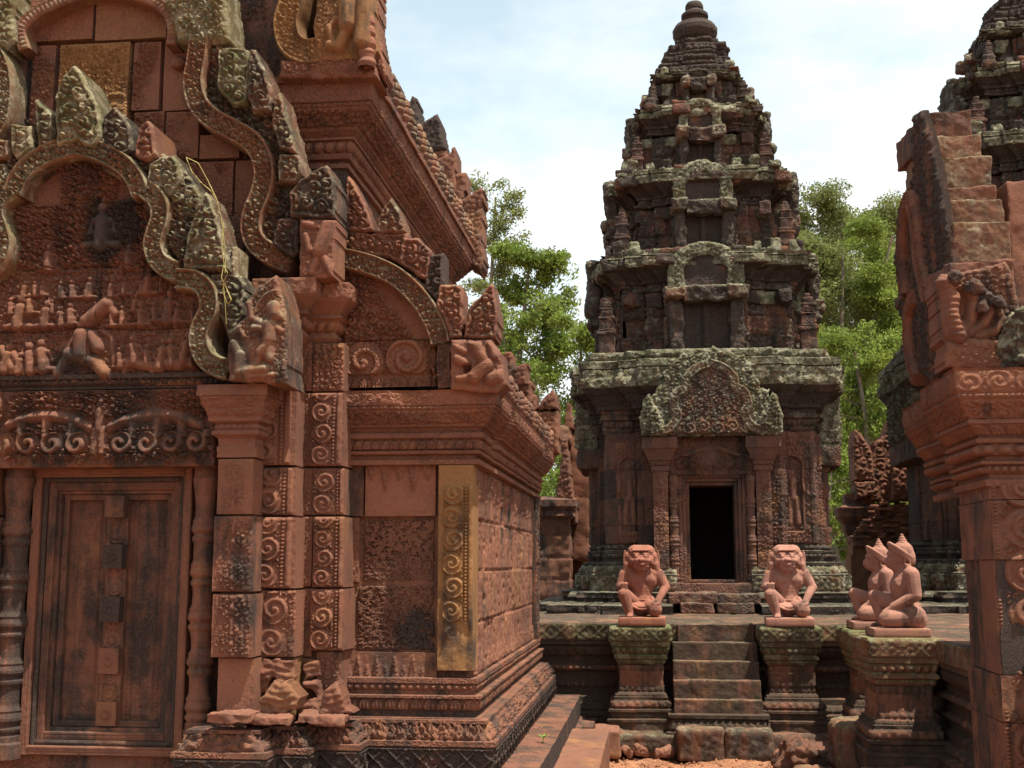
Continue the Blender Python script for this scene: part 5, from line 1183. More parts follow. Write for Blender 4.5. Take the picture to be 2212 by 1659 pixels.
            mb = MB(); stone(mb, (0, yb+.06, (zb+q(.7))/2), (wv*1.2, .16, q(.75)-zb+.1), (0, 0, 0), .01, .012, 8, .02, (0, .5, 0, .42), 50+k+sd); part('tympanum', rotz(mb, sd), M_TOWER, TG)
            mb = MB()
            for s in (-1, 1): stone(mb, (s*wv*.78, yb+.06, (za+zb)/2+.03), (wv*.36, .24, zb-za-.02), (0, .02*s, 0), .02, .03, 7, .016, (.05, .5, .3, .42), 55+k+sd)
            for s in (-1, 1): stone(mb, (s*wv*.80, yb-.06, zb-.08), (wv*.55, .24, .15), (0, 0, 0), .03, .03, 7, .016, (0, .3, .5, .46), 57+k+sd)
            stone(mb, (0, yb-.03, zb-.10), (wv*1.15, .14, .17), (0, .02, 0), .02, .025, 8, .014, (.2, .45, .3, .44), 59+k+sd)
            part('niche_frame', rotz(mb, sd), M_TOWER, TG)
            mb = MB(); relief(mb, Frame((0, yb+.10, 0), (1, 0, 0), (0, 0, 1), (0, -1, 0)), -wv*.62, za+.02, wv*1.24, zb-za-.10, lambda u, v, wd, h: .02*(np.abs(u/wd-.5) < .09)+.012*sm(.36, .4, np.abs(u/wd-.5))+.01*dent(.05)(v, u)*(np.abs(u/wd-.5) < .07), .016, .06, (.35, .55, 0, .42), .006); part('false_door', rotz(mb, sd), M_TOWER, TG)
        rg = np.random.default_rng(40+k)
        for sd in range(4):
            if sd == 2: continue
            for t in np.linspace(-1, 1, [11, 9, 7, 5][k]):
                if abs(t) < .42 or rg.random() < .25: continue
                e = hb+oc*.55; s_ = rg.uniform(.7, 1.2); mb = MB()
                stone(mb, (t*(e-.06), -e-.03, zc-.05+.05*s_), (.13*s_, .10, .20*s_), (rg.normal(0, .06), rg.normal(0, .06), rg.normal(0, .1)), .02, .025, 9, .02, tl if rg.random() < .6 else td, int(rg.integers(99)), taper=.25)
                part('antefix', rotz(mb, sd), M_TOWER, TG)
        # corner towers on the ledge below and flame stones on the corners of this cornice
        base_c = [1.30, 1.10, .90, .68][k]-.10
        for (sx_, sy_) in ((-1, -1), (1, -1), (1, 1), (-1, 1)):
            if k == 3 and sx_*sy_ > 0 and sx_ > 0: continue
            mb = MB(); mini_tower(mb, (sx_*base_c, sy_*base_c, za+.0), [1.16, 1.0, .82, .62][k]*(1 if (k != 1 or sx_ < 0) else 1.05), (.02, .42, .12, .46), 70+k*7); part('corner_turret', mb, M_TOWER, TG)
        if k < 3:
            for (sx_, sy_) in ((-1, -1), (1, -1), (1, 1), (-1, 1)):
                e = hb+oc
                # side gables standing out beyond the corner, seen edge on
                mb = MB()
                stone(mb, (sx_*(hb+pj+oc*.80), sy_*hb*.26, (zb+zc)/2-.10), (.17, hb*.5, (zc-zb)*1.7), (0, 0, 0), .05, .045, 6, .02, (0, .5, .4, .44), 80+k*3); part('leaf_finial', mb, M_TOWER, TG)
    # crown: stepped courses and the lotus vase finial
    mb = MB()
    for k, (hb, z0, z1) in enumerate([(.50, 6.86, 7.0), (.46, 6.98, 7.08), (.43, 7.06, 7.18), (.38, 7.16, 7.26), (.35, 7.24, 7.38), (.29, 7.36, 7.47)]):
        sweep(mb, redent(hb*.9, .03, hb*.6, .03, hb*.4), Prof(.0, z0-.04).to(0, z0).to(.03, z0+.02).to(.035, z1-.02, dent(.07), .012).to(-.12, z1), True, res=.016, tone=td, ero=.018, seed=60+k, jag=.06, blocks=blockfn(.2, .1, .014, .012, .012, 31+k), smoothcorner=True, cap=td)
    part('crown', mb, M_TOWER, TW)
    mb = MB(); lathe(mb, (0, 0, 7.45), [(.17, -.04), (.17, .02), (.21, .045), (.215, .06), (.265, .10), (.30, .18), (.30, .25), (.26, .315), (.2, .335), (.15, .345), (.145, .38), (.15, .40), (.185, .43), (.182, .47), (.15, .50), (.13, .51), (.115, .53), (.125, .56), (.122, .60), (.10, .64), (.05, .66), (.0, .67)], 36, (0, .62, .12, .42), .006, 3, .014)
    part('finial', mb, M_TOWER, TW)
    # ---- the doorway
    yf = -(B+.22); PT = pgroup('doorway', TW)
    z0, z1, hw = .37, 1.45, .258
    mb = MB()
    for (o1, o2, yy, tn) in ((.258, .30, yf-.04, (0, .3, 0, .46)), (.30, .345, yf-.07, (0, .25, 0, .46)), (.345, .385, yf-.095, (0, .2, 0, .48))):
        for s in (-1, 1): stone(mb, (s*(o1+o2)/2, yy+.2, (z0+z1)/2), (o2-o1+.002, .4, z1-z0+2*(o2-.258)), (0, 0, 0), .008, .003, 6, .03, tn, 3)
        for zz in (z0-(o1+o2)/2+.258, z1+(o1+o2)/2-.258): stone(mb, (0, yy+.2, zz), (2*o1, .4, o2-o1+.002), (0, 0, 0), .008, .003, 6, .03, tn, 4)
    part('door_frame', mb, M_TOWER, PT)
    mb = MB(); V = []
    xr, yb2 = .8, yf+2.2
    box = [(-xr, yf+.36, .30), (xr, yf+.36, .30), (xr, yb2, .30), (-xr, yb2, .30), (-xr, yf+.36, 2.0), (xr, yf+.36, 2.0), (xr, yb2, 2.0), (-xr, yb2, 2.0)]
    mb.add(box, [(0, 1, 2, 3), (7, 6, 5, 4), (0, 3, 7, 4), (2, 1, 5, 6), (3, 2, 6, 7)], None, (0, .6, 0, .3)); part('chamber', mb, M_TOWER, PT, smooth=False)
    for s in (-1, 1): colonnette(s*.44, yf-.10, .20, 1.56, .052, PT, tone=(.1, .25, 0, .5), mat=M_TOWER, res=.012, nn=18, seed=5)
    def lin(u, v, wd, h):
        x = u-wd/2; y = v/h; g = curl(.05, 6)(u, v)*.5
        a = np.clip(1-np.abs(y-(.55+.12*np.cos(x*7)))/.08, 0, 1)**.5; f = np.maximum(g*np.where(a > 0, .4, 1), a)
        for c in (-.34, -.2, -.08, .08, .2, .34):
            r = np.hypot(x-c, (y-.30)*h)/.07; f = np.maximum(f*np.where(r < 1.1, .2, 1), sm(1.05, .85, r)*(.4+.6*np.cos(r*7)**2)*(r < 1.1))
        return .035*np.maximum(f, np.clip(1-np.hypot(x/.07, (y-.5)/.3), 0, 1)**.5*1.2)
    mb = MB(); relief(mb, Frame((0, yf-.12, 0), (1, 0, 0), (0, 0, 1), (0, -1, 0)), -.50, 1.565, 1.0, .46, lin, .011, .45, (.05, .3, .06, .48), .006, seed=3); part('lintel', mb, M_TOWER, PT)
    for s in (-1, 1):
        x = s*.585
        mb = MB(); relief(mb, Frame((0, yf-.15, 0), (1, 0, 0), (0, 0, 1), (0, -1, 0)), x-.085, .40, .17, 1.22, lambda u, v, wd, h: .012*spades(.16)(v, u, h, wd), .012, .3, (.08, .22, .05, .5), .006, blocks=blockfn(.9, .34, .006, .012, .01, 3)); part('pilaster', mb, M_TOWER, PT)
        mb = MB(); sweep(mb, [(x-.085, yf+.1), (x-.085, yf-.16), (x+.085, yf-.16), (x+.085, yf+.1)], Prof(0, 1.60).to(.02, 1.62).to(.02, 1.66).to(.01, 1.67).to(.03, 1.72, beads(.04), .008, bulge=.015).to(.05, 1.74).to(.10, 1.86, bulge=-.015).to(.11, 1.865).to(.11, 2.0, curl(.05, 3), .005).to(-.05, 2.02), res=.012, tone=(.05, .2, .05, .5), ero=.006, seed=6, jag=.03); part('capital', mb, M_TOWER, PT)
        mb = MB(); sweep(mb, [(x-.10, yf+.1), (x-.10, yf-.16), (x+.10, yf-.16), (x+.10, yf+.1)], Prof(.05, .0).to(.05, .22, tone=td).to(.06, .24).to(.05, .36, curl(.05, 3), .01, tone=(0, .3, .5, .5)).to(.03, .40, bulge=.03).to(0, .44), res=.014, tone=t0, ero=.01, seed=9); part('base', mb, M_TOWER, PT)
    mb = MB()
    stone(mb, (0, yf-.02, .27), (.98, .34, .13), (0, 0, 0), .012, .008, 6, .02, (0, .25, .1, .5), 5)
    part('sill', mb, M_TOWER, PT)
    for k, (a, b, c, zz) in enumerate([(-.52, 0.02, .16, .17), (.02, .5, .14, .16), (-.40, -.02, .30, .06), (0.0, .42, .28, .06), (-.8, -.5, .08, .10), (.52, .84, .06, .10)]):
        mb = MB(); stone(mb, ((a+b)/2, yf-.16-c/2, zz-.0), (b-a-.008, .3, .125), (0, .015*(k % 3-1), 0), .018, .012, 8, .014, (0, .25+.12*(k % 2), .3, .5), 90+k); part('step', mb, M_TOWER, PT)
    # pediment over the door
    Fp = Frame((0, yf-.27, 0), (1, 0, 0), (0, 0, 1), (0, -1, 0)); PG = PT
    oc_ = smooth_path([(-.70, 2.0), (-.72, 2.25), (-.66, 2.50), (-.54, 2.62), (-.48, 2.86), (-.24, 2.98), (0, 3.03), (.24, 2.98), (.48, 2.86), (.54, 2.62), (.66, 2.50), (.72, 2.25), (.70, 2.0)], .085)[0]
    fl = [(x*(1.05 if k % 2 else .98), 2.0+(z-2.0)*(1.03 if k % 2 else .98)) for k, (x, z) in enumerate(oc_)]
    mb = MB(); slab(mb, Fp, fl, .45, curl(.085, 9), .03, .011, .03, (0, .36, .72, .5), .012, 3, .014); part('pediment', mb, M_TOWER, PT)
    Fb = Frame((0, yf-.32, 0), (1, 0, 0), (0, 0, 1), (0, -1, 0))
    for s in (-1, 1):
        pp = [(0.0, 2.84), (.16, 2.78), (.27, 2.66), (.28, 2.56), (.38, 2.50), (.42, 2.36), (.38, 2.24), (.46, 2.10), (.58, 2.06)]
        mb = MB(); band(mb, Fb, [(s*x, z) for x, z in (pp if s < 0 else pp)][::(1 if s < 0 else 1)], .11, .1, curl(.04, 3), .014, .012, (0, .3, .55, .55), 3); part('arch_band', mb, M_TOWER, PT)
        mb = MB(); slab(mb, Fb, [(s*.50, 2.0), (s*.80, 2.0), (s*.82, 2.2), (s*.76, 2.46), (s*.70, 2.52), (s*.62, 2.36), (s*.55, 2.24)], .25, curl(.05, 4), .04, .011, .04, (0, .32, .7, .5), .012, 5, .014); part('naga', mb, M_TOWER, PT)
    mb = MB(); slab(mb, Frame((0, yf-.285, 0), (1, 0, 0), (0, 0, 1), (0, -1, 0)), [(-.42, 2.02), (-.36, 2.25), (-.4, 2.4), (-.3, 2.52), (-.25, 2.66), (0, 2.8), (.25, 2.66), (.3, 2.52), (.4, 2.4), (.36, 2.25), (.42, 2.02)], .06, lambda u, v: np.maximum(scroll(.16, 3, .04)(u, v-2.02, None, .16)*(v < 2.2), curl(.07, 6)(u, v)), .03, .011, .01, (.05, .30, .40, .50), .006, 6, .004); part('tympanum', mb, M_TOWER, PT)
    # guardian figures in niches left and right
    for s in (-1, 1):
        x = s*.86+s*.09
        mb = MB(); Fn = Frame((0, -(B+.012), 0), (1, 0, 0), (0, 0, 1), (0, -1, 0))
        def nich(u, v, wd, h):
            X = u-wd/2; dd = (np.abs(X) < wd*.40)*(v > .13)*(v < h-.12-.9*np.clip(np.abs(X)-.03, 0, 1))
            fg = standing(u, v, wd/2, .15, .72, s)
            return .008-.05*dd+np.clip(fg, 0, .06)*1.05+.014*curl(.05, 4)(u, v)*(v < .12)+.012*curl(.04, 4)(u, v)*(v > h-.3)*(1-dd)
        relief(mb, Fn, x-.135, .80, .27, 1.12, nich, .0085, .02, (.03, .16, .1, .58), .003, seed=4, wear=False); part('niche_figure', mb, M_TOWERP, TW)
    # gables standing out on the left and right faces
    for s in (-1, 1):
        GG = MB(); xg = B+.22+.16
        slab(GG, Frame((s*xg, 0, 0), (0, -s, 0), (0, 0, 1), (s, 0, 0)), [(-.72, 1.95), (-.74, 2.28), (-.62, 2.6), (-.40, 2.9), (0, 3.08), (.42, 2.9), (.66, 2.6), (.74, 2.28), (.72, 1.95)], .26, curl(.07, 9), .03, .016, .04, (0, .4, .6, .46), .012, 3, .012); part('pediment', GG, M_TOWER, TW)
        mb = MB(); stone(mb, (s*(xg-.20), 0, 1.84), (.4, 1.46, .25), (0, 0, 0), .02, .015, 6, .03, (0, .35, .3, .46), 4)
        for yy in (-.62, .62): stone(mb, (s*(xg-.34), yy, 1.1), (.16, .2, 1.5), (0, 0, 0), .012, .008, 6, .03, (.05, .3, .1, .48), 4)
        part('side_porch', mb, M_TOWER, TW)
    TW.location = loc
    return TW
TWA = build_tower('dark weathered tower with open black doorway, centre of the view behind the steps', (.69, 15.62, TZ))
TWB = copy_tree(TWA); TWB.location = (5.2, 16.3, TZ-.02); TWB.scale = (1.2, 1.12, 1.1)
TWB['label'] = 'taller weathered tower cut off by the right edge, behind the near carved pier'
for t_ in (TWA, TWB): t_['group'] = 'sanctuary towers on the terrace'
# ================================================================== near carved porch at the right edge
POR = thing('carved_porch', 'carved red sandstone pier and stepped gable cut off by the right edge of the view', 'temple porch', (2.4, 7.6, 0))
Yp0 = 7.2; Xp = A(2152, 1300, Yp0)[0]; Ypb = AX(2080, 1200, Xp)[1]
def pb(name, mb, **k): return part(name, mb, M_SAND, POR, **k)
mb = MB(); wp = 1.5
zt_ = A(2160, 1046, Yp0)[2]
sc1 = (lambda wd: strip(wd, (.012, .032, dent(.022), .7), (.055, .29, scroll(.235, 3, .04), 1.0)))(.4)
for za, zb_, off, tn, sd in ((.0, .72, .0, (0, .12, 0, .52), 1), (.725, .98, .004, (0, .15, .3, .52), 5), (.985, 1.62, -.012, (0, .2, 0, .5), 2), (1.625, 1.96, .008, (.05, .1, 0, .5), 3), (1.965, zt_, .0, (.1, .05, 0, .52), 4)):
    relief(mb, front(Yp0-off), Xp, za, wp, zb_-za, lambda u, v, wd, h: .022*sc1(v+za, u)*sm(-.35, .1, fbm(np.stack([u, v+za, 0*u], -1), 2.2, 3, 9)+.1), .0065, .3, tn, .004, seed=sd)
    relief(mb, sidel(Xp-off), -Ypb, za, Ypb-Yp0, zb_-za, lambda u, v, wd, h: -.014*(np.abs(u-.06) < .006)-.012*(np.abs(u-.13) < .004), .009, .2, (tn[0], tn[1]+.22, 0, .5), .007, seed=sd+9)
pb('pier', mb)
def yz(y): return A(2180, y, Yp0-.1)[2]
def capprof():
    P = Prof(.0, yz(1050)).to(.03, yz(1048)).to(.035, yz(1034)).to(.0, yz(1030)).to(.0, yz(1022)).to(.02, yz(1019)).to(.02, yz(1003), beads(.045), .016, bulge=.022).to(.05, yz(1000)).to(.05, yz(994)).to(.015, yz(991)).to(.015, yz(983)).to(.045, yz(980)).to(.05, yz(958), beads(.09), .022, bulge=.025).to(.075, yz(954)).to(.08, yz(946)).to(.055, yz(942)).to(.06, yz(938))
    return P.to(.115, yz(917), petals(.08), .006, bulge=-.02).to(.13, yz(915)).to(.13, yz(907)).to(.12, yz(904)).to(.185, yz(866), curl(.06, 3), .01, bulge=-.02).to(.195, yz(863)).to(.195, yz(853), dent(.026), .008).to(.20, yz(850)).to(.205, yz(804), scroll(.13, 5, .03), .008).to(.215, yz(800)).to(-.1, yz(796))
mb = MB(); sweep(mb, [(Xp, Ypb), (Xp, Yp0), (Xp+1.5, Yp0), (Xp+1.5, Ypb)], capprof(), res=.007, tone=(.05, .18, .16, .52), ero=.006, seed=3, jag=.03); pb('capital', mb)
mb = MB(); relief(mb, front(8.45), Xp+.26, .9, .5, zt_-.9, None, .02, .3, (0, .4, 0, .45), .008)
pb('pier', mb)
mb = MB(); sweep(mb, [(Xp+.10, 8.95), (Xp+.10, 8.40), (Xp+.7, 8.40)], capprof(), res=.010, tone=(.05, .2, .0, .5), ero=.006, seed=13, jag=.03); pb('capital', mb)
# stepped stones up the near slope of the gable
blks = [((1992, 232, 2096, 292), 8.22, (0, .34, .1, .40)), ((2014, 284, 2118, 340), 8.10, (.08, .2, .5, .54)), ((2026, 330, 2140, 400), 7.98, (.1, .2, .52, .52)), ((2040, 394, 2152, 432), 7.86, (.1, .2, .4, .48)), ((2047, 422, 2166, 482), 7.74, (.05, .2, .5, .5)), ((2062, 470, 2180, 552), 7.60, (0, .15, .55, .50)), ((2052, 555, 2188, 592), 7.42, (0, .2, .2, .5))]
for k, (b, Y, tn) in enumerate(blks):
    Y -= .10
    p0, p1 = A(b[0], b[3], Y), A(b[2], b[1], Y); mb = MB()
    stone(mb, ((p0[0]+p1[0])/2, Y+.42, (p0[2]+p1[2])/2), (p1[0]-p0[0], .84, p1[2]-p0[2]+.03), (.09, .02*((k % 3)-1), 0), .008, .010, 9, .010, tn, 20+k); pb('gable_block', mb)
Xg = 1.86
def sy(px, py): q = AX(px, py, Xg); return (-q[1], q[2])
F = sidel(Xg)
mb = MB(); slab(mb, F, [sy(2060, 600), sy(2050, 500), sy(2030, 400), sy(2010, 300), sy(1990, 236), sy(1972, 248), sy(1974, 330), sy(1970, 430), sy(1940, 445), sy(1937, 560), sy(1945, 640), sy(1960, 780), (-8.1, 2.75), (-7.5, 2.9)], .05, curl(.10, 6), .022, .010, .03, (0, .46, .15, .44), .008, 5, .008); pb('gable', mb)
mb = MB(); band(mb, sidel(Xg-.05), [sy(2020, 640), sy(2000, 560), sy(1992, 480), sy(1980, 430), sy(1966, 470), sy(1960, 560), sy(1968, 640)], .13, .15, curl(.04, 3), .02, .01, (.1, .25, .1, .54), 3); pb('arch_band', mb)
mb = MB(); band(mb, sidel(Xg-.04), [sy(1985, 640), sy(1972, 680), sy(1975, 760), sy(1990, 820)], .12, .15, curl(.04, 3), .02, .01, (.0, .2, .05, .54), 3); pb('arch_band', mb)
# many-headed serpent at the foot of the gable
Yg = 7.22
def nagafan(u, v):
    x0, z0 = XZ([(2080, 735)], Yg)[0]; k = (A(2180, 700, Yg)[0]-A(2080, 700, Yg)[0])/100; fg = np.zeros(u.shape); px = 2080+(u-x0)/k; py = 735-(v-z0)/k
    def cp(a, b, r, q_=1.0):
        nonlocal fg
        q = lambda p: (x0+(p[0]-2080)*k, z0+(735-p[1])*k)
        fg = np.maximum(fg, capd(u, v, q(a), q(b), r*k)/(16*k)*q_)
    cp((2066, 728), (2052, 680), 22); cp((2052, 680), (2058, 640), 20); cp((2058, 640), (2050, 606), 17); cp((2050, 604), (2030, 600), 11, 1.2)
    cp((2074, 728), (2096, 690), 15, .9); cp((2096, 690), (2108, 650), 16, .9); cp((2108, 645), (2100, 618), 15, 1.1); cp((2088, 725), (2124, 700), 13, .8); cp((2124, 700), (2140, 670), 14, .85); cp((2138, 665), (2128, 640), 13, 1.1)
    cp((2110, 728), (2150, 718), 11, .7); cp((2150, 718), (2166, 690), 12, .8); cp((2160, 680), (2150, 650), 11, 1.0)
    body = fg*(1+.07*np.cos(py*1.6)*(px < 2075))
    return np.maximum(.35*curl(.05, 5)(u, v)*(fg < .1), body)
mb = MB(); slab(mb, front(Yg), XZ([(2032, 735), (2030, 660), (2018, 606), (2032, 588), (2060, 590), (2110, 578), (2175, 562), (2192, 600), (2205, 660), (2230, 700), (2230, 800), (2100, 790)], Yg), .3, nagafan, .065, .008, .025, (0, .25, .15, .5), .006, 7, .006)
pb('naga', mb)
for k, (px, py, s) in enumerate([(2104, 622, .075), (2132, 645, .065), (2155, 655, .06), (2120, 665, .05), (2062, 600, .06)]):
    c_ = A(px, py, Yg-.08); mb = MB(); stone(mb, tuple(c_), (s*1.2, .07, s), (.3, .5*k, .2), s*.3, .02, 18, .008, (0, .45, .1, .44), 5+k); pb('naga_head', mb)
def smooth3(pts, n):
    p = np.array(pts, float); t = np.linspace(0, len(p)-1, n); return np.stack([np.interp(t, range(len(p)), p[:, k]) for k in range(3)], 1)
mb = MB(); p0, p1 = A(2043, 792, Yg-.03), A(2184, 730, Yg-.03); slab(mb, front(Yg-.05), XZ([(2040, 795), (2046, 735), (2100, 728), (2182, 732), (2186, 800), (2100, 796)], Yg-.05), .3, lambda u, v: np.maximum(curl(.05, 5)(u, v)*.6, 0), .028, .007, .03, (.12, .08, .1, .58), .008, 4, .01); pb('naga_base', mb)
mb = MB(); stone(mb, (A(2205, 735, 7.1)[0]+.05, 7.25, A(2205, 735, 7.1)[2]), (.22, .4, .34), (0, 0, 0), .05, .05, 12, .012, (0, .6, .5, .42), 5); pb('leaf_finial', mb)
mb = MB(); q0 = A(2150, 560, 7.9); stone(mb, (q0[0]+.62, 8.2, q0[2]-.05), (1.1, .8, 1.1), (0, 0, 0), .012, .012, 8, .02, (.1, .15, .2, .55), 8); pb('gable_block', mb)

# ================================================================== kneeling statues: one continuous carved body each
def blob(caps, vox=.007, smooth_n=6):
    bm = bmesh.new(); cache = {}
    def sph(c, r, s=(1, 1, 1)):
        res = bmesh.ops.create_icosphere(bm, subdivisions=2, radius=1)
        for v in res['verts']: v.co = Vector((c[0]+v.co.x*r*s[0], c[1]+v.co.y*r*s[1], c[2]+v.co.z*r*s[2]))
    for cp in caps:
        a, b, ra, rb = np.array(cp[0], float), np.array(cp[1], float), cp[2], cp[3]; s = cp[4] if len(cp) > 4 else (1, 1, 1)
        n = max(1, int(np.linalg.norm(b-a)/(.35*min(ra, rb)*min(s)))+1)
        for t in np.linspace(0, 1, n) if n > 1 else [0]: sph(a+(b-a)*t, ra+(rb-ra)*t, s)
    me = bpy.data.meshes.new('body'); bm.to_mesh(me); bm.free(); o = bpy.data.objects.new('body', me); sc.collection.objects.link(o)
    m = o.modifiers.new('r', 'REMESH'); m.mode = 'VOXEL'; m.voxel_size = vox; m.use_smooth_shade = True
    k = o.modifiers.new('s', 'SMOOTH'); k.factor = .5; k.iterations = smooth_n
    dg = bpy.context.evaluated_depsgraph_get(); out = bpy.data.meshes.new_from_object(o.evaluated_get(dg)); bpy.data.objects.remove(o)
    ca = out.attributes.new('tone', 'FLOAT_COLOR', 'POINT'); n = len(out.vertices)
    return out
def settone(me, tone):
    n = len(me.vertices); me.attributes['tone'].data.foreach_set('color', np.tile(np.asarray(tone, np.float32), n))
ST_T = (0, .0, .0, .5)
def child(name, me, parent, tone=ST_T, mat=None):
    settone(me, tone); o = put(name, me, parent); o.data.materials.append(mat or M_STATUE); ORG[o.name] = ORG[parent.name]; return o
def lion(label, loc, tone, s=1.0, mat=None):
    r = thing('lion_guardian_statue', label, 'statue', (0, 0, 0), 'kneeling lion guardians flanking the steps'); mat = mat or M_STATUE
    C = []
    def c(a, b, ra, rb=None, sc_=(1, 1, 1)): C.append((a, b, ra, ra if rb is None else rb, sc_))
    # x right, y away from the viewer, z up, base of the knees at z = 0
    c((-.0, .06, .10), (.0, .05, .15), .105, .10, (1.05, .85, 1)); c((0, .05, .15), (0, .05, .27), .088, .105, (1, .8, 1)); c((-.05, .045, .33), (.05, .045, .33), .10, .10, (1, .78, 1))
    c((-.10, .05, .385), (.10, .05, .385), .058, .058); c((-.06, .0, .335), (-.045, .0, .33), .055, .055, (1, .62, .9)); c((.045, .0, .33), (.06, .0, .335), .055, .055, (1, .62, .9))
    c((0, .04, .40), (0, .02, .45), .075, .07)
    # right arm (viewer's left): elbow out, fist standing on the raised knee
    c((-.145, .05, .385), (-.185, .03, .27), .052, .043); c((-.185, .03, .27), (-.150, -.10, .272), .042, .031)
    for k in range(4): c((-.172+.002*k, -.132, .298-.0145*k), (-.128, -.142, .298-.0145*k), .0105, .0105)
    c((-.150, -.115, .276), (-.145, -.12, .276), .030, .030); c((-.135, -.118, .306), (-.120, -.135, .300), .011, .010)
    # left arm, hand flat on the thigh
    c((.145, .05, .385), (.205, .02, .265), .052, .042); c((.205, .02, .265), (.140, -.09, .150), .041, .029); c((.14, -.095, .148), (.125, -.13, .138), .027, .024, (1.2, 1, .7))
    for k in range(4): c((.105+.014*k, -.128, .138), (.092+.016*k, -.165, .118), .0095, .008)
    c((.148, -.11, .142), (.158, -.14, .128), .010, .009)
    # right leg: knee raised
    c((-.07, .03, .11), (-.15, -.11, .205), .075, .058); c((-.150, -.12, .205), (-.105, -.115, .03), .056, .036); c((-.105, -.11, .022), (-.100, -.175, .015), .026, .02, (1.2, 1, .8))
    for k in range(4): c((-.122+.013*k, -.18, .012), (-.122+.013*k, -.195, .010), .008, .007)
    # left leg: knee on the ground, shin folded back
    c((.06, .03, .10), (.110, -.12, .075), .080, .064); c((.11, -.12, .066), (.108, -.125, .060), .066, .064); c((.11, -.08, .045), (.09, .12, .04), .045, .038); c((.09, .12, .04), (.085, .17, .035), .03, .024)
    c((0, .10, .06), (0, .14, .05), .06, .05, (1.5, 1, 1))
    # head: broad lion mask inside a mane hood
    i_head = len(C)
    c((0, .03, .50), (0, .03, .53), .088, .092, (1, .95, 1)); c((0, .055, .535), (0, .05, .548), .088, .088, (1.22, .9, 1.0)); c((-.045, .045, .575), (.045, .045, .575), .058, .058); c((-.075, .05, .535), (.075, .05, .535), .05, .05); c((0, .075, .42), (0, .06, .52), .105, .105, (1.2, .62, 1))
    for sx_ in (-1, 1):
        c((sx_*.085, .045, .545), (sx_*.100, .040, .47), .032, .032); c((sx_*.100, .035, .47), (sx_*.112, .03, .405), .032, .022)
        c((sx_*.032, -.062, .535), (sx_*.034, -.064, .535), .017, .017); c((sx_*.02, -.058, .556), (sx_*.05, -.05, .558), .011, .009)
        c((sx_*.03, -.06, .505), (sx_*.052, -.045, .500), .024, .022); c((sx_*.07, -.015, .515), (sx_*.072, -.015, .48), .020, .018)
    c((0, -.068, .515), (0, -.078, .508), .021, .019, (1.3, 1, .8))
    c((-.048, -.052, .482), (0, -.078, .472), .012, .013); c((0, -.078, .472), (.048, -.052, .482), .013, .012); c((-.04, -.05, .455), (.04, -.05, .455), .016, .016); c((-.02, -.045, .435), (.02, -.045, .435), .02, .02)
    for k in range(4): c((-.06+.006*k, -.035+.012*k, .585+.011*k), (.06-.006*k, -.035+.012*k, .585+.011*k), .0085, .0085)
    for k in range(9):
        for sx_ in (-1, 1): c((sx_*(.122-.0005*(k-4)**2), .03, .435+.018*k), (sx_*(.124-.0005*(k-4)**2), .03, .435+.018*k), .0095, .0095)
    hc = np.array([0, .03, .47]); HS = np.array([1.24, 1.15, 1.12]); C = C[:i_head]+[(hc+(np.array(a)-hc)*HS, hc+(np.array(b)-hc)*HS, q*1.15, w_*1.13, z) for a, b, q, w_, z in C[i_head:]]
    me = blob([((np.array(a)), np.array(b), q, w_, z) for a, b, q, w_, z in C], .0056, 2)
    body = child('body', me, r, tone, mat)
    # loin cloth with a sash edge hanging between the knees
    D = []
    pts = smooth_path([(-.115, .155), (-.08, .095), (0, .068), (.07, .085), (.115, .125)], .01)[0]
    for i in range(len(pts)-1): D.append(((pts[i][0], -.115+.4*abs(pts[i][0])*.3, pts[i][1]), (pts[i+1][0], -.115+.4*abs(pts[i+1][0])*.3, pts[i+1][1]), .011, .011, (1, 1, 1)))
    for i in range(len(pts)-1): D.append(((pts[i][0], -.08, pts[i][1]+.02), (pts[i][0]*.8, -.02, pts[i][1]+.05), .016, .02, (1, 1, 1)))
    for t in np.linspace(-1, 1, 24): D.append(((.092*t, .045-.075*math.sqrt(max(0, 1-t*t)), .152), (.092*t, .045-.075*math.sqrt(max(0, 1-t*t)), .152), .009, .009, (1, 1, 1)))
    child('loincloth', blob(D, .006, 2), r, tone, mat)
    mb = MB(); stone(mb, (0, -.01, -.036), (.40, .44, .073), (0, 0, 0), .005, .0015, 8, .03, tone, 3); part('plinth', mb, mat, r)
    r.location = loc; r.scale = (s*1.06, s*1.0, s); return r
LA = lion('kneeling lion-headed statue left of the steps, redder stone, on the greenest pedestal', (-.105, 11.27, TZ+.073), (0, .22, .12, .54), 1.0, M_STATUE_RED)
LB = lion('kneeling lion-headed statue right of the steps, paler pink stone with sunlit shoulders', (1.215, 11.30, TZ+.073), (0, .22, .12, .54))
LB.rotation_euler = (0, 0, R(-3))
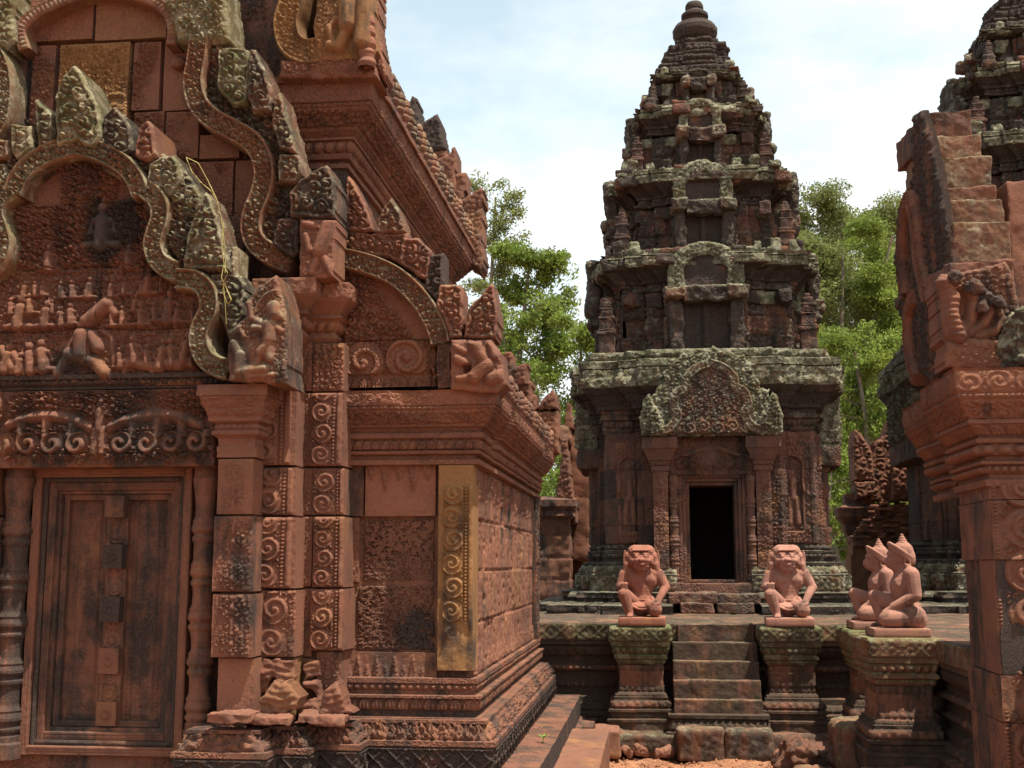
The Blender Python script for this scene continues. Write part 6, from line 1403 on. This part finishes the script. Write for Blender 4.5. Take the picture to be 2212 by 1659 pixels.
def monkey(label, loc, tone, s=1.0):
    r = thing('monkey_guardian_statue', label, 'statue', (0, 0, 0), 'seated monkey guardians seen from the side')
    C = []
    K = .000548
    def p(zx, zy_, y): return ((zx-820)*K, y, (1440-zy_)*K)
    def c(a, b, ra, rb=None, sc_=(1, 1, 1)): C.append((a, b, ra, ra if rb is None else rb, sc_))
    # trunk, leaning a little forward; the figure faces -x; the near side is -y
    c(p(1000, 1270, 0), p(960, 1150, 0), .098, .085, (1, 1.15, 1)); c(p(940, 1100, 0), p(900, 900, 0), .080, .098, (1, 1.1, 1)); c(p(900, 860, 0), p(930, 720, 0), .098, .075, (1, 1.2, 1))
    c(p(985, 715, -.10), p(985, 715, .10), .062, .062); c(p(935, 690, 0), p(890, 600, 0), .07, .066)
    # near arm
    c(p(990, 720, -.125), p(1010, 1000, -.15), .056, .049); c(p(1010, 1000, -.15), p(720, 1150, -.125), .047, .032); c(p(715, 1155, -.125), p(620, 1195, -.12), .026, .017, (1, 1.2, .8))
    for k in range(4): c(p(630, 1190, -.135+.012*k), p(572, 1214, -.14+.014*k), .0095, .007)
    # far arm
    c(p(990, 720, .125), p(960, 960, .15), .056, .047); c(p(960, 960, .15), p(690, 1080, .12), .045, .032); c(p(690, 1080, .12), p(640, 1110, .115), .024, .018)
    # near leg folded on the ground
    c(p(1010, 1290, -.06), p(640, 1310, -.13), .092, .066); c(p(610, 1318, -.135), p(600, 1318, -.135), .058, .058, (1, 1, 1.05)); c(p(620, 1370, -.12), p(1040, 1395, -.07), .034, .03); c(p(1040, 1330, -.05), p(1060, 1290, .03), .085, .085)
    # far leg with the knee raised
    c(p(900, 1170, .07), p(560, 1020, .12), .075, .052); c(p(545, 1020, .12), p(620, 1330, .10), .05, .034); c(p(620, 1390, .10), p(500, 1415, .10), .024, .014, (1, 1.3, 1))
    c(p(1040, 1260, .08), p(1000, 1300, .09), .08, .08)
    # head: long monkey muzzle, brow and ear ring
    c(p(880, 470, 0), p(900, 420, 0), .088, .085, (1, .9, 1)); c(p(960, 470, 0), p(985, 520, 0), .075, .055, (1, 1, 1)); c(p(925, 400, 0), p(930, 370, 0), .082, .07, (1, .95, 1)); c(p(840, 490, 0), p(760, 545, 0), .070, .046, (1, .85, 1)); c(p(725, 540, 0), p(712, 548, 0), .036, .034, (1, 1, 1.15)); c(p(735, 590, 0), p(800, 600, 0), .026, .038)
    for sy_ in (-1, 1):
        c(p(752, 432, sy_*.036), p(748, 436, sy_*.036), .023, .021); c(p(745, 405, sy_*.03), p(790, 395, sy_*.052), .010, .010)
        for t in np.linspace(0, 2*math.pi, 14): c(p(950+38*math.cos(t), 560+58*math.sin(t), sy_*.082), p(950+38*math.cos(t), 560+58*math.sin(t), sy_*.084), .009, .009)
        c(p(930, 480, sy_*.08), p(935, 420, sy_*.078), .010, .006); c(p(945, 600, sy_*.082), p(945, 606, sy_*.083), .02, .02, (1, .6, 1))
    body = child('body', blob(C, .0062, 3), r, tone)
    # tilted head band and conical ringed cap
    B = []
    for t in np.linspace(0, 2*math.pi, 40, endpoint=False):
        cx, cy = math.cos(t), math.sin(t)
        top = (905-175*cx*1.0, 395+(-cx)*-0-(cx*110), 0)
        q = p(905-165*cx, 400-118*cx, .088*cy); b = p(905-150*cx, 480-95*cx if cx > 0 else 480-95*cx, .083*cy)
        B.append((q, b, .014, .013, (1, 1, 1)))
    child('headband', blob(B, .0062, 2), r, tone)
    Hh = []
    for k, (w_, yy_, xx_) in enumerate([(115, 385, 935), (105, 350, 932), (92, 312, 930), (78, 275, 927), (62, 238, 924), (46, 205, 922), (26, 175, 920)]):
        Hh.append((p(xx_, yy_, 0), p(xx_, yy_-4, 0), w_*K, w_*K, (1, 1, .30 if k < 6 else 1.0)))
    Hh.append((p(925, 400, 0), p(921, 210, 0), .062, .018, (1, 1, 1)))
    child('cap', blob(Hh, .0055, 1), r, tone)
    S_ = [(p(1085, 1130+28*k, -.03), p(1120, 1130+28*k, .03), .018, .018, (1, 1.2, .7)) for k in range(5)]
    child('sash_knot', blob(S_, .006, 1), r, tone)
    mb = MB(); stone(mb, (-.01, 0, -.031), (.415, .40, .063), (0, 0, 0), .005, .0015, 8, .03, tone, 3); part('plinth', mb, M_STATUE, r)
    r.location = loc; r.scale = (s, s, s); return r
MA = monkey('nearer of two seated monkey-headed statues in conical caps at right, on the diamond-banded pedestal', (1.845, 9.58, TZ+.073), (0, .2, .12, .5))
MBk = monkey('farther of two seated monkey-headed statues in conical caps at right, partly hidden by the nearer', (1.90, 10.86, TZ+.063), (0, .0, 0, .46))

# ================================================================== enclosure walls and ruins behind
def wallrun(name, label, x0, x1, Y, z1, th, tone, seed, mat=None, cop=True, bw=.6, bh=.34, top=None):
    r = thing(name, label, 'wall', (x0, Y, 0))
    mb = MB(); sweep(mb, [(x0, Y+th), (x0, Y), (x1, Y), (x1, Y+th)], Prof(0, 0).to(0, z1), res=.03, tone=tone, ero=.02, seed=seed, blocks=blockfn(bw, bh, .012, .02, .02, seed), smoothcorner=True); mb.add([(x0, Y, z1), (x1, Y, z1), (x1, Y+th, z1), (x0, Y+th, z1)], [(0, 1, 2, 3)], None, tone)
    part('wall', mb, mat or M_LAT, r)
    if cop:
        mb = MB(); sweep(mb, [(x0, Y+th), (x0, Y), (x1, Y), (x1, Y+th)], Prof(0, z1-.02).to(.05, z1+.02).to(.03, z1+.10, bulge=.02).to(.10, z1+.16).to(.10, z1+.26).to(-th*.4, z1+.34), res=.03, tone=(0, .3, .15, .48), ero=.03, seed=seed+1, jag=.08); part('coping', mb, mat or M_LAT, r)
    return r
wallrun('enclosure_wall', 'laterite block wall with moulded coping left of the tower, beyond the library', -7.0, xx(1229, 18.5), 18.5, zy(1118, 18.5), .8, (0, .2, .05, .46), 3)
wallrun('enclosure_wall', 'low rounded laterite wall just left of the tower base', xx(1228, 19.6), xx(1300, 19.6), 19.6, zy(1192, 19.6), .7, (0, .3, .1, .42), 5)
r = thing('ruined_pillar', 'tall narrow carved stone door pillar with pale top standing behind the laterite wall', 'pillar', (-1.5, 19.2, 0)); mb = MB()
Yw = 18.9
stone(mb, ((xx(1170, Yw)+xx(1236, Yw))/2, Yw+.4, zy(1104, Yw)), (.62, .8, .42), (0, 0, 0), .03, .02, 5, .03, (0, .3, .2, .46), 3); part('base', mb, M_SAND, r)
mb = MB(); slab(mb, front(Yw), XZ([(1199, 1080), (1210, 1000), (1211, 948), (1226, 946), (1240, 1080)], Yw), .8, curl(.10, 3), .03, .02, .03, (.1, .2, .15, .55), .01, 3); part('shaft', mb, M_SAND, r)
mb = MB(); stone(mb, (xx(1219, Yw), Yw+.4, zy(940, Yw)), (.20, .6, .30), (0, 0, 0), .03, .02, 5, .02, (.2, .05, .4, .75), 3); slab(mb, front(Yw+.1), XZ([(1216, 925), (1222, 870), (1232, 862), (1238, 925)], Yw), .4, None, 0, .02, .03, (0, .2, 0, .5), .01, 3); part('cap', mb, M_SAND, r)
mb = MB(); stone(mb, (xx(1243, Yw)+.05, Yw+1.2, zy(1060, Yw)), (.3, 1.6, 2.2), (0, 0, 0), .02, .03, 3, .05, (0, .15, .05, .5), 4); part('wall', mb, M_SAND, r)
# brick ruin and gable fragment to the right of the tower
Yb = 18.6
RU = thing('brick_ruin', 'broken wall of thin orange bricks stepping down beside a plastered red wall', 'ruin', (3.8, Yb, 0))
mb = MB(); slab(mb, front(Yb), XZ([(1835, 1345), (1838, 1180), (1870, 1150), (1900, 1100), (1990, 1085), (1990, 1345)], Yb), .5, None, 0, .03, .03, (.45, .12, 0, .5), .02, 4); part('wall', mb, M_SAND, RU)
mb = MB(); rg = np.random.default_rng(5)
for row in range(17):
    yp = 1178-row*6.0; x = 1836+max(0, (row-3))*3.6+rg.uniform(0, 8)
    if row > 14: x += 12
    while x < 1992:
        wd = rg.uniform(12, 22); a = A(x, yp, Yb); k = 18.6/2600
        if rg.random() > .06: stone(mb, (a[0]+wd*k/2, Yb+.12+rg.uniform(-.05, .05)-.0*row, a[2]), (wd*k*.98, .36, 5.9*k), (0, rg.normal(0, .025), rg.normal(0, .03)), .006, .006, 9, .05, (.15*rg.random(), .35*rg.random(), .05, .5+.35*rg.random()), row)
        x += wd
part('bricks', mb, M_TERR, RU)
GF = thing('gable_fragment', 'dark pointed fragment of a carved gable standing above the broken brick wall', 'gable', (3.9, Yb, 2.5))
for k, (pg, dy, tn) in enumerate([([(1846, 1038), (1842, 960), (1845, 925), (1862, 938), (1885, 975), (1890, 1038)], 0, (0, .22, .15, .6)), ([(1880, 1080), (1882, 1000), (1886, 955), (1910, 940), (1925, 900), (1938, 915), (1960, 945), (1990, 975), (1990, 1080)], .06, (.0, .18, .2, .62)), ([(1846, 1040), (1892, 1038), (1890, 1068), (1850, 1080)], -.03, (.1, .25, 0, .5)), ([(1925, 1080), (1928, 1010), (1950, 985), (1990, 980), (1990, 1080)], -.08, (.05, .2, .05, .52))]):
    sl('gable_block', GF, pg, Yb-.05+dy, (.5), .16, .016, tn, .012, .03, 130+k, M_SAND, rag=.012)
mb = MB(); lathe(mb, (A(1850, 1090, Yb)[0]+.08, Yb+.3, A(1850, 1175, Yb)[2]), [(.25, 0), (.24, .1), (.32, .2), (.34, .3), (.44, .42), (.46, .55), (.3, .6), (.3, .75)], 4, (0, .3, .1, .46), .02, 4, .03, a0=math.pi/4); part('capital', mb, M_SAND, GF)

# ================================================================== trees
def mat_leaf(name, c1, c2):
    m = bpy.data.materials.new(name); m.use_nodes = True; t = m.node_tree; n = t.nodes; n.clear(); lk = t.links.new
    o = n.new('ShaderNodeOutputMaterial'); at = n.new('ShaderNodeAttribute'); at.attribute_name = 'tone'; sp = n.new('ShaderNodeSeparateColor'); lk(at.outputs['Color'], sp.inputs[0])
    mx_ = n.new('ShaderNodeMix'); mx_.data_type = 'RGBA'; lk(sp.outputs[0], mx_.inputs[0]); mx_.inputs[6].default_value = (*c1, 1); mx_.inputs[7].default_value = (*c2, 1)
    d = n.new('ShaderNodeBsdfPrincipled'); d.inputs['Roughness'].default_value = .6; d.inputs['Specular IOR Level'].default_value = .25; tr = n.new('ShaderNodeBsdfTranslucent'); ms = n.new('ShaderNodeMixShader'); ms.inputs[0].default_value = .42
    lk(mx_.outputs[2], d.inputs['Base Color']); lk(mx_.outputs[2], tr.inputs[0]); lk(d.outputs[0], ms.inputs[1]); lk(tr.outputs[0], ms.inputs[2]); lk(ms.outputs[0], o.inputs[0]); return m
M_LEAF = mat_leaf('leaf_green', (.10, .16, .028), (.22, .29, .05)); M_LEAF2 = mat_leaf('leaf_pale', (.13, .17, .05), (.25, .28, .09))
M_BARK = mat_stone('bark', (.22, .18, .14), (.16, .13, .10), bump=.6)
def tree(name, label, loc, h, cr_, seed, nleaf, ls, mat, trunk=.16, dens=1.0, low=.3, grp='trees beyond the temple', spread=1.0):
    rg = np.random.default_rng(seed); r = thing(name, label, 'tree', loc, grp); mb = MB(); tips = []
    loc = np.array(loc, float)
    top = loc+np.array([rg.normal(0, .05*h), rg.normal(0, .03*h), h*.92])
    tr = smooth3([loc, loc+(top-loc)*.35+rg.normal(0, .02*h, 3), loc+(top-loc)*.7+rg.normal(0, .025*h, 3), top], 14); tube(mb, tr, np.linspace(trunk, trunk*.18, 14), 8, (0, .15, .1, .6))
    nl = 19
    for k in range(nl):
        f = low+(1-low)*(k+.5)/nl; b = loc+(top-loc)*f; an = rg.uniform(0, 2*math.pi) if k % 2 else (0 if k % 4 == 0 else math.pi)+rg.normal(0, .6); ln = cr_*(1.05-.62*f)*rg.uniform(.7, 1.25)*spread
        e = b+np.array([math.cos(an)*ln, math.sin(an)*ln*.7, ln*rg.uniform(.25, .8)])
        p = smooth3([b, b+(e-b)*.5+np.array([0, 0, -.06*ln])+rg.normal(0, .05*ln, 3), e], 8); tube(mb, p, np.linspace(trunk*.42*(1.1-f), trunk*.06, 8), 5, (0, .1, .1, .62)); tips += [p[4], p[6], e]
        for j in range(4):
            s0 = p[rg.integers(3, 8)]; e2 = s0+rg.normal(0, 1, 3)*np.array([1, .8, .7])*ln*.36+np.array([0, 0, ln*.14]); tube(mb, smooth3([s0, (s0+e2)/2+rg.normal(0, .03*ln, 3), e2], 5), np.linspace(trunk*.13, trunk*.03, 5), 4, (0, .1, .1, .62)); tips += [e2, (s0+e2)/2]
    part('trunk', mb, M_BARK, r)
    tips = np.array(tips); ls = ls*.5; n = int(nleaf*1.25)
    cl = rg.integers(0, len(tips), n); w_ = rg.uniform(.5, 1.2, len(tips))*cr_*.21
    d = rg.normal(0, 1, (n, 3)); d /= np.linalg.norm(d, axis=1)[:, None]; d *= (rg.random(n)**.45)[:, None]
    c = tips[cl]+d*w_[cl][:, None]*np.array([1.15, 1.15, .75])
    a = rg.normal(0, 1, (n, 3)); a[:, 2] -= .5; a /= np.linalg.norm(a, axis=1)[:, None]; b = np.cross(a, rg.normal(0, 1, (n, 3))); b /= np.linalg.norm(b, axis=1)[:, None]
    s = ls*rg.uniform(.6, 1.35, n)[:, None]
    V = np.stack([c-a*s, c+b*s*.42, c+a*s, c-b*s*.42], 1).reshape(-1, 3)
    tv = np.repeat(np.clip(rg.uniform(0, 1, len(tips))[cl]*.7+rg.random(n)*.5, 0, 1), 4); tone = np.stack([tv, 0*tv, 0*tv, 0*tv+.5], 1)
    m2 = MB(); m2.add(V, np.arange(4*n).reshape(-1, 4), None, tone); part('crown', m2, mat, r, smooth=False); return r
def tx(px, Y): return A(px, 1200, Y)[0]
def th(py, Y, px=1300): return A(px, py, Y)[2]
tree('slender_tree', 'tall thin pale-barked tree with sparse crown, highest behind the library roof', (tx(1062, 40), 40, 0), th(330, 40), 1.75, 11, 9000, .13, M_LEAF2, .17, low=.45)
tree('broadleaf_tree', 'bright green round-headed tree between the library roof and the tower', (tx(1145, 36), 36, 0), th(470, 36), 2.05, 12, 20000, .15, M_LEAF, .2, low=.35)
tree('feathery_tree', 'light green feathery tree low down against the left edge of the tower', (tx(1200, 30), 30, 0), th(650, 30), 1.45, 13, 16000, .10, M_LEAF, .12, low=.2)
tree('broadleaf_tree', 'dense green tree just over the library eaves', (tx(1060, 33), 33, 0), th(620, 33), 1.7, 14, 15000, .13, M_LEAF, .15, low=.15)
tree('broadleaf_tree', 'leafy green tree whose branch tip rises beside the right of the tower', (tx(1745, 38), 38, 0), th(385, 38, 1750), 1.6, 15, 12000, .14, M_LEAF, .16, low=.4)
tree('slender_tree', 'big airy tree with fine pale foliage filling the gap right of the tower', (tx(1880, 44), 44, 0), th(365, 44, 1880), 3.5, 16, 62000, .13, M_LEAF2, .24, low=.22, spread=1.05)
tree('slender_tree', 'airy tree with fine foliage low behind the right side of the tower', (tx(1800, 41), 41, 0), th(480, 41, 1880), 2.8, 17, 40000, .13, M_LEAF2, .2, low=.2)
tree('feathery_tree', 'bright drooping green tree low down right of the tower', (tx(1875, 29), 29, 0), th(700, 29, 1880), 1.7, 18, 20000, .11, M_LEAF, .14, low=.12)
tree('broadleaf_tree', 'dark green shrubby tree seen through the gap right beside the tower base', (tx(1815, 25), 25, 0), th(960, 25, 1800), 1.2, 19, 10000, .10, M_LEAF, .1, low=.1)
tree('broadleaf_tree', 'bright green young tree between the laterite wall and the tower', (tx(1215, 24), 24, 0), th(905, 24), 1.1, 20, 9000, .10, M_LEAF, .09, low=.1)
tree('slender_tree', 'pale tree behind the right-hand gable', (tx(1965, 47), 47, 0), th(390, 47, 1960), 2.6, 21, 16000, .14, M_LEAF2, .2, low=.2)
tree('slender_tree', 'medium airy tree closest to the right wall of the tower', (tx(1768, 46), 46, 0), th(500, 46, 1780), 2.6, 22, 30000, .13, M_LEAF2, .18, low=.2)
tree('broadleaf_tree', 'leafy tree filling the gap just left of the near stepped gable', (tx(1935, 40), 40, 0), th(440, 40, 1930), 2.3, 23, 26000, .13, M_LEAF, .18, low=.15)
tree('slender_tree', 'pale full-crowned tree in the middle of the gap right of the tower', (tx(1830, 50), 50, 0), th(420, 50, 1830), 3.0, 24, 42000, .13, M_LEAF2, .18, low=.15)
# far belt of forest
mb = MB(); rg = np.random.default_rng(9); n = 70000
x = rg.uniform(-45, 60, n); z = rg.random(n)**1.2*(5.0+2.2*vn3(np.stack([x, 0*x, 0*x], -1), .22, 3)); c = np.stack([x, 60+rg.uniform(-4, 4, n), z], 1); a = rg.normal(0, 1, (n, 3)); a /= np.linalg.norm(a, axis=1)[:, None]; b = np.cross(a, rg.normal(0, 1, (n, 3))); b /= np.linalg.norm(b, axis=1)[:, None]
s = .22; V = np.stack([c-a*s, c+b*s*.5, c+a*s, c-b*s*.5], 1).reshape(-1, 3); tv = np.repeat(rg.random(n), 4); mb.add(V, np.arange(4*n).reshape(-1, 4), None, np.stack([tv, 0*tv, 0*tv, 0*tv+.5], 1))
single('far_forest', mb, M_LEAF, 'green belt of forest far behind the temple', None, (0, 0, 0), kind='stuff', smooth=False)
# ---- dry vine and the seedling
def mat_flat(name, c, rough=.7):
    m = bpy.data.materials.new(name); m.use_nodes = True; t = m.node_tree; b = t.nodes['Principled BSDF']; nn = t.nodes.new('ShaderNodeTexNoise'); nn.inputs['Scale'].default_value = 60; rr = t.nodes.new('ShaderNodeMix'); rr.data_type = 'RGBA'; rr.inputs[6].default_value = (*c, 1); rr.inputs[7].default_value = (*[x*.6 for x in c], 1); t.links.new(nn.outputs[0], rr.inputs[0]); t.links.new(rr.outputs[2], b.inputs['Base Color']); b.inputs['Roughness'].default_value = rough; return m
M_VINE = mat_flat('dry_vine', (.34, .28, .08)); M_SPROUT = mat_flat('fresh_leaf', (.12, .30, .03))
mb = MB()
def vine(pts, Y0, r=.0028):
    P = np.array([A(x, y, Y0-.02*(k % 2)) for k, (x, y) in enumerate(pts)]); n = len(pts)*6; t = np.linspace(0, len(pts)-1, n)
    P = np.stack([np.interp(t, range(len(pts)), P[:, k]) for k in range(3)], 1); tube(mb, P, r, 5, (0, 0, 0, .5))
vine([(402, 340), (428, 352), (450, 392), (468, 430), (478, 470), (484, 520), (487, 560), (486, 590)], 6.36); vine([(402, 340), (415, 372), (432, 392), (455, 412), (472, 440)], 6.37)
vine([(482, 480), (479, 540), (484, 570), (478, 600), (490, 625), (500, 648), (492, 658), (485, 640), (480, 625), (488, 610)], 6.34, .0032); vine([(484, 575), (492, 590), (482, 610), (486, 650), (489, 700)], 6.33, .0022)
single('dry_vine', mb, M_VINE, 'thin dry yellow vine hanging down over the carved gable', 'vine', tuple(A(486, 600, 6.36)))
mb = MB(); c = A(1141, 1578, 8.1); c = np.array([X4+.30, 8.35, .42])
for k, an in enumerate((.2, 1.4, 2.6, 3.9, 5.2)):
    d = np.array([math.cos(an), math.sin(an), .5]); s_ = np.array([-math.sin(an), math.cos(an), 0]); b = c+(0, 0, .02); mb.add([b, b+d*.022+s_*.010, b+d*.045, b+d*.022-s_*.010], [(0, 1, 2, 3)], None)
tube(mb, [c-(0, 0, .03), c+(0, 0, .03)], .003, 5)
single('seedling', mb, M_SPROUT, 'tiny bright green seedling sprouting on the library plinth ledge', 'plant', tuple(c))
